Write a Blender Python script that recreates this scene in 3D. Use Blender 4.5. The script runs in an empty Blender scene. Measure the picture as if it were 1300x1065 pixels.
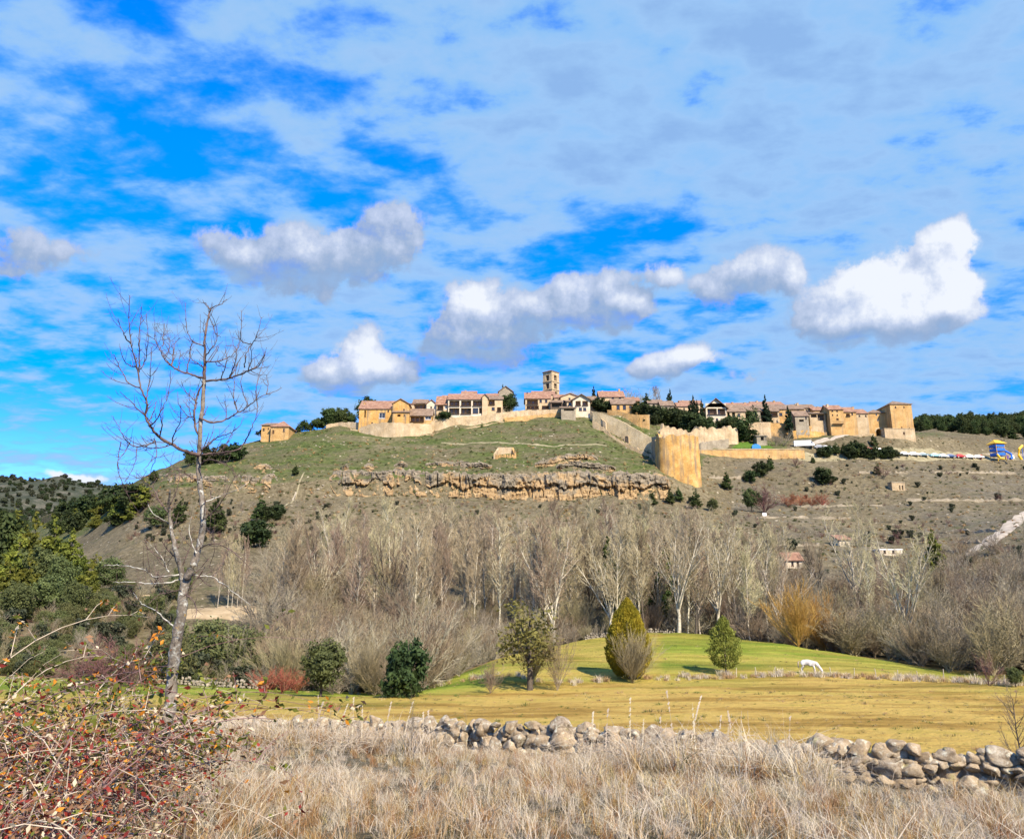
import bpy, math, random
import numpy as np
from mathutils import Vector, noise as mn
R = math.radians
sc = bpy.context.scene
COL = sc.collection

# ------------------------------------------------------------------ camera
F = 1020.0; TH = math.atan(252.5 / 1020.0); CT, ST = math.cos(TH), math.sin(TH)
def ray(px, py):
    a = (px - 650) / F; b = (487.5 - py) / F
    return a, CT - b * ST, ST + b * CT
def at(px, py, Y):
    a, dy, dz = ray(px, py); t = Y / dy
    return Vector((a * t, Y, dz * t))
cam = bpy.data.cameras.new('camera'); camo = bpy.data.objects.new('camera', cam); COL.objects.link(camo)
cam.sensor_width = 36; cam.lens = 36 * F / 1300; cam.shift_y = -45 / 1300
cam.clip_start = 0.1; cam.clip_end = 20000
camo.rotation_euler = (R(90) + TH, 0, 0); sc.camera = camo

# ------------------------------------------------------------------ object helpers
def tag(o, label=None, cat=None, group=None, kind=None):
    if label: o['label'] = label
    if cat: o['category'] = cat
    if group: o['group'] = group
    if kind: o['kind'] = kind
    return o
def empty(name, loc, rz=0.0, label=None, cat=None, group=None):
    o = bpy.data.objects.new(name, None); o.empty_display_size = .3
    COL.objects.link(o); o.location = loc; o.rotation_euler = (0, 0, rz)
    return tag(o, label, cat, group)
def copy_tree(o, parent=None):
    c = o.copy(); COL.objects.link(c); c.parent = parent
    for ch in list(o.children): copy_tree(ch, c)
    return c
class MB:
    def __init__(s): s.v = []; s.f = []; s.m = []; s.arr = []
    def add(s, vs, fs, mi=0):
        b = len(s.v); s.v.extend(vs); s.f.extend([tuple(b + i for i in f) for f in fs]); s.m.extend([mi] * len(fs))
    def box(s, x0, y0, z0, x1, y1, z1, mi=0):
        vs = [(x0,y0,z0),(x1,y0,z0),(x1,y1,z0),(x0,y1,z0),(x0,y0,z1),(x1,y0,z1),(x1,y1,z1),(x0,y1,z1)]
        s.add(vs, [(0,3,2,1),(4,5,6,7),(0,1,5,4),(1,2,6,5),(2,3,7,6),(3,0,4,7)], mi)
    def tube(s, pts, rad, n=5, mi=0, cap=False):
        P = [Vector(p) for p in pts]; L = len(P)
        if L < 2: return
        b = len(s.v); up = Vector((.31, .17, .93))
        for i, p in enumerate(P):
            d = (P[min(i + 1, L - 1)] - P[max(i - 1, 0)])
            if d.length < 1e-9: d = Vector((0, 0, 1))
            d.normalize(); u = d.cross(up)
            if u.length < .15: u = d.cross(Vector((1, 0, 0)))
            u.normalize(); w = d.cross(u); r = rad[i]
            for k in range(n):
                a = 2 * math.pi * k / n; q = p + (u * math.cos(a) + w * math.sin(a)) * r
                s.v.append((q.x, q.y, q.z))
        for i in range(L - 1):
            for k in range(n):
                k2 = (k + 1) % n
                s.f.append((b + i*n + k, b + i*n + k2, b + (i+1)*n + k2, b + (i+1)*n + k)); s.m.append(mi)
        if cap:
            s.f.append(tuple(b + (L-1)*n + k for k in range(n))); s.m.append(mi)
            s.f.append(tuple(b + k for k in reversed(range(n)))); s.m.append(mi)
    def mesh(s, name, mats, smooth=False):
        me = bpy.data.meshes.new(name); me.from_pydata(s.v, [], s.f)
        for m in (mats if isinstance(mats, (list, tuple)) else [mats]): me.materials.append(m)
        if any(s.m): me.polygons.foreach_set('material_index', s.m)
        if smooth: me.polygons.foreach_set('use_smooth', [True] * len(s.f))
        me.update(); return me
    def build(s, name, mats, parent=None, smooth=False):
        o = bpy.data.objects.new(name, s.mesh(name, mats, smooth)); COL.objects.link(o)
        if parent is not None: o.parent = parent
        return o
def qmesh(name, V, nper, mats, mi=None):
    """V: (n*nper,3) vertices, every nper consecutive make a polygon."""
    V = np.asarray(V, dtype=np.float32); n = len(V) // nper
    me = bpy.data.meshes.new(name)
    me.vertices.add(len(V)); me.vertices.foreach_set('co', V.ravel())
    me.loops.add(len(V)); me.loops.foreach_set('vertex_index', np.arange(len(V), dtype=np.int32))
    me.polygons.add(n); me.polygons.foreach_set('loop_start', np.arange(0, len(V), nper, dtype=np.int32))
    try: me.polygons.foreach_set('loop_total', np.full(n, nper, dtype=np.int32))
    except Exception: pass
    for m in (mats if isinstance(mats, (list, tuple)) else [mats]): me.materials.append(m)
    if mi is not None: me.polygons.foreach_set('material_index', np.asarray(mi, dtype=np.int32))
    me.update(calc_edges=True); return me

# ------------------------------------------------------------------ materials
def newmat(name):
    m = bpy.data.materials.new(name); m.use_nodes = True; nt = m.node_tree
    for n in list(nt.nodes): nt.nodes.remove(n)
    out = nt.nodes.new('ShaderNodeOutputMaterial'); p = nt.nodes.new('ShaderNodeBsdfPrincipled')
    nt.links.new(p.outputs[0], out.inputs[0]); return m, nt, p
def node(nt, t, **kw):
    n = nt.nodes.new(t)
    for k, v in kw.items():
        if k.startswith('i_'):
            key = k[2:]; key = int(key) if key.isdigit() else key.replace('_', ' ')
            n.inputs[key].default_value = v
        else: setattr(n, k, v)
    return n
def ramp(nt, fac, stops):
    r = nt.nodes.new('ShaderNodeValToRGB'); e = r.color_ramp.elements
    while len(e) < len(stops): e.new(.5)
    for i, (p, c) in enumerate(stops): e[i].position = p; e[i].color = (*c, 1)
    nt.links.new(fac, r.inputs[0]); return r.outputs[0]
def mixc(nt, fac, a, b, mode='MIX'):
    m = nt.nodes.new('ShaderNodeMix'); m.data_type = 'RGBA'; m.blend_type = mode
    for v, k in ((fac, 0), (a, 6), (b, 7)):
        if hasattr(v, 'links'): nt.links.new(v, m.inputs[k])
        else: m.inputs[k].default_value = v if k == 0 else (*v, 1)
    return m.outputs[2]
def mth(nt, op, a, b=None, c=None, clamp=False):
    m = nt.nodes.new('ShaderNodeMath'); m.operation = op; m.use_clamp = clamp
    for k, v in enumerate((a, b, c)):
        if v is None: continue
        if hasattr(v, 'links'): nt.links.new(v, m.inputs[k])
        else: m.inputs[k].default_value = v
    return m.outputs[0]
def nz(nt, vec, scale, detail=4, rough=.55, dist=0):
    n = node(nt, 'ShaderNodeTexNoise'); n.inputs['Scale'].default_value = scale; n.inputs['Detail'].default_value = detail
    n.inputs['Roughness'].default_value = rough; n.inputs['Distortion'].default_value = dist
    if vec is not None: nt.links.new(vec, n.inputs['Vector'])
    return n.outputs['Fac']
def coords(nt, which='Object'):
    return nt.nodes.new('ShaderNodeTexCoord').outputs[which]
def noise_mat(name, stops, scale=1.0, detail=5, rough=.9, bump=0.0, bscale=None, rnd=0.0, trans=0.0, spec=.2, bdist=.05, fine=None):
    m, nt, p = newmat(name); co = coords(nt)
    c = ramp(nt, nz(nt, co, scale, detail), stops)
    if fine:
        g = nz(nt, co, fine[0], 3); k = mth(nt, 'MULTIPLY_ADD', g, fine[1] * 2, 1 - fine[1])
        c = mixc(nt, 1.0, c, (1, 1, 1)); cc = nt.nodes.new('ShaderNodeVectorMath'); cc.operation = 'SCALE'
        nt.links.new(ramp(nt, nz(nt, co, scale, detail), stops), cc.inputs[0]); nt.links.new(k, cc.inputs['Scale']); c = cc.outputs[0]
    if rnd:
        oi = nt.nodes.new('ShaderNodeObjectInfo'); h = node(nt, 'ShaderNodeHueSaturation')
        nt.links.new(mth(nt, 'MULTIPLY_ADD', oi.outputs['Random'], rnd * .12, .5 - rnd * .06), h.inputs['Hue'])
        nt.links.new(mth(nt, 'MULTIPLY_ADD', oi.outputs['Random'], rnd, 1 - rnd * .5), h.inputs['Value'])
        nt.links.new(c, h.inputs['Color']); c = h.outputs[0]
    nt.links.new(c, p.inputs['Base Color']); p.inputs['Roughness'].default_value = rough
    p.inputs['Specular IOR Level'].default_value = spec
    if bump:
        b = node(nt, 'ShaderNodeBump'); b.inputs['Strength'].default_value = bump; b.inputs['Distance'].default_value = bdist
        nt.links.new(nz(nt, co, bscale or scale * 3, 6), b.inputs['Height']); nt.links.new(b.outputs[0], p.inputs['Normal'])
    if trans:
        t = node(nt, 'ShaderNodeBsdfTranslucent'); nt.links.new(c, t.inputs[0]); mx = nt.nodes.new('ShaderNodeMixShader')
        mx.inputs[0].default_value = trans; nt.links.new(p.outputs[0], mx.inputs[1]); nt.links.new(t.outputs[0], mx.inputs[2])
        out = [n for n in nt.nodes if n.type == 'OUTPUT_MATERIAL'][0]; nt.links.new(mx.outputs[0], out.inputs[0])
    return m
def srgb(r, g, b):
    f = lambda c: (c / 255 / 12.92) if c <= 10 else ((c / 255 + .055) / 1.055) ** 2.4
    return (f(r), f(g), f(b))
def leaf_mat(name, dark, mid, light, scale=.6, trans=.25, rnd=.35):
    return noise_mat(name, [(.3, dark), (.5, mid), (.72, light)], scale, 4, .75, rnd=rnd, trans=trans, spec=.25)
M = {}
M['bark_pale'] = noise_mat('bark_pale', [(.35, (.26,.23,.165)), (.6, (.54,.49,.38))], 2.5, 5, .9, rnd=.3)
M['twig_beige'] = noise_mat('twig_beige', [(.3, (.245,.195,.118)), (.7, (.44,.36,.23))], .35, 3, .9, rnd=.55)
M['twig_brown'] = noise_mat('twig_brown', [(.3, (.15,.115,.068)), (.7, (.33,.265,.165))], .4, 3, .9, rnd=.45)
M['twig_grey'] = noise_mat('twig_grey', [(.3, (.18,.155,.11)), (.7, (.36,.31,.22))], .4, 3, .9, rnd=.3)
M['twig_orange'] = noise_mat('twig_orange', [(.3, (.28,.15,.04)), (.7, (.46,.28,.075))], .5, 3, .85, rnd=.1)
M['twig_red'] = noise_mat('twig_red', [(.3, (.17,.05,.032)), (.7, (.36,.115,.065))], .8, 3, .85, rnd=.25)
M['twig_plum'] = noise_mat('twig_plum', [(.3, (.105,.055,.05)), (.7, (.21,.115,.095))], .8, 3, .85, rnd=.25)
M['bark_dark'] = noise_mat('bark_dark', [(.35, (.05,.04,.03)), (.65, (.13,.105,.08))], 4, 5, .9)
M['pine'] = leaf_mat('pine_needles', (.022,.036,.010), (.055,.078,.020), (.11,.14,.038), .45)
M['evergreen'] = leaf_mat('evergreen_leaves', (.016,.028,.009), (.036,.056,.016), (.075,.10,.028), .5)
M['oak'] = leaf_mat('oak_leaves', (.040,.055,.018), (.085,.105,.034), (.150,.175,.060), .7)
M['cypress'] = leaf_mat('cypress_leaves', (.008,.018,.008), (.016,.034,.014), (.035,.060,.020), .6)
M['yellowgreen'] = leaf_mat('yellow_green_leaves', (.065,.08,.012), (.14,.155,.022), (.27,.26,.04), .5)
M['gold'] = leaf_mat('golden_leaves', (.13,.12,.010), (.27,.22,.018), (.42,.31,.03), .5, rnd=.05)
M['olive'] = leaf_mat('olive_leaves', (.065,.078,.026), (.12,.13,.045), (.20,.205,.085), .5)
M['brown_olive'] = leaf_mat('brown_olive_leaves', (.08,.07,.02), (.15,.135,.035), (.22,.21,.06), .6)
M['lime'] = leaf_mat('lime_leaves', (.10,.12,.02), (.20,.225,.04), (.32,.34,.075), .7, rnd=.05)
M['ivy'] = leaf_mat('ivy_leaves', (.03,.045,.012), (.06,.085,.018), (.11,.135,.032), .6)
M['scrub'] = leaf_mat('scrub_leaves', (.035,.042,.022), (.06,.068,.036), (.10,.105,.058), .3)

# stone, plaster, roofs
def stone_mat(name, a, b, c, bscale=1.6, streak=.25):
    m, nt, p = newmat(name); co = coords(nt)
    col = ramp(nt, nz(nt, co, .35, 7, .65), [(.3, a), (.5, b), (.7, c)])
    v = node(nt, 'ShaderNodeTexVoronoi'); mp = node(nt, 'ShaderNodeMapping'); mp.inputs['Scale'].default_value = (bscale, bscale, bscale * 1.7)
    nt.links.new(co, mp.inputs[0]); nt.links.new(mp.outputs[0], v.inputs['Vector'])
    blk = mth(nt, 'MULTIPLY_ADD', node_sep(nt, v.outputs['Color'], 0), .42, .78)
    s = node(nt, 'ShaderNodeVectorMath', operation='SCALE'); nt.links.new(col, s.inputs[0]); nt.links.new(blk, s.inputs['Scale'])
    mp2 = node(nt, 'ShaderNodeMapping'); mp2.inputs['Scale'].default_value = (.9, .9, .09); nt.links.new(co, mp2.inputs[0])
    st = mth(nt, 'MULTIPLY', mth(nt, 'SUBTRACT', nz(nt, mp2.outputs[0], 1.0, 5), .48, clamp=True), streak * 8, clamp=True)
    col2 = mixc(nt, st, s.outputs[0], (.20, .165, .12))
    nt.links.new(col2, p.inputs['Base Color']); p.inputs['Roughness'].default_value = .92; p.inputs['Specular IOR Level'].default_value = .15
    b = node(nt, 'ShaderNodeBump'); b.inputs['Strength'].default_value = .8; b.inputs['Distance'].default_value = .12
    nt.links.new(mth(nt, 'ADD', v.outputs['Distance'], nz(nt, co, 3, 6)), b.inputs['Height']); nt.links.new(b.outputs[0], p.inputs['Normal'])
    return m
def node_sep(nt, colsock, i):
    s = nt.nodes.new('ShaderNodeSeparateXYZ'); nt.links.new(colsock, s.inputs[0]); return s.outputs[i]
M['ochre'] = stone_mat('ochre_masonry', (.38,.22,.082), (.52,.32,.125), (.64,.43,.20))
M['ochre_bright'] = stone_mat('golden_masonry', (.38,.20,.06), (.55,.32,.10), (.68,.46,.20), 1.3, .5)
M['sandstone'] = stone_mat('pale_sandstone', (.36,.26,.145), (.50,.375,.225), (.62,.50,.33))
M['greystone'] = stone_mat('grey_stone', (.22,.185,.13), (.33,.28,.20), (.44,.38,.285))
M['townwall'] = stone_mat('town_wall_stone', (.42,.32,.18), (.53,.42,.25), (.62,.51,.33), 1.4, .15)
M['plaster'] = noise_mat('cream_plaster', [(.3, (.38,.27,.155)), (.7, (.56,.43,.27))], .6, 5, .9, bump=.2)
M['whiteplaster'] = noise_mat('white_plaster', [(.3, (.44,.36,.25)), (.7, (.64,.56,.43))], .6, 5, .9, bump=.1)
M['wood'] = noise_mat('dark_wood', [(.3, (.045,.025,.015)), (.7, (.12,.068,.038))], 2, 4, .8)
M['white'] = noise_mat('white_paint', [(.3, (.68,.67,.65)), (.7, (.80,.80,.79))], 2, 3, .5)
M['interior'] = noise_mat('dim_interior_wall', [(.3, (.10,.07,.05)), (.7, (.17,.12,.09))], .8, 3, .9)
def roof_mat(name, a, b, c):
    m, nt, p = newmat(name); co = coords(nt)
    col = ramp(nt, nz(nt, co, .8, 8, .7), [(.32, a), (.5, b), (.68, c)])
    w = node(nt, 'ShaderNodeTexWave'); w.wave_type = 'BANDS'; w.bands_direction = 'X'; w.inputs['Scale'].default_value = 1.3; w.inputs['Distortion'].default_value = .4
    nt.links.new(co, w.inputs[0]); b_ = node(nt, 'ShaderNodeBump'); b_.inputs['Strength'].default_value = .9; b_.inputs['Distance'].default_value = .1
    nt.links.new(w.outputs['Fac'], b_.inputs['Height']); nt.links.new(b_.outputs[0], p.inputs['Normal'])
    nt.links.new(col, p.inputs['Base Color']); p.inputs['Roughness'].default_value = .9; return m
M['tile'] = roof_mat('old_clay_tiles', (.12,.08,.052), (.23,.155,.10), (.34,.25,.175))
M['tile_red'] = roof_mat('red_clay_tiles', (.17,.085,.05), (.31,.165,.10), (.42,.28,.19))
def glass_mat():
    m, nt, p = newmat('window_glass'); p.inputs['Base Color'].default_value = (.03,.035,.045,1); p.inputs['Roughness'].default_value = .12
    p.inputs['Specular IOR Level'].default_value = .6; return m
M['glass'] = glass_mat()

# ------------------------------------------------------------------ terrain
Y0 = 60.0
CON = [
 [(-400,None,-45,-1.6),(1700,None,-45,-1.6)],
 [(-400,None,3,-1.72),(1700,None,3,-1.72)],
 [(-400,None,8,-2.0),(650,None,8,-2.2),(1700,None,8,-2.3)],
 [(-400,930,32),(0,932,30),(250,936,28),(650,962,20),(900,985,17),(1100,1000,15),(1300,1012,14),(1700,1040,12)],
 [(-400,936,33.5),(0,937,31.5),(250,941,29.5),(650,968,21.5),(900,992,18.5),(1100,1008,16.5),(1300,1020,15.5),(1700,1050,13.5)],
 [(-400,None,50,-9.0),(0,None,50,-9.0),(650,None,48,-9.4),(1300,None,48,-9.6),(1700,None,48,-9.6)],
 [(-400,880,78),(0,880,78),(450,886,78),(700,874,86),(870,863,91),(1027,858,95),(1240,868,87),(1300,870,85),(1700,872,84)],
 [(-400,860,88),(0,860,90),(300,872,92),(450,881,90),(540,881,90),(600,852,105),(660,826,118),(760,810,128),(850,801,135),(950,812,128),(1100,837,114),(1230,863,100),(1300,865,98),(1700,866,96)],
 [(-400,None,104,-10),(0,None,104,-10),(300,None,110,-13.2),(540,None,110,-13.6),(600,None,120,-11),(660,None,132,-10.5),(850,None,148,-9.5),(1100,None,132,-11),(1300,None,114,-11),(1700,None,112,-11)],
 [(-400,770,150),(0,770,150),(100,775,140),(230,782,132),(350,778,135),(480,750,170),(600,742,180),(900,738,186),(1000,737,186),(1150,745,172),(1300,752,150),(1700,756,145)],
 [(-400,740,210),(0,738,215),(150,720,190),(250,700,190),(330,690,195),(450,680,210),(750,670,222),(900,668,225),(1050,680,225),(1180,705,210),(1300,668,212),(1700,660,205)],
 [(-400,722,300),(0,720,300),(80,705,270),(150,668,255),(190,640,245),(300,634,244),(370,634,245),(450,630,247),(600,633,248),(750,628,251),(800,633,252),(890,640,254),(950,642,262),(1050,640,268),(1160,642,262),(1300,640,262),(1700,630,262)],
 [(-400,714,330),(0,712,330),(80,690,300),(150,655,262),(190,620,250),(300,614,249),(370,612,250),(450,606,252),(600,602,254),(750,598,257),(840,606,258),(890,622,262),(950,610,280),(1050,606,284),(1160,606,286),(1300,606,300),(1700,600,300)],
 [(-400,704,400),(0,702,400),(80,668,350),(150,640,288),(190,612,268),(230,598,266),(330,583,270),(450,574,275),(600,568,278),(750,568,276),(800,583,270),(830,594,263),(860,600,266),(880,596,274),(900,584,296),(950,584,299),(1000,583,301),(1020,583,306),(1050,583,303),(1160,582,305),(1300,583,328),(1700,580,328)],
 [(-400,694,500),(0,692,500),(80,652,430),(130,640,380),(150,630,320),(190,607,295),(230,591,288),(330,561,302),(440,543,305),(500,552,303),(560,549,303),(600,541,305),(660,534,307),(740,526,309),(757,540,298),(775,556,296),(800,572,293),(830,584,287),(860,584,284),(885,574,298),(900,571,303),(950,570,303),(1000,569,306),(1030,564,310),(1050,561,312),(1160,557,313),(1200,558,325),(1300,568,380),(1700,560,380)],
 [(-400,None,510,25),(0,None,510,26),(80,None,445,38),(150,None,330,36),(230,None,300,45),(330,559,308),(440,539,309),(500,541,307),(560,537,307),(600,531,309),(660,525,311),(740,522,312),(775,527,309),(800,530,308),(824,536,306),(860,546,306),(900,558,315),(950,560,318),(1000,560,322),(1030,557,314),(1050,555.5,316),(1160,554,317),(1200,555,335),(1300,563,392),(1700,556,392)],
 [(-400,None,560,24),(0,None,560,26),(80,None,480,34),(150,None,370,30),(230,None,345,42),(330,556,335),(440,None,336,63.5),(500,532,336),(560,530,336),(660,522,336),(740,519,336),(800,524,336),(850,531,336),(900,536,336),(950,537,338),(1000,539,342),(1050,550,342),(1160,550,348),(1300,558,430),(1700,550,430)],
 [(-400,None,640,25),(0,None,640,28),(150,None,430,20),(230,None,430,30),(330,None,430,48),(440,None,430,60),(600,None,430,66),(1000,None,430,68),(1080,None,430,72),(1160,546,430),(1300,550,500),(1700,540,500)],
 [(-400,None,800,46),(0,None,800,48),(150,None,760,30),(330,None,700,20),(600,None,700,40),(1000,None,650,70),(1100,None,620,95),(1165,543,600),(1300,536,620),(1700,520,640)],
 [(-400,592,1300),(0,605,1300),(60,608,1300),(130,616,1300),(200,626,1300),(330,None,1300,110),(1000,None,1300,100),(1165,None,1000,150),(1700,None,1000,170)],
 [(-400,None,2600,100),(1700,None,2600,100)],
 [(-400,None,7000,0),(1700,None,7000,0)],
]
NS = 901; SS = np.linspace(-1.4, 1.4, NS)
CY, CZ = [], []
ker = np.exp(-.5 * (np.arange(-14, 15) / 5.0) ** 2); ker /= ker.sum()
def smooth(a): return np.convolve(np.pad(a, 14, mode='edge'), ker, mode='valid')
for c in CON:
    S, YY, ZZ = [], [], []
    for e in c:
        if e[1] is None: Y, z = e[2], e[3]; X = (e[0] - 650) / F * max(Y, 1) / .985
        else: p = at(*e); X, Y, z = p.x, p.y, p.z
        S.append(X / (Y + Y0)); YY.append(Y); ZZ.append(z)
    o = np.argsort(S); S = np.array(S)[o]; YY = np.array(YY)[o]; ZZ = np.array(ZZ)[o]
    CY.append(smooth(np.interp(SS, S, YY))); CZ.append(smooth(np.interp(SS, S, ZZ)))
CY = np.array(CY); CZ = np.array(CZ)
for k in range(1, len(CY)): CY[k] = np.maximum(CY[k], CY[k-1] + .8)
def namp(Y): return float(np.interp(Y, [0, 15, 40, 100, 180, 300, 600, 1300], [.05, .12, .12, .15, .7, .8, 2.2, 14]))
def hnoise(X, Y):
    a = namp(Y)
    L = 9.0 if Y < 420 else 26.0
    if Y > 700: L = 90.0
    return a * (mn.noise((X / L, Y / L, 3.1)) + .5 * mn.noise((X / L * 2.3, Y / L * 2.3, 7.7)) + .3 * mn.noise((X / L * 5, Y / L * 5, 1.7)))
def base_h(X, Y):
    fi = (X / (Y + Y0) + 1.4) / 2.8 * (NS - 1); fi = min(max(fi, 0), NS - 1.001); i = int(fi); t = fi - i
    return float(np.interp(Y, CY[:, i] * (1 - t) + CY[:, i + 1] * t, CZ[:, i] * (1 - t) + CZ[:, i + 1] * t))
def H(X, Y): return base_h(X, Y) + hnoise(X, Y)
def G(px, py, y0=5.0, y1=1500.0):
    a, dy, dz = ray(px, py); Y = y0; st = .6
    pv = None
    while Y < y1:
        X = a / dy * Y; d = dz / dy * Y - H(X, Y)
        if d < 0:
            if pv is None: break
            lo, hi = pv, Y
            for _ in range(8):
                m = (lo + hi) / 2
                if dz / dy * m - H(a / dy * m, m) < 0: hi = m
                else: lo = m
            Y = hi; break
        pv = Y; Y += st; st = max(.5, Y * .006)
    X = a / dy * Y
    return Vector((X, Y, H(X, Y)))
def gnd(px, Y, py=700):
    a, dy, dz = ray(px, py); X = a / dy * Y
    return Vector((X, Y, H(X, Y)))
def project(p):
    x, y, z = p; d = y * CT + z * ST; u = -y * ST + z * CT
    return 650 + F * x / d, 487.5 - F * u / d

def terrain():
    fr = []
    sub = [2,3,10,2,14,14,12,6,14,24,30,8,20,26,14,12,12,14,34,10,6]
    for k, n in enumerate(sub):
        for j in range(n): fr.append(k + j / n)
    fr.append(len(sub)); fr = np.array(fr)
    cols = np.linspace(0, NS - 1, 640)
    nr, nc = len(fr), len(cols)
    V = np.zeros((nr, nc, 3)); W = np.zeros((nr, nc, 4))
    k0 = np.minimum(fr.astype(int), len(CY) - 2); t = fr - k0
    for j, cf in enumerate(cols):
        i = min(int(cf), NS - 2); u = cf - i
        cy = CY[:, i] * (1 - u) + CY[:, i + 1] * u
        yy = cy[k0] * (1 - t) + cy[k0 + 1] * t
        s = SS[i] * (1 - u) + SS[i + 1] * u
        for r in range(nr):
            Y = float(yy[r]); X = float(s * (Y + Y0)); V[r, j] = (X, Y, H(X, Y))
    # region weights: r meadow, g green amount, b rocky/grey slope, a spare
    for r in range(nr):
        f_ = fr[r]
        for j in range(nc):
            X, Y, Z = V[r, j]
            if Y < 1: px = 650; py = 1000
            else: px, py = project((X, Y, Z))
            n = mn.noise((X / 30, Y / 30, 0)) * .5
            mead = 1.0 if 4.2 < f_ < 7.1 else max(0, 1 - (f_ - 7.1) / .5) if f_ >= 7.1 else 0.0
            if f_ <= 4.2: green = .05
            elif f_ < 7.3:
                green = .15 + .25 * max(0, n)
                if f_ > 5.7 and px > 560: green = .15 + (.62 if px > 840 else .42) * min(1, (f_ - 5.7) / .6) + .3 * n + .25 * max(0, (f_ - 6.5))
                if px < 620: green = max(green, min(1.0, (f_ - 5.4) * 1.1))
            elif f_ < 12: green = .35 + n * .5
            elif f_ < 15:
                green = .85 + n * .5 if px < 890 else .3 + n * .4
                if 880 < px < 1000 and f_ > 13.4: green = .9
                if px > 1140: green = .15 + n * .3
            elif f_ < 18: green = .4 + n * .4; green = .75 if 1010 < px < 1200 and f_ < 16.5 else green
            else: green = .3
            rock = 0.0
            if 9 < f_ < 13.5 and px > 930: rock = .6 + n * .6
            if 10 < f_ < 12.3 and px < 930: rock = .35 + n * .6
            if f_ > 18 and px < 400: rock = .15
            far = 1.0 if (f_ > 17.5 and px < 500) else 0.0
            W[r, j] = (mead, min(max(green, 0), 1), min(max(rock, 0), 1), far)
    idx = np.arange(nr * nc).reshape(nr, nc)
    q = np.stack([idx[:-1, :-1], idx[:-1, 1:], idx[1:, 1:], idx[1:, :-1]], -1).reshape(-1, 4)
    me = bpy.data.meshes.new('ground'); me.vertices.add(nr * nc); me.vertices.foreach_set('co', V.reshape(-1).astype(np.float32))
    me.loops.add(q.size); me.loops.foreach_set('vertex_index', q.ravel().astype(np.int32))
    me.polygons.add(len(q)); me.polygons.foreach_set('loop_start', np.arange(0, q.size, 4, dtype=np.int32))
    try: me.polygons.foreach_set('loop_total', np.full(len(q), 4, dtype=np.int32))
    except Exception: pass
    me.polygons.foreach_set('use_smooth', np.ones(len(q), dtype=bool)); me.update(calc_edges=True)
    at_ = me.color_attributes.new('region', 'FLOAT_COLOR', 'POINT'); at_.data.foreach_set('color', W.reshape(-1).astype(np.float32))
    m, nt, p = newmat('ground_cover'); co = coords(nt)
    a = node(nt, 'ShaderNodeAttribute', attribute_name='region'); sp = nt.nodes.new('ShaderNodeSeparateColor'); nt.links.new(a.outputs['Color'], sp.inputs[0])
    mead, green, rock, far = sp.outputs[0], sp.outputs[1], sp.outputs[2], a.outputs['Alpha']
    mp = node(nt, 'ShaderNodeMapping'); mp.inputs['Scale'].default_value = (.25, 1, 1); nt.links.new(co, mp.inputs[0]); cs = mp.outputs[0]
    big = nz(nt, co, .028, 6, .65)
    gold = ramp(nt, nz(nt, cs, .22, 8, .7), [(.32, (.17,.105,.022)), (.44, (.31,.195,.045)), (.54, (.46,.32,.085)), (.64, (.36,.27,.055)), (.74, (.25,.23,.04))])
    grn = ramp(nt, nz(nt, cs, .16, 8, .68), [(.32, (.07,.10,.012)), (.48, (.15,.20,.022)), (.66, (.32,.34,.05))])
    gm = mth(nt, 'ADD', mth(nt, 'MULTIPLY_ADD', green, 1.3, -.32), mth(nt, 'MULTIPLY_ADD', nz(nt, cs, .15, 9, .75), 2.6, -1.3), clamp=True)
    meadow = mixc(nt, gm, gold, grn)
    dry = ramp(nt, nz(nt, co, .75, 10, .8), [(.32, (.045,.036,.020)), (.46, (.105,.087,.050)), (.57, (.165,.137,.082)), (.72, (.27,.225,.145))])
    hg = ramp(nt, nz(nt, co, .7, 10, .8), [(.33, (.018,.028,.007)), (.46, (.050,.070,.018)), (.57, (.092,.110,.032)), (.70, (.20,.18,.09))])
    mp3 = node(nt, 'ShaderNodeMapping'); mp3.inputs['Scale'].default_value = (.6, .9, 2.2); nt.links.new(co, mp3.inputs[0])
    m2 = mth(nt, 'MULTIPLY', mth(nt, 'SUBTRACT', mth(nt, 'ADD', mth(nt, 'MULTIPLY', green, .62), mth(nt, 'MULTIPLY', nz(nt, mp3.outputs[0], .13, 10, .75), 1.6)), 1.12), 3.0, clamp=True)
    gul = nt.nodes.new('ShaderNodeVectorMath'); gul.operation = 'SCALE'; nt.links.new(dry, gul.inputs[0]); nt.links.new(mth(nt, 'MULTIPLY_ADD', big, 1.3, .35), gul.inputs['Scale']); dry = gul.outputs[0]
    hill = mixc(nt, m2, dry, hg)
    rk = ramp(nt, nz(nt, co, .5, 10, .8), [(.32, (.035,.030,.022)), (.46, (.095,.083,.062)), (.58, (.165,.147,.11)), (.74, (.31,.28,.22))])
    m3 = mth(nt, 'MULTIPLY', mth(nt, 'SUBTRACT', mth(nt, 'ADD', mth(nt, 'MULTIPLY', rock, .7), mth(nt, 'MULTIPLY', nz(nt, mp3.outputs[0], .2, 9, .75), 1.2)), .95), 3.0, clamp=True)
    hill = mixc(nt, m3, hill, rk)
    # scattered pale stones
    v = node(nt, 'ShaderNodeTexVoronoi'); v.inputs['Scale'].default_value = .42; nt.links.new(co, v.inputs['Vector'])
    stn = mth(nt, 'MULTIPLY', mth(nt, 'LESS_THAN', v.outputs['Distance'], .16), mth(nt, 'GREATER_THAN', nz(nt, co, .13, 4), .56))
    hill = mixc(nt, mth(nt, 'MULTIPLY', stn, .8), hill, (.44, .38, .28))
    farc = ramp(nt, nz(nt, co, .035, 9, .8), [(.35, (.028,.036,.022)), (.5, (.052,.058,.038)), (.62, (.12,.11,.085)), (.8, (.20,.175,.14))])
    hill = mixc(nt, far, hill, farc)
    col = mixc(nt, mead, hill, meadow)
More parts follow.
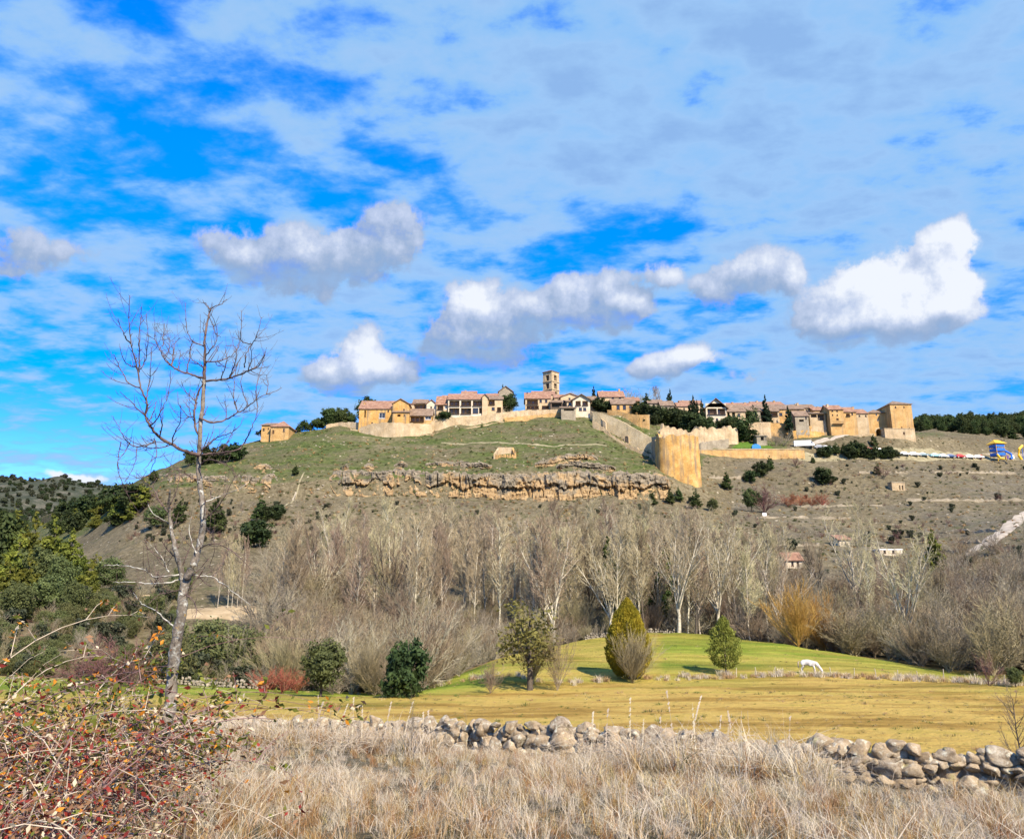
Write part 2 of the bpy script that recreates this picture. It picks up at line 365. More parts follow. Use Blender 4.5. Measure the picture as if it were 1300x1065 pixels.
    nt.links.new(col, p.inputs['Base Color']); p.inputs['Roughness'].default_value = .95; p.inputs['Specular IOR Level'].default_value = .1
    b = node(nt, 'ShaderNodeBump'); b.inputs['Strength'].default_value = 1; b.inputs['Distance'].default_value = .45
    nt.links.new(nz(nt, co, 1.1, 8, .7), b.inputs['Height']); nt.links.new(b.outputs[0], p.inputs['Normal'])
    me.materials.append(m); o = bpy.data.objects.new('ground', me); COL.objects.link(o); tag(o, kind='structure')
terrain()

# draped strips: road and paths
def strip(name, pix, w, mat, lift=.12, kind='structure', y0=100):
    P = [G(x, y, y0) for x, y in pix]; pts = []
    for a, b in zip(P[:-1], P[1:]):
        n = max(2, int((b - a).length / 1.0))
        for j in range(n): pts.append(a.lerp(b, j / n))
    pts.append(P[-1])
    for _ in range(6): pts = [pts[0]] + [(pts[i-1] + pts[i] * 2 + pts[i+1]) / 4 for i in range(1, len(pts) - 1)] + [pts[-1]]
    mb = MB(); n = len(pts); K = 5
    for i, p in enumerate(pts):
        d = (pts[min(i + 1, n - 1)] - pts[max(i - 1, 0)]); d.z = 0; d.normalize(); s = Vector((d.y, -d.x, 0))
        for k in range(K):
            u = k / (K - 1) - .5; ww = w * (1 + .25 * mn.noise((p.x * .3, p.y * .3, 5))); q = p + s * u * ww
            mb.v.append((q.x, q.y, H(q.x, q.y) + lift * (1 if 0 < k < K - 1 else .3)))
    for i in range(n - 1):
        for k in range(K - 1): mb.f.append((i*K+k, i*K+k+1, (i+1)*K+k+1, (i+1)*K+k)); mb.m.append(0)
    o = mb.build(name, mat, smooth=True); tag(o, kind=kind); return o
M['track'] = noise_mat('pale_dirt_track', [(.3, (.27,.23,.175)), (.7, (.45,.39,.31))], .5, 7, .95, bump=.3)
M['track2'] = noise_mat('worn_grass_track', [(.3, (.17,.15,.085)), (.7, (.30,.26,.16))], .7, 7, .95, bump=.3)
M['sand'] = noise_mat('sandy_ground', [(.3, (.22,.165,.09)), (.5, (.33,.25,.145)), (.7, (.43,.34,.21))], .5, 7, .95, bump=.3)
strip('road', [(1330,640),(1300,656),(1262,682),(1225,706),(1195,724),(1170,742)], 4.6, M['track'], .2)
strip('footpath', [(386,600),(378,622),(362,642),(350,655)], .45, M['track2'], .12)
strip('upper_footpath', [(560,562),(640,562),(700,567),(770,566)], 1.0, M['track2'], .1)
strip('dirt_clearing', [(235,778),(280,776),(325,778),(350,781)], 7, M['sand'], .1)
strip('parking_lane', [(1010,579),(1080,580),(1160,580),(1240,581),(1330,581)], 5, M['track2'], .1, y0=200)
strip('gate_track', [(1105,553),(1060,556),(1035,562),(1020,566)], 3, M['track'], .1, y0=200)
strip('field_path', [(1300,765),(1260,757),(1225,755),(1200,752)], 1.6, M['sand'], .12)

# ------------------------------------------------------------------ light and sky
SUN_EL, SUN_AZ = 41.0, 149.0      # azimuth from +Y (view direction) clockwise: right and behind the camera
sd = Vector((math.sin(R(SUN_AZ)) * math.cos(R(SUN_EL)), math.cos(R(SUN_AZ)) * math.cos(R(SUN_EL)), math.sin(R(SUN_EL))))
sl = bpy.data.lights.new('sun', 'SUN'); sl.energy = 5.0; sl.angle = R(.53); sl.color = (1, .87, .69)
so = bpy.data.objects.new('sun', sl); COL.objects.link(so); so.rotation_euler = (-sd).to_track_quat('-Z', 'Y').to_euler(); so.location = (60, -60, 80)

world = bpy.data.worlds.new('World'); sc.world = world; world.use_nodes = True
nt = world.node_tree
for n in list(nt.nodes): nt.nodes.remove(n)
wout = nt.nodes.new('ShaderNodeOutputWorld'); bg = nt.nodes.new('ShaderNodeBackground'); nt.links.new(bg.outputs[0], wout.inputs[0])
sky = nt.nodes.new('ShaderNodeTexSky'); sky.sky_type = 'NISHITA'; sky.sun_disc = False
sky.sun_elevation = R(SUN_EL); sky.sun_rotation = R(SUN_AZ); sky.altitude = 1000; sky.air_density = 1.0; sky.dust_density = .3; sky.ozone_density = 3.0
dirv = nt.nodes.new('ShaderNodeTexCoord').outputs['Generated']
nrm = node(nt, 'ShaderNodeVectorMath', operation='NORMALIZE'); nt.links.new(dirv, nrm.inputs[0]); dv = nrm.outputs[0]
sx = nt.nodes.new('ShaderNodeSeparateXYZ'); nt.links.new(dv, sx.inputs[0]); dx, dy, dz = sx.outputs
az = mth(nt, 'ARCTAN2', dx, dy); el = mth(nt, 'ARCSINE', dz)
def azel(px, py):
    a, b, c = ray(px, py); l = math.sqrt(a*a + b*b + c*c); return math.atan2(a, b), math.asin(c / l)
hs = node(nt, 'ShaderNodeHueSaturation'); hs.inputs['Saturation'].default_value = 1.55; hs.inputs['Value'].default_value = 2.0; hs.inputs['Hue'].default_value = .505
nt.links.new(sky.outputs[0], hs.inputs['Color'])
tint = node(nt, 'ShaderNodeVectorMath', operation='MULTIPLY'); tint.inputs[1].default_value = (.75, .80, 1.12); nt.links.new(hs.outputs[0], tint.inputs[0])
low = node(nt, 'ShaderNodeMapRange'); nt.links.new(el, low.inputs[0]); low.inputs[1].default_value = -.02; low.inputs[2].default_value = .5; low.inputs[3].default_value = .42; low.inputs[4].default_value = 1.0
tn2 = node(nt, 'ShaderNodeVectorMath', operation='SCALE'); nt.links.new(tint.outputs[0], tn2.inputs[0]); nt.links.new(low.outputs[0], tn2.inputs['Scale'])
skyc = tn2.outputs[0]
comb = nt.nodes.new('ShaderNodeCombineXYZ'); nt.links.new(az, comb.inputs[0]); nt.links.new(el, comb.inputs[1]); ae = comb.outputs[0]
def gauss_sum(ng, vec, items):
    """sum of soft elliptical patches in (azimuth, elevation)"""
    acc = None
    for (px, py, rx, ry, w) in items:
        a, e = azel(px, py)
        m = node(ng, 'ShaderNodeVectorMath', operation='MULTIPLY_ADD'); m.inputs[1].default_value = (F / rx, F / ry, 0); m.inputs[2].default_value = (-a * F / rx, -e * F / ry, 0); ng.links.new(vec, m.inputs[0])
        d = node(ng, 'ShaderNodeVectorMath', operation='DOT_PRODUCT'); ng.links.new(m.outputs[0], d.inputs[0]); ng.links.new(m.outputs[0], d.inputs[1])
        g = mth(ng, 'POWER', .3679, d.outputs['Value'])
        acc = mth(ng, 'MULTIPLY', g, w) if acc is None else mth(ng, 'MULTIPLY_ADD', g, w, acc)
    return acc
# high thin broken layer
zz = mth(nt, 'ADD', mth(nt, 'MAXIMUM', dz, 0.0), .13)
pc = nt.nodes.new('ShaderNodeCombineXYZ'); nt.links.new(mth(nt, 'DIVIDE', dx, zz), pc.inputs[0]); nt.links.new(mth(nt, 'DIVIDE', dy, zz), pc.inputs[1])
rot = node(nt, 'ShaderNodeMapping'); rot.inputs['Rotation'].default_value = (0, 0, R(14)); rot.inputs['Scale'].default_value = (1.0, 1.25, 1); nt.links.new(pc.outputs[0], rot.inputs[0])
n1 = nz(nt, rot.outputs[0], 1.1, 5, .5, .2); n2 = nz(nt, rot.outputs[0], 5.6, 8, .58, .1)
cov = gauss_sum(nt, ae, [(1050,120,480,210,.34),(660,60,240,90,.17),(300,110,300,80,.06),(1180,440,230,120,.20),(800,300,80,40,-.50),(700,330,50,22,-.15),(190,250,190,60,-.06),(90,330,150,40,.08),(120,190,60,30,-.15),(330,180,50,20,-.15),(180,20,60,30,-.2),(560,20,60,25,-.15),(40,230,120,70,.0),(530,260,130,40,-.10),(80,385,260,40,.10),(1100,480,260,60,.12),(935,395,55,22,-.25),(1020,250,200,60,.12),(60,530,160,60,-.10),(290,285,60,20,-.24),(660,180,120,90,.14),(130,90,120,50,.08)])
lay = mth(nt, 'ADD', mth(nt, 'MULTIPLY_ADD', n1, 1.2, -.34), mth(nt, 'MULTIPLY_ADD', n2, 1.75, -.80)); lay = mth(nt, 'ADD', lay, cov)
mr = node(nt, 'ShaderNodeMapRange'); mr.interpolation_type = 'SMOOTHSTEP'; nt.links.new(lay, mr.inputs[0]); mr.inputs[1].default_value = .05; mr.inputs[2].default_value = .52; mr.inputs[3].default_value = 0; mr.inputs[4].default_value = .93
thin = ramp(nt, mth(nt, 'MULTIPLY_ADD', lay, .7, mth(nt, 'MULTIPLY', n2, .3)), [(.2, (.85, 2.1, 4.3)), (.42, (1.45, 2.8, 4.5)), (.62, (1.80, 2.95, 4.45)), (.85, (1.45, 2.45, 4.0))])
c1 = mixc(nt, mr.outputs[0], skyc, thin)
# low cumulus clouds
CUM = [(350,335,58,26,.9),(430,330,60,26,.9),(500,300,34,30,.9),(300,330,32,20,.6),
 (460,442,24,20,1),(440,474,40,18,1),(500,482,40,14,.8),(405,492,22,10,.7),
 (603,382,34,16,1),(572,425,28,26,1),(625,425,52,24,1),(600,458,44,12,.8),
 (700,392,38,20,1),(765,386,38,24,1),(845,350,18,12,.95),(808,392,26,16,.8),
 (905,374,22,16,1),(958,345,34,22,1),(1004,355,14,16,.85),
 (1045,410,28,20,1),(1095,372,30,26,1),(1100,420,50,16,1),(1160,385,44,34,1),(1200,345,28,26,1),(1222,308,15,16,1),(1200,396,28,18,.9),
 (880,460,32,14,.9),(825,472,30,10,.75),(950,484,16,10,.5),(100,607,20,6,1),(50,318,44,14,.62),(10,340,30,10,.5)]
CUM = [(a, b - (4 if a != 100 else 0), c * 1.22, d * 1.3, w * .93) for a, b, c, d, w in CUM]
gt = bpy.data.node_groups.new('cumulus_field', 'ShaderNodeTree')
gt.interface.new_socket('Vector', in_out='INPUT', socket_type='NodeSocketVector'); gt.interface.new_socket('D', in_out='OUTPUT', socket_type='NodeSocketFloat')
gi = gt.nodes.new('NodeGroupInput'); go = gt.nodes.new('NodeGroupOutput')
def wn(scale, detail, rough=.5):
    n = node(gt, 'ShaderNodeTexNoise'); n.noise_dimensions = '2D'; n.inputs['Scale'].default_value = scale; n.inputs['Detail'].default_value = detail; n.inputs['Roughness'].default_value = rough
    gt.links.new(gi.outputs[0], n.inputs['Vector']); return n
warp = wn(13, 3); sub = node(gt, 'ShaderNodeVectorMath', operation='SUBTRACT'); gt.links.new(warp.outputs['Color'], sub.inputs[0]); sub.inputs[1].default_value = (.5,.5,.5)
scl = node(gt, 'ShaderNodeVectorMath', operation='SCALE'); scl.inputs['Scale'].default_value = .045; gt.links.new(sub.outputs[0], scl.inputs[0])
addv = node(gt, 'ShaderNodeVectorMath', operation='ADD'); gt.links.new(gi.outputs[0], addv.inputs[0]); gt.links.new(scl.outputs[0], addv.inputs[1])
D = gauss_sum(gt, addv.outputs[0], CUM)
bil = wn(34, 9, .62)
D = mth(gt, 'MULTIPLY_ADD', mth(gt, 'MULTIPLY_ADD', bil.outputs['Fac'], 1.25, -.625), mth(gt, 'MULTIPLY', D, 2.2, clamp=True), D)
gt.links.new(D, go.inputs[0])
def cum(off):
    g = nt.nodes.new('ShaderNodeGroup'); g.node_tree = gt
    a = node(nt, 'ShaderNodeVectorMath', operation='ADD'); a.inputs[1].default_value = (off[0], off[1], 0); nt.links.new(ae, a.inputs[0]); nt.links.new(a.outputs[0], g.inputs[0]); return g.outputs[0]
D0 = cum((0, 0)); D1 = cum((.011, .017))
ms = node(nt, 'ShaderNodeMapRange'); ms.interpolation_type = 'SMOOTHSTEP'; nt.links.new(D0, ms.inputs[0]); ms.inputs[1].default_value = .18; ms.inputs[2].default_value = .48; ms.inputs[4].default_value = .97
brt = gauss_sum(nt, ae, [(1150,370,110,62,.62),(455,455,50,32,.50),(595,385,48,22,.50),(720,380,60,24,.12),(955,335,60,20,.16),(870,455,60,16,.35),(100,606,60,20,.8),(420,310,170,40,.06),(640,455,120,28,-.22),(1070,435,70,22,-.22),(470,500,90,14,-.2),(1222,305,24,22,.25),(850,350,22,14,.2),(400,350,140,22,-.1)])
lit = mth(nt, 'ADD', mth(nt, 'MULTIPLY_ADD', mth(nt, 'SUBTRACT', D0, D1), .62, .15), brt)
cc = ramp(nt, lit, [(.0, (1.42, 1.95, 3.0)), (.22, (1.85, 2.38, 3.4)), (.48, (2.7, 3.15, 4.15)), (.8, (4.4, 4.6, 5.0))])
c2 = mixc(nt, mth(nt, 'MULTIPLY', ms.outputs[0], mth(nt, 'MULTIPLY_ADD', lit, .8, .80, clamp=True)), c1, cc)
nt.links.new(c2, bg.inputs[0]); bg.inputs[1].default_value = .105
sc.view_settings.view_transform = 'Standard'; sc.view_settings.look = 'None'; sc.view_settings.exposure = .96; sc.view_settings.gamma = 1
world.cycles.sampling_method = 'NONE'
sc.cycles.max_bounces = 4; sc.cycles.diffuse_bounces = 2; sc.cycles.glossy_bounces = 2; sc.cycles.transmission_bounces = 3

# ------------------------------------------------------------------ bare trees
def grow(rng, mbs, start, d, L, r, lev, sp):
    n = sp['seg'][min(lev, len(sp['seg'])-1)]; pts = [Vector(start)]; rad = [r]; d = Vector(d).normalized()
    wig = sp['wig']; trop = sp['trop'][min(lev, len(sp['trop'])-1)]; end = sp.get('tip', .25)
    for i in range(n):
        d = (d + Vector((rng.uniform(-wig, wig), rng.uniform(-wig, wig), rng.uniform(-wig, wig) * .6 + trop))).normalized()
        pts.append(pts[-1] + d * (L / n)); rad.append(r * (1 - (1 - end) * (i + 1) / n))
    mb = mbs[0] if lev <= sp['tl'] else mbs[1]
    mb.tube(pts, rad, 6 if r > .1 else (4 if r > .04 else 3))
    if lev >= sp['levels']: return
    k = sp['kids'][lev]; k = int(k * rng.uniform(.85, 1.15) + .5); f0 = sp['from'][lev]
    for j in range(k):
        f = f0 + (1 - f0) * (j + rng.random()) / k; f = min(f, .98); x = f * n; i = min(int(x), n - 1); u = x - i
        p = pts[i].lerp(pts[i+1], u); rr = rad[i] * (1 - u) + rad[i+1] * u; dd = (pts[i+1] - pts[i]).normalized()
        ang = R(rng.uniform(*sp['ang'][lev])); ph = rng.uniform(0, 6.283)
        o = dd.orthogonal().normalized(); o = (o * math.cos(ph) + dd.cross(o) * math.sin(ph)).normalized()
        nd = dd * math.cos(ang) + o * math.sin(ang)
        l = L * sp['len'][lev] * (1 - sp['fall'][lev] * f) * rng.uniform(.7, 1.2)
        grow(rng, mbs, p, nd, l, max(min(rr * .7, r * sp['rad'][lev]), sp['rmin']), lev + 1, sp)
SP = {
 'poplar': dict(h=18, r=.20, levels=3, seg=[10,6,4,3], wig=.07, trop=[.03,.10,.06,.03], kids=[36,11,10], **{'from':[.22,.15,.1]}, ang=[(28,50),(20,45),(20,50)], len=[.36,.45,.42], fall=[.5,.4,.3], rad=[.33,.4,.5], rmin=.026, tl=1),
 'broad': dict(h=7, r=.42, levels=4, seg=[4,8,6,4,3], wig=.10, trop=[.0,.05,.05,.04,.02], kids=[8,9,8,6], **{'from':[.42,.2,.15,.1]}, ang=[(14,42),(20,42),(22,48),(20,50)], len=[1.75,.42,.42,.45], fall=[.1,.45,.5,.4], rad=[.52,.42,.45,.5], rmin=.021, tl=2),
 'bush': dict(h=1.0, r=.10, levels=3, seg=[2,6,4,3], wig=.13, trop=[0,.03,.03,.02], kids=[17,9,8], **{'from':[.1,.15,.1]}, ang=[(6,62),(18,45),(20,55)], len=[4.2,.42,.42], fall=[0,.4,.4], rad=[.5,.45,.5], rmin=.016, tl=0),
 'fine': dict(h=1.0, r=.07, levels=3, seg=[2,6,5,3], wig=.05, trop=[0,.05,.05,.03], kids=[26,12,8], **{'from':[.1,.12,.1]}, ang=[(4,48),(12,28),(12,30)], len=[4.6,.45,.42], fall=[0,.4,.4], rad=[.42,.45,.5], rmin=.013, tl=0),
}
protos = {}
def bare_proto(key, kind, seed, bark, twig, names=('trunk', 'crown'), over=None):
    sp = dict(SP[kind]); sp.update(over or {}); rng = random.Random(seed); a, b = MB(), MB()
    n = sp['h']
    grow(rng, (a, b), (0, 0, -.3), (rng.uniform(-.05,.05), rng.uniform(-.05,.05), 1), sp['h'], sp['r'], 0, sp)
    H_ = max(v[2] for v in b.v)
    protos[key] = (a.mesh(names[0], bark, True), b.mesh(names[1], twig), H_, names)
def place(key, loc, h, label, cat, group=None, name='tree', rz=None, wide=1.0, rng=random.Random(5)):
    a, b, H_, names = protos[key]; s = h / H_
    e = empty(name, loc, rng.uniform(0, 6.28) if rz is None else rz, label, cat, group); e.scale = (s * wide, s * wide, s)
    for me, nm in ((a, names[0]), (b, names[1])):
        if me is None: continue
        o = bpy.data.objects.new(nm, me); COL.objects.link(o); o.parent = e
    return e
for i in range(5): bare_proto(f'pop{i}', 'poplar', 11 + i, M['bark_pale'], M['twig_beige'])
for i in range(3): bare_proto(f'broad{i}', 'broad', 31 + i, M['bark_pale'], M['twig_beige'])
for i in range(2): bare_proto(f'broadb{i}', 'broad', 41 + i, M['bark_dark'], M['twig_brown'])
for i in range(3): bare_proto(f'bushb{i}', 'bush', 51 + i, M['twig_brown'], M['twig_brown'], ('stems', 'twigs'))
for i in range(3): bare_proto(f'bushg{i}', 'bush', 61 + i, M['twig_grey'], M['twig_grey'], ('stems', 'twigs'))
for i in range(2): bare_proto(f'bushr{i}', 'bush', 71 + i, M['twig_red'], M['twig_red'], ('stems', 'twigs'))
for i in range(2): bare_proto(f'bushp{i}', 'bush', 76 + i, M['twig_plum'], M['twig_plum'], ('stems', 'twigs'))
bare_proto('popb', 'poplar', 19, M['bark_dark'], M['twig_brown'])
bare_proto('willow', 'fine', 81, M['bark_dark'], M['twig_orange'], over=dict(kids=[34,13,9]))
bare_proto('fineb', 'fine', 82, M['twig_brown'], M['twig_brown'], ('stems', 'twigs'), over=dict(kids=[46,14,8]))
bare_proto('sapling', 'poplar', 91, M['bark_dark'], M['twig_brown'], over=dict(h=5, r=.07, kids=[26,7,3], len=[.42,.4,.35], rmin=.008, ang=[(35,60),(20,45),(20,50)]))
bare_proto('sapling1', 'poplar', 92, M['bark_dark'], M['twig_brown'], over=dict(h=5, r=.07, kids=[26,7,3], len=[.42,.4,.35], rmin=.008, ang=[(35,60),(20,45),(20,50)]))

# ------------------------------------------------------------------ leafy trees
def leaf_cloud(seed, blobs, n, size, flat=1.0):
    """many small leaf-sized faces through the volume of uneven clumps"""
    rng = np.random.default_rng(seed); out = []; tot = sum(b[3] * b[4] * b[5] for b in blobs)
    for (x, y, z, rx, ry, rz) in blobs:
        k = max(8, int(n * rx * ry * rz / tot))
        # sub-clumps on the blob
        nc = max(5, int(k / 45)); c = rng.normal(size=(nc, 3)); c /= np.linalg.norm(c, axis=1)[:, None]; c *= rng.uniform(.45, 1.0, (nc, 1)) ** .5
        ids = rng.integers(0, nc, k); p = c[ids] + rng.normal(size=(k, 3)) * .17
        P = p * np.array([rx, ry, rz]) + np.array([x, y, z])
        nrm_ = p / (np.linalg.norm(p, axis=1)[:, None] + 1e-6) + rng.normal(size=(k, 3)) * .7
        nrm_ /= np.linalg.norm(nrm_, axis=1)[:, None]
        t = np.cross(nrm_, rng.normal(size=(k, 3))); t /= np.linalg.norm(t, axis=1)[:, None]; b = np.cross(nrm_, t)
        s = size * rng.uniform(.5, 1.3, (k, 1)); t = t * s; b = b * s * .55
        out.append(np.stack([P - t, P - b * .9, P + t, P + b * .9], 1).reshape(-1, 3))
    return np.concatenate(out)
def leafy_proto(key, seed, shape, n, size, mat, H_=6.0, trunk=.16, tb=.25, bark=None, names=('trunk', 'crown')):
    rng = random.Random(seed); bl = []
    if shape == 'round':
        for i in range(9):
            a = rng.uniform(0, 6.28); q = rng.uniform(.1, .62); z = H_ * rng.uniform(.38, .80)
            bl.append((math.cos(a) * q * H_ * .36, math.sin(a) * q * H_ * .36, z, H_ * rng.uniform(.15, .24), H_ * rng.uniform(.15, .24), H_ * rng.uniform(.13, .2)))
        bl.append((0, 0, H_ * .5, H_ * .3, H_ * .3, H_ * .34))
    elif shape == 'bush':
        for i in range(9):
            a = rng.uniform(0, 6.28); q = rng.uniform(.1, .7); z = H_ * rng.uniform(.22, .68)
            bl.append((math.cos(a) * q * H_ * .5, math.sin(a) * q * H_ * .5, z, H_ * rng.uniform(.2, .3), H_ * rng.uniform(.2, .3), H_ * rng.uniform(.18, .28)))
        bl.append((0, 0, H_ * .42, H_ * .38, H_ * .38, H_ * .42))
    elif shape == 'cone':
        for i in range(12):
            f = i / 11; z = H_ * (.14 + .80 * f); rr = H_ * .25 * (1 - f) ** .8 + H_ * .035
            for j in range(3 if f < .7 else 1):
                a = rng.uniform(0, 6.28); q = rr * .55
                bl.append((math.cos(a) * q, math.sin(a) * q, z, rr * .7, rr * .7, H_ * .075))
    elif shape == 'spire':
        for i in range(14):
            f = i / 13; z = H_ * (.06 + .9 * f); rr = H_ * .085 * (math.sin(math.pi * min(1, f * .85 + .18)) ** .6) + .02
            bl.append((rng.uniform(-.2, .2) * rr, rng.uniform(-.2, .2) * rr, z, rr, rr, H_ * .07))
    elif shape == 'egg':
        for i in range(16):
            f = (i + .5) / 16; z = H_ * (.06 + .92 * f); rr = H_ * .33 * math.sin(math.pi * (f * .90 + .06) ** .78) ** .75
            for j in range(4):
                a = rng.uniform(0, 6.28); q = rr * rng.uniform(.25, .6); bl.append((math.cos(a) * q, math.sin(a) * q, z, rr * .5, rr * .5, H_ * .075))
    V = leaf_cloud(seed, bl, n, size)
    crown = qmesh(names[1], V, 4, mat)
    mb = MB(); pts = [(0, 0, -.3), (.03 * H_ * rng.uniform(-1, 1), .03, H_ * .3), (0, 0, H_ * .62), (0, 0, H_ * .85)]
    mb.tube(pts, [trunk, trunk * .75, trunk * .4, trunk * .12], 6)
    for b in bl[:10]: mb.tube([(0, 0, H_ * tb), Vector((b[0] * .5, b[1] * .5, (H_ * tb + b[2]) * .5)), b[:3]], [trunk * .45, trunk * .3, trunk * .12], 4)
    protos[key] = (mb.mesh(names[0], bark or M['bark_dark'], True), crown, max(V[:, 2]), names)
for i in range(3): leafy_proto(f'oak{i}', 101 + i, 'round', 7000, .17, M['oak'])
for i in range(3): leafy_proto(f'shrub{i}', 111 + i, 'bush', 3500, .26, M['evergreen'], 5)
for i in range(2): leafy_proto(f'scrub{i}', 115 + i, 'bush', 1800, .34, M['scrub'], 5)
for i in range(3): leafy_proto(f'juniper{i}', 121 + i, 'cone', 4500, .24, M['pine'], 6)
for i in range(3): leafy_proto(f'pine{i}', 131 + i, 'round', 5000, .26, M['pine'], 7, trunk=.2)
for i in range(2): leafy_proto(f'cypress{i}', 141 + i, 'spire', 3500, .24, M['cypress'], 9)
for i in range(3): leafy_proto(f'yg{i}', 151 + i, 'cone', 8000, .17, M['yellowgreen'], 6)
for i in range(2): leafy_proto(f'dense{i}', 161 + i, 'round', 9000, .24, M['evergreen'], 8, trunk=.25)
for i in range(2): leafy_proto(f'olive{i}', 171 + i, 'bush', 9000, .13, M['olive'], 5)
leafy_proto('hedge', 181, 'bush', 3500, .25, M['cypress'], 4)
def egg_proto(key, seed, H_, wid, n, size, mat, low, rag, trunk):
    """upright crown of fine sprays inside a ragged egg or cone outline"""
    r = np.random.default_rng(seed); rr = random.Random(seed); f = r.random(n) ** .85; a = r.uniform(0, 6.283, n)
    R_ = wid * H_ * (np.sin(np.pi * np.clip(f * .93 + .07, 0, 1) ** .72) ** .8)
    rag_ = np.array([mn.noise((math.cos(x) * 1.8, math.sin(x) * 1.8, y * 9)) * 1.0 + .6 * mn.noise((math.cos(x) * 5, math.sin(x) * 5, y * 22)) for x, y in zip(a, f)])
    q = R_ * (1 + rag * rag_) * np.clip(1 - np.abs(r.normal(size=n)) * .20, .2, 1); P = np.stack([np.cos(a) * q, np.sin(a) * q, H_ * (low + (1 - low) * f) + .3 * rag_], 1)
    up = np.stack([np.cos(a) * .45, np.sin(a) * .45, np.ones(n)], 1) + r.normal(size=(n, 3)) * .4; up /= np.linalg.norm(up, axis=1)[:, None]; t = np.cross(up, r.normal(size=(n, 3))); t /= np.linalg.norm(t, axis=1)[:, None]
    s_ = size * r.uniform(.5, 1.4, (n, 1)); V = np.stack([P - up * s_, P - t * s_ * .38, P + up * s_ * 1.2, P + t * s_ * .38], 1).reshape(-1, 3)
    mb = MB(); mb.tube([(0, 0, -.3), (0, 0, H_ * .4), (0, 0, H_ * .8)], [trunk, trunk * .7, trunk * .2], 7)
    for i in range(14): x = rr.uniform(0, 6.28); z = H_ * rr.uniform(low * .6, .6); mb.tube([(0, 0, z), (math.cos(x) * wid * H_ * .5, math.sin(x) * wid * H_ * .5, z + H_ * .12)], [trunk * .3, trunk * .08], 4)
    protos[key] = (mb.mesh('trunk', M['bark_dark'], True), qmesh('crown', V, 4, mat), float(V[:, 2].max()), ('trunk', 'crown'))
egg_proto('goldegg', 191, 9.5, .30, 42000, .12, M['gold'], .03, .12, .16)
egg_proto('smallgreen', 195, 6.5, .27, 6500, .14, M['lime'], .12, .55, .12)
leafy_proto('ivyclump', 197, 'spire', 3500, .22, M['ivy'], 9)

# ------------------------------------------------------------------ planting by picture position (each at its own distance)
def plant(key, px, top, base=None, Y=None, label=None, cat='tree', group=None, name='tree', wide=1.0, y0=40, rz=None):
    p = G(px, base, y0) if Y is None else gnd(px, Y, (top + (base or 780)) / 2)
    h = at(px, top, p.y).z - p.z
    return place(key, p, max(h, .4), label, cat, group, name, rz, wide)

# the meadow
plant('goldegg', 799, 757, 861, None, 'egg-shaped golden green conifer standing alone on the meadow', 'tree', None, 'conifer', 1.0, rz=.4)
plant('fineb', 803, 789, 867, None, 'leafless twiggy brown shrub in front of the golden green conifer', 'shrub', None, 'bare_shrub', .95)
plant('smallgreen', 922, 780, 856, None, 'small yellow green tree alone on the meadow left of the grazing horse', 'tree', None, 'small_tree', 1.0)
leafy_proto('sparse', 201, 'round', 1700, .16, M['brown_olive'], 7, trunk=.22)
plant('sparse', 673, 758, 876, None, 'thin crowned greenish tree with a dark trunk on the meadow edge', 'tree', None, 'small_tree', 1.15)
plant('fineb', 676, 760, 868, None, 'bare brown twigs inside the thin crowned greenish tree', 'shrub', None, 'bare_shrub', .7)
plant('bushb0', 708, 792, 876, None, 'leaning bare sapling right of the thin crowned greenish tree', 'tree', None, 'sapling', .55)
plant('bushb2', 622, 830, 880, None, 'low bare sapling left of the thin crowned greenish tree', 'tree', None, 'sapling', .75)
plant('sapling', 1272, 855, None, 20, 'thin bare sapling rising behind the stone wall at the right', 'tree', None, 'sapling', .95)
plant('bushp0', 1255, 822, 870, None, 'reddish bare bush right of the meadow beside the green bush', 'bush', None, 'bush', .8)
plant('oak0', 1290, 845, 872, None, 'dense round green bush at the right end of the meadow', 'bush', None, 'bush', 1.2)
# trees and bushes at the meadow's left edge
plant('oak1', 407, 808, 884, None, 'light green leafy oak at the meadow edge beside the red bush', 'tree', None, 'leafy_oak', 1.0)
plant('shrub1', 517, 808, 884, None, 'dark green evergreen bush among bare twigs left of the meadow', 'bush', None, 'evergreen_bush', .9)
for i, (x, t) in enumerate(((338, 845), (358, 842), (378, 850))):
    plant(f'bushr{i%2}', x, t, 880, None, 'vivid red brown bare bush in the low red clump left of the oak', 'bush', 'red brown bushes left of the oak', 'red_bush', 1.6)
plant('olive0', 268, 782, 866, None, 'large grey green leafy bush right of the lichened trunk', 'bush', None, 'olive_bush', 1.1)
plant('olive1', 315, 796, 868, None, 'grey green bush half hidden by bare twigs beside the larger one', 'bush', None, 'olive_bush', .9)
plant('bushg0', 300, 790, 870, None, 'pale grey bare bush in front of the grey green bushes', 'bush', None, 'bare_bush', .8)
plant('olive0', 205, 800, 868, None, 'olive green bush directly behind the lichened foreground trunk', 'bush', None, 'olive_bush', 1.0, rz=2)
for i, (x, t, b) in enumerate(((140, 800, 872), (165, 815, 872), (112, 820, 875))):
    plant(f'bushp{i%2}', x, t, b, None, 'plum red bare bush in the clump beyond the brambles', 'bush', 'plum red bushes beyond the brambles', 'plum_bush', 1.5)

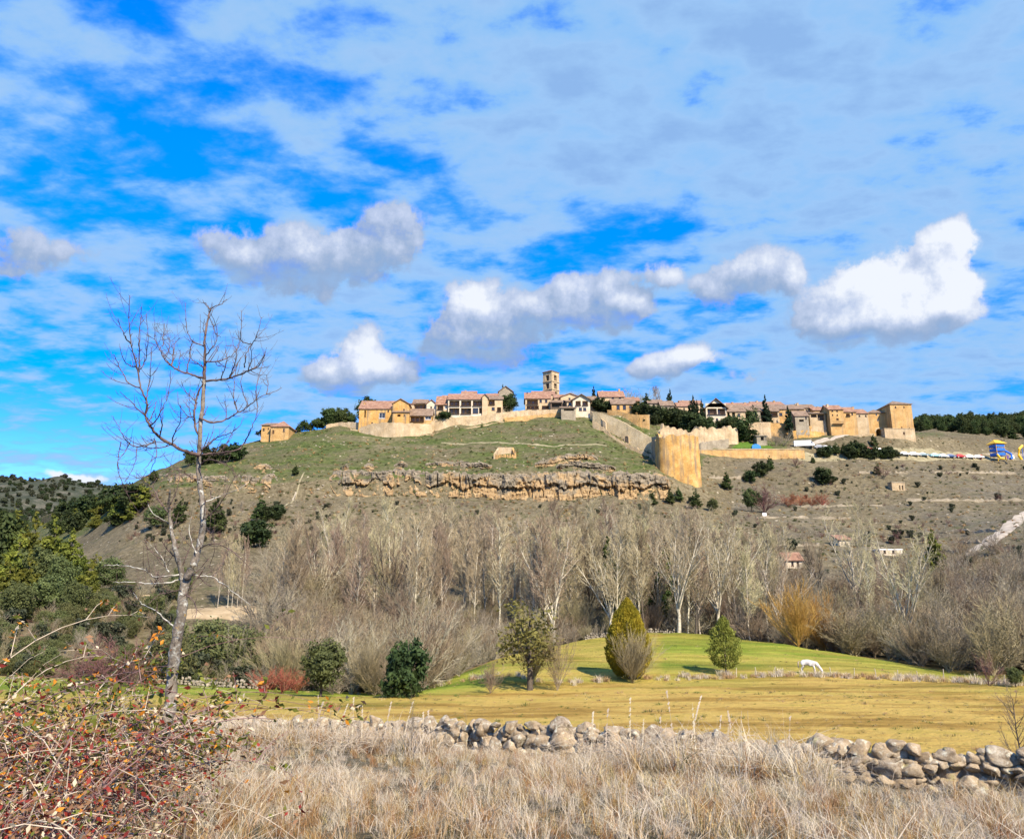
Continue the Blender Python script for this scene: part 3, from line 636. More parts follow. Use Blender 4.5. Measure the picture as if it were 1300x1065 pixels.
# the wood below the hill
rng = random.Random(77)
wood = [  # px, top, Y, key, label
 (703,655,134,'broad0','fan shaped white trunked bare tree behind the bare meadow saplings'),
 (908,640,140,'broad1','tall fan shaped bare tree behind the small yellow green tree'),
 (1078,632,150,'broad2','wide pale bare tree right of the orange willow'),
 (1142,652,122,'broad0','wide bare tree on two dark stems above the green meadow'),
 (1040,660,160,'broadb1','bare tree with a dark slanting limb behind the orange willow'),
]
for x, t, Y, k, l in wood: plant(k, x, t, None, Y, l, 'tree', None, 'bare_tree', .86 if k != 'broadb1' else .7)
plant('pop0', 800, 650, None, 142, 'slender white trunked poplar just behind the golden conifer', 'tree', None, 'poplar', .9)
x = 352
pi = 0
while x < 985:
    for row, (Ya, tops) in enumerate(((140, 652), (160, 643), (176, 637), (194, 634))):
        xx = x + rng.uniform(-9, 9) + row * 7
        t = tops + rng.uniform(-9, 30) + (max(0, 440 - xx) * .24) + (14 if xx > 900 else 0)
        if row < 2 and (500 < xx < 720) : kk = f'pop{rng.randrange(5)}'
        else: kk = rng.choice(['pop0','pop1','pop2','pop3','pop4','popb','broad1','broadb1'])
        lab = ('bare beige poplar in the dense grove below the cliff')
        plant(kk, xx, t, None, Ya + rng.uniform(-7, 7), lab, 'tree', 'bare poplars in the grove below the cliff', 'poplar', .9)
        pi += 1
    x += 18
for x in (994, 1012, 1100, 1118, 1160, 1178, 1205, 1240, 1275, 1310):
    plant(rng.choice(['pop1','pop2','broadb0']), x, rng.uniform(690, 725) + (20 if x > 1180 else 0), None, rng.uniform(130, 165), 'bare thin crowned tree in the wood under the dirt road', 'tree', 'bare trees in the wood under the dirt road', 'bare_tree', .8)
for i, x in enumerate((276, 289, 294, 301, 307)):
    plant(f'pop{i}', x, 672 + (i % 3) * 6, 772, None, 'slender white stemmed tree in the small cluster on the sandy clearing', 'tree', 'white stemmed trees on the sandy clearing', 'poplar', .55, y0=100)
for x, t, Y in ((772, 680, 150), (783, 705, 150), (812, 698, 146), (824, 690, 152), (838, 700, 150), (846, 684, 156)):
    p = gnd(x, Y); e = plant('ivyclump', x, t, None, Y, 'dark green ivy column climbing a poplar trunk behind the golden conifer', 'ivy', 'ivy columns behind the golden conifer', 'ivy', 1.0)
plant('willow', 1008, 728, None, 124, 'bright orange twigged willow at the edge of the green meadow', 'tree', None, 'willow', 1.1)
plant('willow', 1040, 742, None, 128, 'lower orange twigged willow right of the brighter one', 'tree', None, 'willow', 1.0, rz=2.2)
plant('broadb0', 880, 700, None, 134, 'dark bare tree left of the tall fan shaped tree', 'tree', None, 'bare_tree', .9)

# uncountable thickets: many bushes in one object, through geometry nodes
def scatter(name, pts, pkeys, scale_rng, seed, label=None, tilt=.12, zs=(.85, 1.2)):
    """pts: list of (x,y,z,scale). One object whose mesh vertices carry instances of the listed meshes."""
    me = bpy.data.meshes.new(name); me.from_pydata([p[:3] for p in pts], [], [])
    r = random.Random(seed)
    sv, rv, pv = [], [], []
    for p in pts:
        s = p[3] * r.uniform(*scale_rng); sv += [s, s, s * r.uniform(*zs)]
        rv += [r.uniform(-tilt, tilt), r.uniform(-tilt, tilt), r.uniform(0, 6.283)]; pv.append(r.randrange(len(pkeys)))
    for nm, ty, fld, dat in (('siz', 'FLOAT_VECTOR', 'vector', sv), ('rotv', 'FLOAT_VECTOR', 'vector', rv), ('pick', 'INT', 'value', pv)):
        a = me.attributes.new(nm, ty, 'POINT'); a.data.foreach_set(fld, dat)
    o = bpy.data.objects.new(name, me); COL.objects.link(o)
    gc = bpy.data.collections.new(name + '_kinds')
    for i, m_ in enumerate(pkeys):
        q = bpy.data.objects.new(f'{name}_kind_{i:02d}', m_); gc.objects.link(q)
    g = bpy.data.node_groups.new(name + '_scatter', 'GeometryNodeTree')
    g.interface.new_socket('Geometry', in_out='INPUT', socket_type='NodeSocketGeometry'); g.interface.new_socket('Geometry', in_out='OUTPUT', socket_type='NodeSocketGeometry')
    gi = g.nodes.new('NodeGroupInput'); go = g.nodes.new('NodeGroupOutput')
    m2p = g.nodes.new('GeometryNodeMeshToPoints'); iop = g.nodes.new('GeometryNodeInstanceOnPoints'); ci = g.nodes.new('GeometryNodeCollectionInfo')
    ci.inputs['Collection'].default_value = gc; ci.inputs['Separate Children'].default_value = True; ci.inputs['Reset Children'].default_value = True
    def attr(nm, ty):
        n = g.nodes.new('GeometryNodeInputNamedAttribute'); n.data_type = ty; n.inputs['Name'].default_value = nm; return n.outputs['Attribute']
    iop.inputs['Pick Instance'].default_value = True
    g.links.new(gi.outputs[0], m2p.inputs['Mesh']); g.links.new(m2p.outputs[0], iop.inputs['Points']); g.links.new(ci.outputs[0], iop.inputs['Instance'])
    g.links.new(attr('pick', 'INT'), iop.inputs['Instance Index']); g.links.new(attr('siz', 'FLOAT_VECTOR'), iop.inputs['Scale']); g.links.new(attr('rotv', 'FLOAT_VECTOR'), iop.inputs['Rotation'])
    g.links.new(iop.outputs[0], go.inputs[0])
    md = o.modifiers.new('scatter', 'NODES'); md.node_group = g
    tag(o, label, kind='stuff'); return o
def joined(key, s=1.0):
    """the twig and stem mesh of a prototype as one mesh, scaled to height 1"""
    a, b, H_, _ = protos[key]; out = MB(); mats = list(a.materials) + list(b.materials); vs, fs, mi = [], [], []
    for k, me in enumerate((a, b)):
        o0 = len(vs); vs += [tuple(c / H_ * s for c in v.co) for v in me.vertices]
        fs += [tuple(i + o0 for i in p.vertices) for p in me.polygons]; mi += [k] * len(me.polygons)
    me = bpy.data.meshes.new('bush_mesh'); me.from_pydata(vs, [], fs)
    for m_ in mats: me.materials.append(m_)
    me.polygons.foreach_set('material_index', mi); me.update(); return me
edge = lambda px: float(np.interp(px, [-100, 230, 400, 450, 540, 600, 660, 760, 850, 950, 1100, 1230, 1300, 1450], [90, 92, 92, 80, 84, 104, 119, 130, 138, 131, 117, 101, 100, 98]))
JB = [joined(k) for k in ('bushb0', 'bushb1', 'bushb2', 'bushg0', 'bushg1', 'bushg2', 'fineb', 'bushb0', 'bushg0')]
pts = []; r2 = random.Random(9)
for i in range(760):
    px = r2.uniform(335, 1400) if i > 90 else r2.uniform(430, 660); e0 = edge(px) + 2; Y = e0 + (1 - r2.random() ** .7) * 60 if r2.random() < .75 else r2.uniform(e0, 192)
    if 890 < px < 940 and Y < e0 + 8: continue
    p = gnd(px, Y, 790); h = r2.uniform(3.5, 8.0)
    if px > 1060: h *= 1.15
    if Y > 128: h *= .85
    if 480 < px < 720: h *= .72
    pts.append((p.x, p.y, p.z, h))
for i in range(240):
    px = r2.uniform(335, 560) if i % 2 else r2.uniform(820, 1300); Y = r2.uniform(edge(px) + 8, 165); p = gnd(px, Y, 760); pts.append((p.x, p.y, p.z, r2.uniform(4.5, 9.5)))
scatter('thicket', pts, JB, (.8, 1.2), 1, 'dense brown and grey leafless thicket under the poplars')
pts = []
for i in range(520):   # left valley undergrowth
    px = r2.uniform(-60, 345); Y = r2.uniform(96, 150); p = gnd(px, Y, 800); 
    if 225 < px < 360 and 118 < Y < 150: continue
    pts.append((p.x, p.y, p.z, r2.uniform(1.4, 3.6)))
scatter('valley_scrub', pts, [joined('bushb0'), joined('bushg1'), joined('bushb2'), joined('olive0'), joined('olive1'), joined('scrub0')], (.8, 1.2), 2, 'mixed olive and brown scrub in the valley left')
pts = []
for i in range(950):   # low scrub on the right slope and foot of the hill
    px = r2.uniform(900, 1420); py = r2.uniform(592, 742); p = G(px, py, 150)
    if p.y > 340: continue
    if mn.noise((p.x / 18, p.y / 18, 2)) < -.02: continue
    pts.append((p.x, p.y, p.z, r2.uniform(.5, 2.1) * (1 + .5 * (py > 680))))
for i in range(600):
    px = r2.uniform(150, 880) if i < 330 else r2.uniform(150, 420); py = r2.uniform(636, 690); p = G(px, py, 150); pts.append((p.x, p.y, p.z, r2.uniform(.6, 1.8)))
scatter('slope_scrub', pts, [joined('bushb0'), joined('bushg1'), joined('bushp1'), joined('scrub0'), joined('bushg2')], (.7, 1.2), 3, 'low dry scrub scattered over the slopes')
pts = []
for i in range(2600):   # far wooded hill, left, and the plain beyond
    px = r2.uniform(-350, 330); Y = r2.uniform(760, 1340); p = gnd(px, Y, 630)
    if mn.noise((p.x / 70, p.y / 70, 4)) < -.22 and r2.random() < .8: continue
    pts.append((p.x, p.y, p.z - .5, r2.uniform(4, 9)))
scatter('far_woodland', pts, [joined('scrub0'), joined('scrub1'), joined('shrub0')], (.7, 1.2), 4, 'dark wooded hillside far beyond the valley', .1, (.7, 1.1))
pts = []
for i in range(1500):   # pine ridge, right
    px = r2.uniform(1158, 1560); Y = r2.uniform(420, 650); p = gnd(px, Y, 545)
    if Y < 480 and r2.random() < .6: continue
    pts.append((p.x, p.y, p.z - .3, r2.uniform(5.0, 9)))
scatter('pine_wood', pts, [joined('juniper0'), joined('pine0'), joined('pine1')], (.8, 1.2), 5, 'dark green pine wood on the ridge right of the square tower', .05)

# left valley evergreens, each a tree
L_ = [(8,636,745,'yg0'),(35,648,745,'yg1'),(62,655,742,'yg1'),(85,668,742,'yg2'),(15,672,760,'yg2'),(50,690,765,'oak2'),(98,690,745,'yg0'),(118,700,748,'yg2'),(-20,640,750,'pine2'),(30,700,775,'yg1'),(75,705,768,'oak0'),(5,705,780,'yg0'),(108,708,765,'yg1'),(140,705,752,'oak1'),(-35,690,775,'yg2'),(128,724,768,'shrub0'),(60,728,786,'oak1'),(20,735,795,'oak2'),(92,735,788,'oak0')]
for i, (x, t, b, k) in enumerate(L_):
    if k == 'shrub0': plant(k, 120, 727, 757, None, 'round very dark green bush apart from the valley trees at the left', 'bush', None, 'evergreen_bush', .9, y0=95)
    else: plant(k, x, t, b, None, 'olive and yellow green conifer in the dense stand at the left edge' if k[0] == 'y' else ('dark green pine in the dense stand at the left edge' if k[0] == 'p' else 'grey green leafy oak low in the stand at the left edge'), 'tree', {'y': 'yellow green conifers at the left edge', 'p': 'dark pines at the left edge', 'o': 'grey green oaks at the left edge'}[k[0]], {'y': 'conifer', 'p': 'pine_tree', 'o': 'leafy_oak'}[k[0]], .95, y0=95)
# trees on the left shoulder of the hill
for i, (x, t, b) in enumerate(((70,640,672),(85,634,668),(100,632,664),(112,626,660),(128,618,655),(142,612,650),(155,614,660),(168,612,652),(180,606,648),(95,648,676),(120,646,672),(148,640,668),(165,634,662),(75,655,680))):
    plant(f'shrub{i%3}' if i % 2 else f'yg{i%3}', x, t, b, None, 'dark green bushy tree on the left shoulder of the hill', 'tree', 'bushy trees on the left shoulder of the hill', 'bushy_tree', 1.15, y0=150)
HS = [(194,596,614,'pine0','small pine on the skyline left of the foreground trunk'),(240,571,592,'pine1','dark round pine on the skyline behind the foreground trunk'),(262,566,590,'shrub1','wide dark bush on the skyline just right of the foreground trunk'),(283,562,588,'pine2','rounded dark pine on the skyline right of the foreground tree'),(298,562,585,'shrub2','dark bush on the skyline left of the small ochre house'),
 (330,628,662,'juniper0','pointed dark juniper left of the narrow footpath'),(350,638,660,'shrub1','round dark green bush beside the narrow footpath'),(340,642,662,'shrub2','low dark bush between the juniper and the footpath bush'),(322,658,695,'shrub0','large dark green bush below the narrow footpath'),
 (272,628,676,'juniper1','tall brown green juniper below the cliff at the left'),(228,630,664,'juniper2','dark green juniper behind the foreground trunk'),(375,588,603,'juniper1','tiny dark cypress on the outcrop above the footpath'),(195,640,672,'oak1','olive bush on the slope left of the foreground trunk'),
 (337,543,559,'shrub0','dark bush in front of the small ochre house')]
for x, t, b, k, l in HS: plant(k, x, t, b, None, l, 'tree' if k[0] in 'pj' else 'bush', None, {'p': 'pine_tree', 'j': 'juniper', 's': 'evergreen_bush', 'o': 'bush'}[k[0]], 1.25 if k[0] in 'so' else 1, y0=150)
for i, (x, t, b) in enumerate(((372,536,556),(380,533,555),(388,534,553),(396,530,551),(404,524,549),(412,517,546),(418,520,545),(426,516,543),(433,518,541),(440,524,540))):
    plant(('juniper', 'pine')[i % 2] + str(i % 3), x, t, None, 312, 'dark pine in the row between the small ochre house and the large one', 'tree', 'pines between the two ochre houses', 'pine_tree', 1.15)
plant('pine0', 461, 502, None, 330, 'dark pine behind the large ochre house at its left', 'tree', None, 'pine_tree', 1.1)
plant('dense1', 646, 498, None, 314, 'big dark green cedar between the balconied houses', 'tree', None, 'cedar_tree', 1.15)
for x, t, Y, l in ((594,505,310,'narrow dark tree in front of the two storey balconied house'),(670,497,318,'narrow dark tree right of the big cedar'),(638,487,345,'dark conifer tip rising behind the big cedar'),
   (757,489,335,'tall thin cypress right of the white porch house'),(777,499,335,'short thin cypress in front of the long terracotta house'),(857,493,340,'slim cypress among the bare grey plaza trees'),(826,498,335,'brownish cypress left of the bare grey plaza trees'),(854,500,333,'dark forked cypress above the ivy garden'),
   (883,508,318,'leftmost cypress in the clump by the white gabled house'),(887,501,317,'tallest cypress in the clump by the white gabled house'),(892,507,317,'third cypress in the clump by the white gabled house'),(898,506,316,'rightmost cypress in the clump by the white gabled house'),
   (981,500,326,'very tall slim cypress in front of the long tiled row'),(986,516,326,'short cypress just right of the very tall slim one'),(1011,514,322,'single dark cypress on the ochre retaining wall')):
    plant(f'cypress{int(x)%2}', x, t, None, Y, l, 'tree', None, 'cypress_tree', 1.25 if x == 1011 else 1.0)
plant('juniper0', 826, 499, None, 336, 'brownish pointed conifer below the bare plaza trees', 'tree', None, 'conifer', 1.0)
for i, (x, t, Y, w) in enumerate(((746,508,322,1.1),(762,505,326,1.5),(775,508,322,1.2),(815,510,316,1.4),(828,512,314,1.5),(840,515,312,1.5),(852,517,312,1.4),(865,519,311,1.4),(878,520,311,1.3),(835,525,306,1.2),(822,528,305,.9),(905,527,312,1.1),(932,528,316,1.5),(944,527,317,1.3),(960,517,326,.9),(965,514,328,.8),(560,521,306,1.6),(886,525,309,1.5))):
    plant(('dense0', 'shrub1', 'shrub2', 'dense1')[i % 4], x, t, None, Y, 'dark green garden bush growing among the houses on the hill', 'bush', 'garden bushes among the houses', 'garden_bush', w)
for x, t, Y, l in ((808,488,350,'wide grey bare tree left on the plaza skyline'),(822,489,352,'wide grey bare tree right on the plaza skyline'),(842,489,356,'pale thin bare tree right of the plaza trees'),(738,494,350,'faint bare tree on the skyline right of the church tower')):
    plant('bushg0' if x != 842 else 'pop1', x, t, None, Y, l, 'tree', None, 'bare_tree', .9)
for i, (x, t, b, k, l) in enumerate(((1043,568,580,'shrub0','leftmost dark bush in the row below the village wall'),(1062,560,577,'juniper0',None),(1050,564,580,'shrub1',None),(1072,561,577,'juniper1',None),(1085,559,578,'shrub2',None),(1095,562,581,'shrub0',None),(1080,566,582,'shrub1',None),(1110,550,566,'juniper2','single dark bush standing above the row near the arched gate'),(1113,562,580,'juniper0',None),(1106,567,583,'shrub2',None),(1122,568,582,'shrub1',None),(1128,566,582,'shrub0',None),(1138,570,580,'shrub2','rightmost small round bush of the row by the parked cars'),
   (1046,592,614,'shrub1','round green bush alone in the middle of the right slope'),(1032,578,588,'juniper1','small dark bush right of the long terrace wall'),(1114,586,603,'juniper2','small green bush beside a bare brown one on the right slope'),(978,578,598,'juniper0','pointed green bush under the long terrace wall'),(966,585,604,'shrub2','round dark bush under the long terrace wall'),(952,596,612,'shrub0','dark bush left of the two under the terrace wall'),(923,597,622,'juniper1','green juniper to the right of the tall golden bastion'),
   (828,622,642,'juniper0','leftmost small conifer at the foot of the golden bastion'),(851,618,640,'juniper1','second small conifer at the foot of the golden bastion'),(862,617,636,'juniper2','third small conifer at the foot of the golden bastion'),(884,620,645,'juniper0','rightmost small conifer at the foot of the golden bastion'),
   (1010,578,592,'bushp0','brown bare bush beside the pale boulder'),(1122,588,606,'bushp1','bare brown bush on the right slope'),(970,610,652,'bushp0','large dark purple bare bush right of the bastion'),(955,618,650,'oak2','yellowish green bush beside the purple bare one'),(995,543,566,'bushg1','large bare grey bush below the ochre retaining wall'),(985,546,566,'bushg2','bare grey bush beside the little hut'),
   (905,632,650,'oak1','small olive bush at the foot of the slope right of the bastion'))):
    plant(k, x, t, b, None, l or 'dark evergreen bush in the middle of the row below the village wall', 'bush', None if l else 'evergreen bushes in the row below the village wall', 'bush' if k[0] == 'b' else 'evergreen_bush', 1.25 if k[0] in 'sb' else 1.0, y0=150)
for x in (1000, 1015, 1030, 1045):
    plant(f'bushr{x%2}', x, 625, 643, None, 'rust brown bare bush in the band right of the purple one', 'bush', 'rust brown bushes on the right slope', 'bare_bush', 1.9, y0=150)
plant('yg2', 1188, 668, None, 175, 'green juniper by the bare trees under the dirt road', 'tree', None, 'juniper', .7)

# ------------------------------------------------------------------ buildings
def slab(mb, a, b, c, d, t=.22, mi=0):
    """a thick slab from four upper corners"""
    up = [Vector(v) for v in (a, b, c, d)]; n = (up[1] - up[0]).cross(up[3] - up[0]).normalized()
    if n.z < 0: n = -n
    lo = [v - n * t for v in up]; mb.add([tuple(v) for v in up + lo], [(0,1,2,3),(7,6,5,4),(0,4,5,1),(1,5,6,2),(2,6,7,3),(3,7,4,0)], mi)
def tri_prism(mb, pts, y0, y1):
    n = len(pts); vs = [(x, y0, z) for x, z in pts] + [(x, y1, z) for x, z in pts]
    mb.add(vs, [tuple(range(n)), tuple(reversed(range(n, 2 * n)))] + [(i, i + n, (i + 1) % n + n, (i + 1) % n) for i in range(n)])
def facade(mb, W, H_, ops, z0=-4.0, th=.0):
    us = sorted({0, W} | {v for o in ops for v in (o[0], o[2])}); zs = sorted({z0, H_} | {v for o in ops for v in (o[1], o[3])})
    for i in range(len(us) - 1):
        for j in range(len(zs) - 1):
            cu, cz = (us[i] + us[i+1]) / 2, (zs[j] + zs[j+1]) / 2
            if any(o[0] < cu < o[2] and o[1] < cz < o[3] for o in ops): continue
            mb.add([(us[i],0,zs[j]),(us[i+1],0,zs[j]),(us[i+1],0,zs[j+1]),(us[i],0,zs[j+1])], [(0,1,2,3)])
    for (a, b, c, d, dep) in ops:
        mb.add([(a,0,b),(c,0,b),(c,0,d),(a,0,d),(a,dep,b),(c,dep,b),(c,dep,d),(a,dep,d)], [(0,1,5,4),(1,2,6,5),(2,3,7,6),(3,0,4,7)])
hrng = random.Random(3)
def house(name, label, x0, x1, eave, base, Y, D, roof='gx', peak=None, wall='sandstone', tiles='tile', wins=(), chim=(), yaw=0, cat='house', over=.45, shift=0, group=None):
    xm = (x0 + x1) / 2; b = at(xm, base, Y); top = at(xm, eave, Y); W = at(x1, base, Y).x - at(x0, base, Y).x; Hh = top.z - b.z
    root = empty(name, b, R(yaw), label, cat, group); W2 = W / 2
    rise = max(.3, at(xm, peak, Y + (0 if roof == 'gy' else D / 2)).z - top.z - .2) if peak is not None else 1.2
    cu = lambda p: (p - x0) / (x1 - x0) * W; cz = lambda p: (base - p) / (base - eave) * Hh
    ops = []; fin = []
    for w in wins:
        a, p0, c, p1, kind = w
        u0, u1, z0, z1 = cu(a), cu(c), cz(p1), cz(p0); u0 = max(u0, .12); u1 = min(u1, W - .12); z1 = min(z1, Hh - .12)
        dep = {'w': .18, 'd': .25, 'l': 1.7, 'o': 1.2, 's': .25}[kind]
        ops.append((u0, z0, u1, z1, dep)); fin.append((u0, z0, u1, z1, dep, kind))
    mb = MB(); facade(mb, W, Hh, ops)
    mb.add([(0,D,-4),(W,D,-4),(W,D,Hh),(0,D,Hh),(0,0,-4),(0,0,Hh),(W,0,-4),(W,0,Hh)], [(1,0,3,2),(0,4,5,3),(6,1,2,7)])
    mb.add([(.01,.01,Hh-.02),(W-.01,.01,Hh-.02),(W-.01,D-.01,Hh-.02),(.01,D-.01,Hh-.02)], [(0,1,2,3)])
    rm = MB(); o = over
    if roof == 'gx':
        mb.add([(0,0,Hh),(0,D,Hh),(0,D/2,Hh+rise),(W,0,Hh),(W,D,Hh),(W,D/2,Hh+rise)], [(0,2,1),(3,4,5)])
        k = rise / (D / 2); slab(rm, (-o,-o,Hh-o*k+.24),(W+o,-o,Hh-o*k+.24),(W+o,D/2,Hh+rise+.24),(-o,D/2,Hh+rise+.24)); slab(rm, (-o,D+o,Hh-o*k+.24),(W+o,D+o,Hh-o*k+.24),(W+o,D/2+.01,Hh+rise+.235),(-o,D/2+.01,Hh+rise+.235))
    elif roof == 'gy':
        mb.add([(0,0,Hh),(W,0,Hh),(W2,0,Hh+rise),(0,D,Hh),(W,D,Hh),(W2,D,Hh+rise)], [(0,1,2),(4,3,5)])
        k = rise / W2; slab(rm, (-o,-o,Hh-o*k+.24),(W2,-o,Hh+rise+.24),(W2,D+o,Hh+rise+.24),(-o,D+o,Hh-o*k+.24)); slab(rm, (W+o,-o,Hh-o*k+.24),(W2+.01,-o,Hh+rise+.235),(W2+.01,D+o,Hh+rise+.235),(W+o,D+o,Hh-o*k+.24))
    elif roof == 'hip':
        rl = max(0, W - D) / 2; q = [(-o,-o,Hh+.05),(W+o,-o,Hh+.05),(W+o,D+o,Hh+.05),(-o,D+o,Hh+.05),(W2-rl-.01,D/2,Hh+rise),(W2+rl+.01,D/2,Hh+rise)]
        q += [(x, y, z - .2) for x, y, z in q[:4]]
        rm.add(q, [(0,1,5,4),(1,2,5),(2,3,4,5),(3,0,4),(0,6,7,1),(1,7,8,2),(2,8,9,3),(3,9,6,0),(9,8,7,6)])
    elif roof == 'shed':
        mb.add([(0,0,Hh),(0,D,Hh),(0,D,Hh+rise),(W,0,Hh),(W,D,Hh),(W,D,Hh+rise)], [(0,2,1),(3,4,5),(1,2,5,4)])
        k = rise / D; slab(rm, (-o,-o,Hh-o*k+.24),(W+o,-o,Hh-o*k+.24),(W+o,D+o,Hh+rise+o*k+.24),(-o,D+o,Hh+rise+o*k+.24))
    else:
        rm.box(-.1,-.1,Hh,W+.1,D+.1,Hh+.25)
    sh = lambda m: [setattr_v(m, W2)]
    for m_ in (mb, rm): m_.v = [(x - W2, y, z) for x, y, z in m_.v]
    mb.build('wall', M[wall] if isinstance(wall, str) else wall, root); rf = rm.build('roof', M[tiles], root)
    for (px, dy_, h) in chim:
        c = MB(); u = cu(px) - W2; zb = Hh + (rise if roof in ('gx','hip') else .5) * .4
        c.box(u-.35,dy_-.35,zb,u+.35,dy_+.35,zb+h); c.box(u-.45,dy_-.45,zb+h,u+.45,dy_+.45,zb+h+.15)
        c.build('chimney', M['ochre'] if hrng.random() < .5 else M['plaster'], rf)
    for (u0, z0, u1, z1, dep, kind) in fin:
        u0 -= W2; u1 -= W2
        f = MB(); t = .09
        if kind in 'ws':
            y = dep - .07
            f.box(u0,y,z0,u0+t,y+.06,z1); f.box(u1-t,y,z0,u1,y+.06,z1); f.box(u0+t,y,z1-t,u1-t,y+.06,z1); f.box(u0+t,y,z0,u1-t,y+.06,z0+t); f.box((u0+u1)/2-.03,y+.005,z0+t,(u0+u1)/2+.03,y+.055,z1-t)
            f.box(u0-.08,-.08,z0-.14,u1+.08,dep-.1,z0-.003)
            fr = f.build('window', M['wood'] if kind == 'w' else M['white'], root)
            g = MB(); g.box(u0+.005,dep-.005,z0+.005,u1-.005,dep+.03,z1-.005); g.build('pane', M['glass'], fr)
        elif kind == 'd':
            f.box(u0+.01,dep-.06,z0,u1-.01,dep+.02,z1-.01); f.build('door', M['wood'], root)
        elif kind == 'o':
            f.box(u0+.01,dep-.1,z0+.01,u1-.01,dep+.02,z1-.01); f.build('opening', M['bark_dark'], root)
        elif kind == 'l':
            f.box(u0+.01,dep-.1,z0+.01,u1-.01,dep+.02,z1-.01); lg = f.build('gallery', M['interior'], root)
            n = max(1, int((u1 - u0) / 2.4)); g = MB()
            for i in range(1, n + 1 if n > 1 else 1):
                x = u0 + (u1 - u0) * i / (n + 1); g.box(x-.12,.05,z0+.01,x+.12,.3,z1-.01)
            for i in range(int((u1 - u0) / .35)):
                x = u0 + .17 + i * .35; g.box(x-.03,.12,z0+.12,x+.03,.17,z0+1.0)
            g.box(u0+.01,.1,z0+1.0,u1-.01,.2,z0+1.1)
            g.box(u0-.1,-.5,z0-.2,u1+.1,-.003,z0-.02)
            for i in range(int((u1 - u0 - .4) / 1.7)):
                x = u0 + .5 + i * 1.7; g2 = MB(); g2.box(x,dep-.16,z0+.15,x+.8,dep-.11,z0+min(2.0,(z1-z0)*.8)); g2.build('window', M['glass'], lg)
            g.build('railing', M['wood'], lg)
    return root
w = 'w'
# left to right along the hill
house('small_house', 'small ochre stone house alone on the left shoulder of the hill', 343, 366, 541.5, 557, 300, 9, 'hip', 534, 'ochre', 'tile_red', [(358.5,544,360.5,548,w),(345,546,347.5,551,'d')])
house('low_wing', 'low wing joined to the left of the small ochre house', 331, 343, 540, 557, 302, 7, 'shed', 535, 'ochre', 'tile', [(333,544,335,547,w),(339,543,340.5,545,w)])
house('hall', 'large ochre stone hall with a wide bluish window', 455, 497, 519, 545, 303, 14, 'gx', 509, 'ochre_bright', 'tile_red', [(480.5,524,488,531,'s'),(461.5,521,463.5,530,'o'),(471,536,473,538,w),(497-6,512+9,493,523,w)], [(459,4,1.2)])
house('gable_house', 'tall ochre gable end joined to the right of the large hall', 497.3, 518, 512.5, 545, 302, 12, 'gy', 506, 'ochre_bright', 'tile_red', [(511,519,513,521,w),(505,527,508,530,'o'),(500,531,502,534,w)], [(500,5,1.6),(503,3,1.2)])
house('annex', 'small ochre annex with a lean-to roof in front of the gable end', 498, 519, 523.5, 540, 300, 2, 'shed', 521, 'ochre_bright', 'tile', [(504,526,508,529,'o'),(512,526,513.5,528.5,w)])
house('cottage', 'low pale stone cottage seen between the gable end and the white balcony house', 517, 525, 513, 535, 309, 8, 'shed', 511, 'plaster', 'tile_red', [(519,517,521,519,w)])
house('balcony_house', 'white house with one dark timber balcony under a grey eave', 524, 541, 512, 530, 311, 9, 'gx', 507, 'whiteplaster', 'tile', [(525,513,540,519,'l')], [(536,5,1)])
house('white_house', 'plain white gabled house right of the dark balcony', 541.2, 553.5, 512.5, 530, 310, 9, 'gy', 507, 'whiteplaster', 'tile_red', [(546,516,548,519,w)])
house('terrace_house', 'low house with a wide shaded terrace and blue window below the balconies', 520, 548, 527.5, 539, 303.5, 8, 'gx', 519, 'ochre', 'tile', [(521,529,538,535,'l'),(539.5,528.5,547,532.5,'s')])
house('awning_house', 'cream house with a red awning balcony beside the hedge', 553.8, 568, 513.5, 531, 309, 8, 'gx', 503, 'plaster', 'tile_red', [(555,514.5,562.5,519.5,'l'),(564,515,567,519,'s')], [(562,4,1.2)])
house('two_storey_house', 'long two storey house with stacked open balconies behind white posts', 568.5, 616, 507, 530, 308, 11, 'gx', 500, 'whiteplaster', 'tile_red', [(570,508.6,583,515,'l'),(585,508.6,598,515,'l'),(600,508.6,613,515,'l'),(570,518,583,525,'l'),(585,518,598,525,'l'),(600,518,607,525,w),(608,517.5,612.5,525,'o')], [(577,5,1.2),(598,6,1.5),(608,6,1.2)])
house('gable_house', 'narrow cream gable end closing the two storey balcony house', 612, 619, 504, 529, 307.3, 9, 'gy', 500, 'plaster', 'tile', [])
house('balcony_house', 'cream house with dark balcony left of the big cedar', 619.3, 638, 507, 529, 309, 9, 'gx', 503, 'plaster', 'tile', [(620,508,628,513.5,'l'),(624,517,628,521,w),(631,517,636,522,'l')])
house('stone_gable', 'pale grey stone gable rising behind the big cedar', 633, 651, 497, 520, 338, 6, 'gy', 490, 'greystone', 'tile', [])
house('long_house', 'long terracotta roofed house with dark upper gallery right of the cedar', 667, 699, 506, 521, 314, 10, 'gx', 498.5, 'plaster', 'tile_red', [(669,507.3,683,513,'l'),(685,507.5,688,511,w),(692,507.5,695,511,w),(668.5,515,684,519,'l'),(688,515,697,519,'l')], [(671,5,1.2),(685,5,1.2)])
house('rear_house', 'terracotta roofed house between the long house and the church tower', 676, 704, 501, 515, 332, 8, 'gx', 496.5, 'plaster', 'tile_red', [(688,503,690,506,w),(697,503,699,506,w)], [(682,5,1)])
house('house', 'cream gabled house just right of the church tower', 712, 736, 504, 522, 318, 9, 'gy', 499, 'plaster', 'tile_red', [(722,505,724.5,508,w),(715,508,718,511,w)])
house('timber_shed', 'dark open timber lean-to between the church tower and the porch house', 699, 714, 511, 521, 312, 5, 'shed', 506.5, 'interior', 'tile', [(700.5,512.5,713,520.5,'o')])
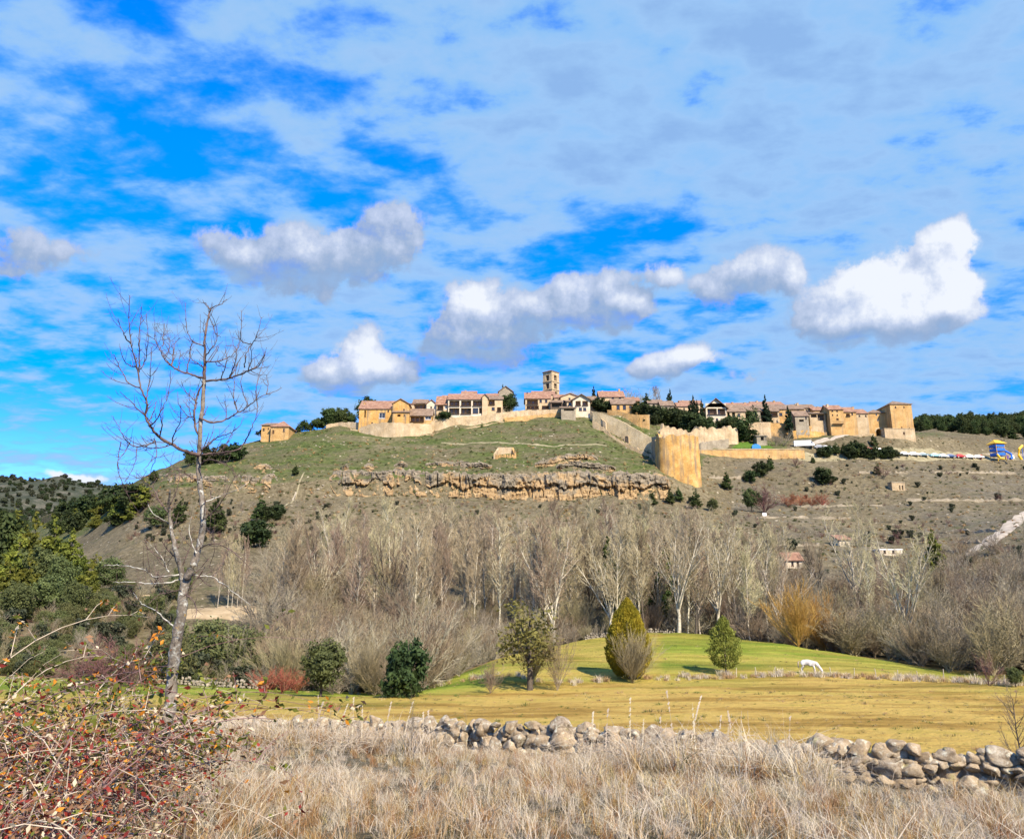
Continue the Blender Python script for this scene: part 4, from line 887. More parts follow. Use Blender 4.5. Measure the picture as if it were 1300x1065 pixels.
house('porch_house', 'white house with two wide dark porch openings above the hill slope', 727.5, 749.5, 507.5, 531, 307, 11, 'gy', 500.5, 'whiteplaster', 'tile', [(731,509,737.7,514.5,'l'),(739.7,509,746.8,514.5,'l'),(735,517.5,739,521.5,w),(740.5,517.5,744.5,521.5,w)], [(745,7,1.8)], over=.9)
house('side_wing', 'grey shuttered side wing left of the white porch house', 720, 727.3, 510, 530, 308.5, 9, 'shed', 505, 'plaster', 'tile', [(722,511,725.5,515,w)])
house('low_terrace', 'low stone terrace room with a tiled roof below the white porch house', 712.5, 731, 518, 531, 304.5, 5, 'shed', 514.5, 'greystone', 'tile', [(716,519,729,521.5,'o')])
house('terracotta_house', 'long terracotta roofed house behind the dark garden trees', 762, 793, 504, 522, 326, 11, 'gx', 496.5, 'plaster', 'tile_red', [(777,503.8,780,507,w),(786,504,789,508,w)], [(767,5,2.2),(789,5,3.0),(774,6,1.2)])
house('ochre_house', 'low ochre house with dark windows under a wide tiled roof above the upper wall', 777, 807, 513, 526, 317, 9, 'gx', 506.5, 'ochre', 'tile', [(783,514.5,787,520,w),(791,514.5,795,520,w),(799,515,803,518,w)], [(802,4,1)])
house('grey_house', 'small weathered house with grey tiles among the ivy', 840, 856, 515, 530, 324, 8, 'gx', 509, 'greystone', 'tile', [(845,517,848,520,w)])
house('garden_shed', 'green walled garden shed under a pale roof among the ivy', 846, 870, 523, 532, 314, 6, 'gy', 517, 'cypress', 'tile', [])
house('old_house', 'old reddish house with broken chimneys left of the cypress clump', 861, 882, 516, 530, 326, 8, 'gx', 511, 'plaster', 'tile_red', [(868,518,870,521,w)], [(879,4,2.0),(876,5,1.4)])
house('gabled_house', 'tall white gabled house with a full width timber gallery', 897, 923, 517, 537, 316, 12, 'gy', 505.5, 'whiteplaster', 'tile', [(907,509.5-0,909.5,512,w),(899,518.5,911,526,'l'),(912,518.5,922,526,'l'),(909,531,912,536,w)], [], over=1.0)
house('tiled_house', 'low tiled house with dark portico right of the white gabled house', 922, 947, 522.5, 536, 318, 10, 'gx', 514, 'sandstone', 'tile', [(924,523.5,927,531,'o'),(930,523.5,934,531,'o'),(937,525,940,529,w)], [(941,5,2.0),(933,4,1.4)])
house('tiled_house', 'wide grey house with a deep shaded eave behind the hedge', 944, 966, 521.5, 536, 325, 12, 'gx', 515.5, 'greystone', 'tile', [(947,523.5,950,530,w),(952,523.5,956,530,'o'),(958,523.5,962,530,w)], [])
house('tiled_house', 'long tiled house with a timber gallery behind the very tall cypress', 964, 990, 522, 536, 327, 13, 'gx', 513.5, 'sandstone', 'tile', [(966,523.5,978,528,'l'),(968,530.5,972,536,w),(979,523.5,988,528,'l'),(975,530.5,978,536,'d')], [(969,6,2.0),(976,6,1.2)])
house('tiled_house', 'ochre tiled house between the tall slim cypress and the single dark one', 986, 1022, 519.5, 536, 331, 12, 'gx', 514, 'ochre', 'tile', [(998,522,1001,525.5,w),(1013,521,1016,524,w),(990,524,994,528,w)], [(1020,5,2.4)])
house('low_house', 'small low house with a white front behind the single dark cypress', 1010, 1027, 528, 540, 322, 7, 'gx', 521.5, 'greystone', 'tile', [(1015,532.5,1021,535.5,'o'),(1023,529,1025,532,w)])
house('open_barn', 'open sided barn with a dark interior and one white tarp', 1029, 1049, 525, 541, 325, 8, 'shed', 521, 'sandstone', 'tile', [(1030.5,525.8,1038,530,'o'),(1039,526,1048,534,'o')])
house('tower_house', 'tall narrow stone house with a projecting balcony at the left of the fortified row', 1056, 1074, 520, 556, 322, 10, 'gx', 514.5, 'ochre', 'tile_red', [(1059,520.8,1061,522.5,w),(1065,520.8,1067,522.5,w),(1059,526,1060.5,527.8,w),(1065,526,1066.5,527.8,w),(1064,531,1067,534,'d')], [(1058,3,1.6),(1072,5,1.6)])
b_ = MB(); b_.box(-2.2, -1.0, 5.6, 2.2, -.02, 5.8)
for i in range(14): b_.box(-2.15 + i * .325, -.98, 5.8, -2.10 + i * .325, -.93, 6.6)
b_.box(-2.2, -1.0, 6.6, 2.2, -.92, 6.7); bo = b_.build('balcony', M['wood'], bpy.data.objects['tower_house'])
house('wall_house', 'lower stone house with several chimneys in the fortified row', 1074.2, 1090, 523, 556, 322.6, 10, 'gx', 517, 'ochre', 'tile_red', [(1077,525,1082,528,'l'),(1084,520.5+3.5,1086,527,w)], [(1077,4,1.2),(1083,6,1.4)])
house('wall_house', 'stone house built into the village wall left of the arched gate', 1090.2, 1105, 525, 556, 323.4, 10, 'gx', 519.5, 'sandstone', 'tile_red', [(1093,527,1095,529,w),(1101,527,1103,529,w)], [(1092,4,2.4),(1097,6,1.6)])
for a_ in (('row_house', 'cream house with a small red roof left of the stacked balcony house', 561, 571, 508, 522, 322, 8, 'gx', 502, 'plaster', 'tile_red', [(563,510,565,513,w),(568,510,570,513,w)], [(566,4,1.4)]),
  ('row_house', 'ochre house with a chimney behind the stacked balcony house', 586, 604, 501, 515, 326, 8, 'gx', 496.5, 'ochre', 'tile_red', [(590,502.5,592,505,w)], [(590,4,1.6),(600,4,1.2)]),
  ('row_house', 'low terracotta roof between the stacked balconies and the cedar', 618, 632, 503, 518, 322, 8, 'gx', 499.5, 'sandstone', 'tile_red', [(622,504.5,624,507,w)], [(628,4,1.2)]),
  ('row_house', 'small cream house right of the church tower foot', 704, 716, 505, 520, 326, 7, 'gx', 501, 'plaster', 'tile_red', [(708,507,710,510,w)], []),
  ('row_house', 'cream house half hidden behind the white porch house', 748, 764, 508, 524, 326, 8, 'gx', 503, 'plaster', 'tile', [(753,510,756,513,w)], [(760,4,1.4)]),
  ('row_house', 'low ochre house at the right end of the long terracotta house', 792, 812, 509, 524, 330, 8, 'gx', 504.5, 'ochre', 'tile_red', [(797,511,800,514,w),(804,511,807,514,w)], [(806,4,1.6)]),
  ('row_house', 'greyish house on the skyline above the ivy garden', 824, 842, 512, 528, 332, 8, 'gx', 507.5, 'greystone', 'tile', [(829,514,832,517,w)], [(838,4,1.2)]),
  ('row_house', 'terracotta roofed house behind the old house with broken chimneys', 866, 892, 513, 528, 336, 9, 'gx', 508.5, 'plaster', 'tile_red', [(872,515,874,518,w)], [(870,4,1.4),(884,4,1.8)]),
  ('row_house', 'tiled house behind the low portico house with two chimneys', 926, 958, 516, 528, 342, 10, 'gx', 511.5, 'sandstone', 'tile_red', [], [(934,4,1.6),(950,4,1.4)]),
  ('row_house', 'tiled house on the skyline behind the very tall cypress', 958, 996, 514, 530, 345, 10, 'gx', 510, 'ochre', 'tile_red', [], [(966,4,1.6),(988,4,1.6)]),
  ('row_house', 'tiled house on the skyline left of the open barn', 1010, 1036, 518, 532, 340, 9, 'gx', 513.5, 'sandstone', 'tile', [(1024,520,1026,523,w)], [(1016,4,1.6),(1030,4,1.2)]),
  ('row_house', 'tiled house behind the gap between barn and tower house', 1034, 1056, 521, 534, 336, 9, 'gx', 516.5, 'ochre', 'tile_red', [], [(1044,4,1.4)])): house(*a_)
# gate house with its arch
def arch_opening(mb, W, H_, cx, r, zs, z0=-4.0, depth=3.0, n=10):
    """front wall with an arched hole: jambs to zs, half circle above"""
    mb.add([(0,0,z0),(cx-r,0,z0),(cx-r,0,zs),(0,0,zs)], [(0,1,2,3)]); mb.add([(cx+r,0,z0),(W,0,z0),(W,0,zs),(cx+r,0,zs)], [(0,1,2,3)])
    arc = [(cx - r * math.cos(math.pi * i / n), zs + r * math.sin(math.pi * i / n)) for i in range(n + 1)]
    for i in range(n):
        (xa, za), (xb, zb) = arc[i], arc[i+1]; mb.add([(xa,0,za),(xb,0,zb),(xb,0,H_),(xa,0,H_)], [(0,1,2,3)]); mb.add([(xa,0,za),(xb,0,zb),(xb,depth,zb),(xa,depth,za)], [(0,3,2,1)])
    mb.add([(0,0,zs),(cx-r,0,zs),(cx-r,0,H_),(0,0,H_)], [(0,1,2,3)]); mb.add([(cx+r,0,zs),(W,0,zs),(W,0,H_),(cx+r,0,H_)], [(0,1,2,3)])
    mb.add([(cx-r,0,z0),(cx-r,depth,z0),(cx-r,depth,zs),(cx-r,0,zs),(cx+r,0,z0),(cx+r,depth,z0),(cx+r,depth,zs),(cx+r,0,zs)], [(0,1,2,3),(4,7,6,5)])
def gatehouse():
    Y = 324.0; b = at(1116, 553, Y); W = at(1128, 553, Y).x - at(1104.5, 553, Y).x; Hh = at(1116, 524, Y).z - b.z; D = 10
    root = empty('gatehouse', b, 0, 'stone gatehouse with a dark round arch beside the square tower', 'gatehouse'); mb = MB()
    cx = (1117 - 1104.5) / 23.5 * W; r = 1.35; arch_opening(mb, W, Hh, cx, r, 1.5, depth=6)
    mb.add([(0,D,-4),(W,D,-4),(W,D,Hh),(0,D,Hh),(0,0,-4),(0,0,Hh),(W,0,-4),(W,0,Hh)], [(1,0,3,2),(0,4,5,3),(6,1,2,7),(5,7,2,3)])
    mb.v = [(x - W/2, y, z) for x, y, z in mb.v]; mb.build('wall', M['ochre'], root)
    d = MB(); d.box(cx-W/2-r, 5.9, -2, cx-W/2+r, 6.1, 3.2); d.build('gate', M['bark_dark'], root)
    a = MB(); n = 12
    for i in range(n):
        t0, t1 = math.pi * i / n, math.pi * (i + .92) / n; q = []
        for t in (t0, t1):
            for rr in (r + .02, r + .5): q.append((cx - W/2 - rr * math.cos(t), 1.5 + rr * math.sin(t)))
        a.add([(q[k][0], y, q[k][1]) for y in (-.12, -.004) for k in (0, 1, 3, 2)], [(3,2,1,0),(4,5,6,7),(0,1,5,4),(1,2,6,5),(2,3,7,6),(3,0,4,7)])
    a.build('arch_stones', M['sandstone'], root)
    r_ = MB(); o = .45; q = [(-W/2-o,-o,Hh+.05),(W/2+o,-o,Hh+.05),(W/2+o,D+o,Hh+.05),(-W/2-o,D+o,Hh+.05),(W*.2,D*.6,Hh+2.6)]
    q += [(x, y, z - .2) for x, y, z in q[:4]]; r_.add(q, [(0,1,4),(1,2,4),(2,3,4),(3,0,4),(0,5,6,1),(1,6,7,2),(2,7,8,3),(3,8,5,0),(8,7,6,5)]); r_.build('roof', M['tile'], root)
    for px, py in ((1115.5, 526.5), (1116.5, 533.5)):
        u = (px - 1116) / 23.5 * W; z = (553 - py) / 29 * Hh; m_ = MB(); m_.box(u-.35,-.06,z-.45,u+.35,-.004,z+.45); f = m_.build('window', M['sandstone'], root); g = MB(); g.box(u-.25,-.075,z-.35,u+.25,-.062,z+.35); g.build('pane', M['glass'], f)
gatehouse()
house('square_tower', 'big square stone tower with a low hipped roof at the right end', 1134.5, 1162, 513, 556, 319, 12.5, 'hip', 508.5, 'ochre', 'tile', [(1140.5,515.8,1142.3,518,w),(1151.5,515.8,1153,517.6,w),(1145.5,542,1147,543.6,w),(1155.5,543,1157,545,w)], cat='tower', over=.35)
house('outwork', 'low pale stone forewall in front of the square tower', 1124, 1162.5, 544.5, 556, 314, 3, 'flat', None, 'sandstone', 'sandstone', [(1147,548.5,1149.5,552,'d')], cat='wall')
# church tower
def church():
    Y = 352.0; c = at(700.5, 512, Y); top = at(700.5, 470.5, Y).z; S = 5.2; Hh = top - c.z
    root = empty('church_tower', c + Vector((0, S * .7, 0)), R(47), 'tall square church tower with arched belfry openings', 'tower')
    mb = MB(); h = S / 2; D_ = []
    def face(rot):
        f = MB(); ops = []
        for zc in (Hh - 3.0, Hh - 6.8, Hh - 10.6):
            ops.append((h - 1.0, zc - 1.25, h + 1.0, zc + 1.25, .9))
        facade(f, S, Hh, ops, -6)
        cr, sr = math.cos(rot), math.sin(rot)
        vs = [((x - h) * cr - (y - h) * sr, (x - h) * sr + (y - h) * cr, z) for x, y, z in f.v]; mb.add(vs, f.f)
        for o in ops:
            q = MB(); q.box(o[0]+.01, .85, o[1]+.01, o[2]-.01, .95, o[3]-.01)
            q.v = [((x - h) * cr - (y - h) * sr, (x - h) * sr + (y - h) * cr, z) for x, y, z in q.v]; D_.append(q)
    for k in range(4): face(math.pi / 2 * k)
    wl = mb.build('wall', M['sandstone'], root)
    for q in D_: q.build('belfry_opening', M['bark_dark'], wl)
    for z in (Hh - .3, Hh - 4.9, Hh - 8.7):
        q = MB(); q.box(-h-.25,-h-.25,z,h+.25,-h-.003,z+.3); q.box(-h-.25,h+.003,z,h+.25,h+.25,z+.3); q.box(-h-.25,-h-.003,z,-h-.003,h+.003,z+.3); q.box(h+.003,-h-.003,z,h+.25,h+.003,z+.3); q.build('cornice', M['sandstone'], wl)
    r_ = MB(); o = .45; q = [(-h-o,-h-o,Hh+.02),(h+o,-h-o,Hh+.02),(h+o,h+o,Hh+.02),(-h-o,h+o,Hh+.02),(0,0,Hh+1.3)]; r_.add(q, [(0,1,4),(1,2,4),(2,3,4),(3,0,4),(3,2,1,0)]); r_.build('roof', M['tile_red'], root)
church()

# ------------------------------------------------------------------ masonry walls that follow the ground
def wall_run(name, label, P, th=1.0, mat='townwall', cat='wall', cap=None, jag=0.0, seed=1, sink=3.0, kind=None, arch=None):
    """P: (px, top_py, Y) points; the wall stands on the ground below them"""
    r = random.Random(seed); pts = []
    for a, b in zip(P[:-1], P[1:]):
        A, B = at(*a), at(*b); n = max(1, int((B - A).length / .9))
        for j in range(n): pts.append(A.lerp(B, j / n))
    pts.append(at(*P[-1])); mb = MB(); n = len(pts)
    for i, p in enumerate(pts):
        d = pts[min(i+1, n-1)] - pts[max(i-1, 0)]; d.z = 0; d.normalize(); s = Vector((-d.y, d.x, 0)) * th
        zb = min(H(p.x, p.y), H(p.x + s.x, p.y + s.y)) - sink; t = p.z + (r.uniform(-jag, jag * .35) if jag else r.uniform(-.06, .06))
        wob = .12 * mn.noise((p.x * .4, p.y * .4, 3)); q = p - s.normalized() * wob
        for k in range(5):
            z = zb + (t - zb) * k / 4; bulge = s.normalized() * (-.10 * mn.noise((p.x * .7, z * .7, p.y)))
            mb.v.append((q.x + bulge.x, q.y + bulge.y, z))
        mb.v.append((q.x + s.x, q.y + s.y, t)); mb.v.append((q.x + s.x, q.y + s.y, zb))
    K = 7
    for i in range(n - 1):
        for k in range(K - 1): mb.f.append((i*K+k, (i+1)*K+k, (i+1)*K+k+1, i*K+k+1)); mb.m.append(0)
    mb.f.append(tuple(range(K))[::-1]); mb.m.append(0); mb.f.append(tuple((n-1)*K + k for k in range(K))); mb.m.append(0)
    if cap:
        o = empty(name, pts[n // 2], 0, label, cat); inv = pts[n // 2]
        mb.v = [(x - inv.x, y - inv.y, z - inv.z) for x, y, z in mb.v]; mb.build('masonry', M[mat], o)
        c = MB()
        for a, b in zip(pts[:-1], pts[1:]):
            d = (b - a); d.z = 0; d.normalize(); s = Vector((-d.y, d.x, 0)); A = a - inv - s * .12; B = b - inv - s * .12
            slab(c, A + Vector((0,0,.38)), B + Vector((0,0,.38)), B + s * (th + .24) + Vector((0,0,.38)), A + s * (th + .24) + Vector((0,0,.38)), .32)
        c.build('coping', M[cap], o)
    else:
        o = mb.build(name, M[mat]); tag(o, label, cat)
    return o
wall_run('retaining_wall', 'long golden retaining wall curving under the left houses', [(456,543,301.5),(470,538,299.5),(485,536,298),(500,536,297),(520,537,298),(548,538,302.5),(552,531.5,304),(575,530,305),(600,528,306),(617,527,306.5)], 1.2, 'sandstone', jag=.3)
wall_run('retaining_wall', 'pale tumbled lower wall along the grass edge left of the cedar', [(445,543.5,304),(500,551,300),(530,552,299),(560,549.5,301),(600,541.5,304),(640,534,306)], .8, 'sandstone', jag=.35, seed=4)
wall_run('retaining_wall', 'golden terrace wall under the cedar and the long house', [(617,526,306.5),(640,523,307),(665,520.5,309),(700,519.5,309),(712,519,309)], 1.2, 'sandstone', jag=.2)
wall_run('retaining_wall', 'pale stone base course left of the white porch house', [(640,530,306.5),(680,526.5,308),(712,523,308)], .8, 'ochre', jag=.3, seed=8)
wall_run('garden_wall', 'low broken garden wall left of the large ochre hall', [(414,539,309),(430,536,309),(445,535.5,307),(455,536,305)], .6, 'sandstone', jag=.2)
wall_run('stair_wall', 'thin sloping parapet running down from the white porch house', [(749,521.5,306),(757,526,303),(765,533,300),(769,536,299)], .6, 'sandstone')
wall_run('upper_wall', 'golden upper wall with a squared corner above the sloping wall', [(771,520,312),(785,522,309),(800,525.5,306),(812,526.5,304),(824,526.5,303)], 1.4, 'ochre', jag=.12)
wall_run('upper_wall_return', 'short shaded return of the golden upper wall', [(824.2,526.5,303.3),(827,527,318)], 1.0, 'greystone')
def town_wall():
    """the sloping town wall, pierced by an arched doorway"""
    P = [(752,523,303),(762,524,301),(772,527,299.5),(785,532.5,297.3),(792,536.3,296),(800,541,294.6),(812,547.5,292.5),(822,553,291),(832,558,289.5)]
    o = wall_run('town_wall', 'grey sloping town wall with an arched doorway', P, 2.0, 'townwall', jag=.08, seed=5, sink=2)
    root = empty('town_wall', (0, 0, 0), 0, o['label'], 'wall'); root.location = at(800, 560, 294.6); o.name = 'masonry'; root.name = 'town_wall'
    for k in ('label', 'category'): del o[k]
    o.parent = root; o.matrix_parent_inverse.identity(); inv = root.location
    me = o.data
    for v in me.vertices: v.co = v.co - inv
    A = at(792.5, 565, 295.9) - inv; B = at(799.5, 565, 294.7) - inv; d = (B - A); Wd = Vector((d.x, d.y, 0)).length; ang = math.atan2(d.y, d.x)
    fr = Vector((math.sin(ang), -math.cos(ang), 0))
    f = MB(); ro = .75; zt = 2.6
    pts = [(-ro, -.9), (-ro, zt)] + [(-ro * math.cos(math.pi * i / 8), zt + ro * math.sin(math.pi * i / 8)) for i in range(1, 8)] + [(ro, zt), (ro, -.9)]
    def ring(sc_, y): return [(x * sc_, y, -0.9 if z < -.5 else z + (sc_ - 1) * .9) for x, z in pts]
    a, b = ring(1.0, -.42), ring(1.32, -.42); c = ring(1.32, .3); e = ring(1.0, .3); n = len(pts); vs = a + b + c + e
    fs = []
    for i in range(n - 1): fs += [(i, i+1, n+i+1, n+i), (n+i, n+i+1, 2*n+i+1, 2*n+i), (3*n+i+1, 3*n+i, i, i+1)]
    f.add(vs, fs); fo = f.build('doorway_arch', M['sandstone'], root)
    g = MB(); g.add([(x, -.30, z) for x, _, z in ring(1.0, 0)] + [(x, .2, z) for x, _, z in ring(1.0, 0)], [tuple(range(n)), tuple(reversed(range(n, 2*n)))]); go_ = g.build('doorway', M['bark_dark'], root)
    mid = (A + B) / 2
    for q in (fo, go_): q.location = mid; q.rotation_euler = (0, 0, ang)
town_wall()
wall_run('rubble_footing', 'pale crumbling stone footing below the sloping town wall', [(752,533,299),(765,541,297),(776,551,295.5),(790,560,293.5),(806,566.5,291),(822,575,288),(831,581,285.5)], .6, 'sandstone', jag=.5, seed=12, sink=1.5)
wall_run('curtain_wall', 'shadowed stub of wall joining the town wall to the golden bastion', [(827,555,289),(829,554.5,282),(832,554,276),(836,553.5,271)], 1.4, 'greystone', sink=6)
def bastion():
    Y = 262.0; c = at(863, 560, Y); root = empty('bastion', Vector((c.x, Y + 5, at(863, 636, Y).z)), 0, 'tall golden stone bastion with a ragged top and a vertical drain stain', 'bastion')
    zt = at(863, 553, Y).z - root.location.z; r0 = (at(890, 560, Y).x - at(836, 560, Y).x) / 2
    mb = MB(); n = 44; rows = 30; rr = random.Random(4)
    prof = []
    for i in range(n + 1):      # plan: flat front between rounded shoulders, open to the hill
        t = -1.35 + 2.7 * i / n; a = t * math.pi / 2; ca, sa = math.cos(a), math.sin(a); m_ = (abs(ca) ** 3.2 + abs(sa) ** 3.2) ** (-1 / 3.2)
        prof.append((sa * m_ * r0, -ca * m_ * 5.2))
    jag = [0]
    for i in range(n + 1): jag.append(max(-.9, min(.9, jag[-1] * .6 + rr.uniform(-.55, .5))))
    for j in range(rows + 1):
        f = j / rows; bat = 1.06 - .06 * f
        for i, (x, y) in enumerate(prof):
            z = -4 + (zt + 4 + jag[i] * (.9 if f == 1 else 0) + (1.2 if (i in (9, 10, 11) and f == 1) else 0)) * f
            w_ = .22 * mn.noise((x * .5, z * .5, y * .5)); mb.v.append((x * bat * (1 + w_ / r0), y * bat + w_, z))
    for j in range(rows):
        for i in range(n): b = j * (n + 1) + i; mb.f.append((b, b + 1, b + n + 2, b + n + 1)); mb.m.append(0)
    b = rows * (n + 1); k = len(mb.v); mb.v.append((0, 2, zt - 1.2))
    for i in range(n): mb.f.append((b + i, b + i + 1, k)); mb.m.append(0)
    mb.build('masonry', M['ochre_bright'], root)
    cr = MB()
    for i in range(26):
        a = prof[int(rr.uniform(6, n - 6))]; x, y = a[0] * .93, a[1] * .9; s = rr.uniform(.25, .6); z = zt - .35; cr.box(x - s, y - s * .6, z - .4, x + s, y + s * .8, z + rr.uniform(.1, .9))
    cr.build('broken_parapet', M['sandstone'], root)
bastion()
wall_run('ruined_wall', 'ragged pale wall with tooth like top behind the golden bastion', [(838,546,296),(842,538,297),(846,541,298),(854,541,299),(862,542,300),(868,545,300),(876,546,301),(884,542,302),(890,541,303),(900,542,305),(915,541,307),(930,541,309),(936,541,310)], 1.2, 'sandstone', jag=1.3, seed=9)
wall_run('lower_field_wall', 'grey tumbled field wall right of the golden bastion under the garden', [(889,562,296),(905,559,303),(925,557,306)], .7, 'greystone', jag=.4, seed=14)
wall_run('terrace_wall', 'long straight terrace wall with a pale coping below the green lawn', [(886,572,296),(920,571.2,298),(960,571,300),(1000,571,302),(1021,571.5,303)], .9, 'ochre', cap='sandstone')
wall_run('pale_retaining_wall', 'smooth pale block of retaining wall right of the ivy', [(950,536.5,322),(962,536,322),(976,536,322),(978,536,322.4)], 1.2, 'sandstone', seed=15)
wall_run('ochre_retaining_wall', 'rough ochre retaining wall behind the bare bushes', [(978,536.5,324),(1000,537,325),(1012,541,325),(1030,541,325),(1050,542,326)], 1.2, 'ochre', jag=.3, seed=16)
wall_run('lower_retaining_wall', 'lower ochre wall under the single dark cypress', [(1006,547,322),(1025,546,322),(1050,549,324),(1054,552,325)], 1.0, 'ochre_bright', jag=.3, seed=17)
wall_run('gate_verge_wall', 'low pale verge wall below the fortified row', [(1058,553.5,319),(1080,552.5,318),(1104,550.5,318),(1110,550,318)], .5, 'sandstone', jag=.15, seed=18)
wall_run('village_rear_wall', 'plain stone wall closing the gap between barn and tower house', [(1027,534,327),(1050,534,327),(1056,535,327)], .8, 'sandstone', jag=.1, seed=19)
wall_run('slope_wall', 'crumbled pale wall climbing beside the narrow footpath', [(386,600,258),(378,618,250.5),(371,633,243)], .5, 'greystone', jag=.2, seed=20, sink=.6)
wall_run('slope_wall', 'short pale wall lower down beside the bushes of the footpath', [(345,673,223),(333,688,210),(320,702,200)], .5, 'greystone', jag=.25, seed=21, sink=.6)
wall_run('plaza_wall', 'pale wall on the plaza in front of the bare grey trees', [(800,514,335),(830,515,335),(846,516,336)], .6, 'greystone', jag=.1)
wall_run('car_park_bank', 'pale broken bank of stone behind the parked cars', [(x, y, G(x, 579, 200).y + 2) for x, y in ((1135,576),(1170,575.5),(1215,576),(1260,575),(1310,574))], 1.2, 'greystone', jag=.5, seed=23)
for i, (x0, x1, y, Y) in enumerate(((1175,1270,672,220),(1178,1255,686,214),(1170,1240,698,208),(975,1040,690,215),(930,1010,706,208),(1090,1290,598,0),(1150,1300,633,0),(960,1080,655,0),(900,960,604,0),(1010,1120,640,0))):
    wall_run('field_wall', ('uppermost low stone terrace wall left of the dirt road', 'middle low stone terrace wall left of the dirt road', 'lowest low stone terrace wall left of the dirt road', 'low stone terrace wall above the orange willow', 'low stone terrace wall left of the orange roofed cottage','long faint field wall just below the car park','long faint field wall right of the tiny roofless hut','broken field wall below the rust brown bushes','short field wall right of the golden bastion','broken field wall in the middle of the grey right slope')[i],
             [(x0, y, G(x0, y + 3, 150).y), ((x0+x1)/2, y, G((x0+x1)/2, y + 3, 150).y), (x1, y, G(x1, y + 3, 150).y)], .5, 'greystone', jag=.7, seed=30 + i, sink=.5)
house('hut', 'tiny stone hut with a dark doorway beside the green lawn', 961, 974, 553.5, 561, 310, 5, 'shed', 551, 'greystone', 'greystone', [(966,554.5,970,559,'o')], cat='hut')
p = G(1141, 623, 200); house('hut', 'small roofless stone hut alone on the grey right slope', 1133, 1149.5, 612.5, 622.5, p.y, 3.2, 'flat', None, 'sandstone', 'greystone', [(1142,616,1143.5,622,'o'),(1145.5,616,1147,622,'o')], cat='hut')
house('cottage', 'low cottage with an orange tiled roof above the orange willow', 998, 1019, 711, 722, G(1008,722,150).y, 6, 'gx', 701, 'whiteplaster', 'tile_red', [(1005,713,1008,718,w),(1012,713,1015,720,'d')])
house('cottage', 'tiny white cottage with an orange roof seen through the bare trees', 1066, 1080, 685, 693, G(1072,694,150).y, 4, 'shed', 679, 'whiteplaster', 'tile_red', [(1073,687,1075,691,w)])
house('shed', 'long low white shed behind the wide bare tree', 1117, 1146, 698, 704, G(1130,705,150).y, 4, 'flat', None, 'whiteplaster', 'white', [(1122,698,1125,702,w),(1133,698,1136,702,w)], cat='shed')
house('stable', 'low ruined stone shed behind the lichened trunk in the valley', 181, 199, 757, 768, 135, 3, 'flat', None, 'sandstone', 'sandstone', [(184,760,187,767,'o')], cat='shed')
def ruin():
    Y = G(640, 581, 200).y; root = empty('ruin', at(641, 582, Y), 0, 'small roofless ruin of pale stone half way up the grass slope', 'ruin')
    W = 29 / F * Y; h = 17 / F * Y
    for nm, pts in (('rear_wall', [(-W*.34, h*.45), (-W*.34, h), (W*.3, h*1.0), (W*.3, h*.45)]),):
        m_ = MB(); m_.box(-W*.32, 4, -2, W*.3, 4.7, h); m_.build(nm, M['sandstone'], root)
    m_ = MB(); m_.add([(-W*.5,0,-2),(-W*.32,4.6,-2),(-W*.32,4.6,h),(-W*.5,0,h*.35),(-W*.5+.6,0,-2),(-W*.32+.6,4.6,-2),(-W*.32+.6,4.6,h),(-W*.5+.6,0,h*.35)], [(0,1,2,3),(7,6,5,4),(3,2,6,7),(0,3,7,4)]); m_.build('side_wall', M['sandstone'], root)
    m_ = MB(); m_.add([(W*.42,0,-2),(W*.3,4.6,-2),(W*.3,4.6,h),(W*.42,0,h*.3),(W*.42+.6,0,-2),(W*.3+.6,4.6,-2),(W*.3+.6,4.6,h),(W*.42+.6,0,h*.5)], [(0,3,2,1),(7,6,5,4),(3,7,6,2),(0,4,7,3)]); m_.build('side_wall', M['ochre'], root)
    m_ = MB(); rr = random.Random(2)
    for i in range(30): x = rr.uniform(-W*.45, W*.4); s = rr.uniform(.15, .4); y = rr.uniform(-.4, 1); m_.box(x, y, -1, x+s*1.6, y+s, h*.12+rr.uniform(0, h*.22))
    m_.build('rubble', M['ochre'], root)
ruin()

# ------------------------------------------------------------------ sandstone cliffs
def cliff_mat():
    m, nt, p = newmat('cliff_rock'); co = coords(nt)
    a = node(nt, 'ShaderNodeAttribute', attribute_name='band'); sp = nt.nodes.new('ShaderNodeSeparateColor'); nt.links.new(a.outputs['Color'], sp.inputs[0])
    mp = node(nt, 'ShaderNodeMapping'); mp.inputs['Scale'].default_value = (1, 1, 2.2); nt.links.new(co, mp.inputs[0])
    och = ramp(nt, nz(nt, mp.outputs[0], .5, 10, .78), [(.32, (.13,.085,.042)), (.46, (.27,.18,.09)), (.58, (.39,.275,.14)), (.72, (.47,.38,.25))])
    gry = ramp(nt, nz(nt, mp.outputs[0], .45, 9, .75), [(.32, (.05,.04,.028)), (.46, (.15,.125,.085)), (.58, (.26,.215,.15)), (.70, (.40,.34,.25))])
    k = mth(nt, 'MULTIPLY', mth(nt, 'SUBTRACT', mth(nt, 'ADD', sp.outputs[0], mth(nt, 'MULTIPLY_ADD', nz(nt, co, .17, 6, .6), 2.6, -1.3)), .28), 4, clamp=True)
    nt.links.new(mixc(nt, k, och, gry), p.inputs['Base Color']); p.inputs['Roughness'].default_value = .95; p.inputs['Specular IOR Level'].default_value = .1
    b = node(nt, 'ShaderNodeBump'); b.inputs['Strength'].default_value = 1; b.inputs['Distance'].default_value = .5
    nt.links.new(nz(nt, mp.outputs[0], .9, 9, .7), b.inputs['Height']); nt.links.new(b.outputs[0], p.inputs['Normal']); return m
M['cliff'] = cliff_mat()
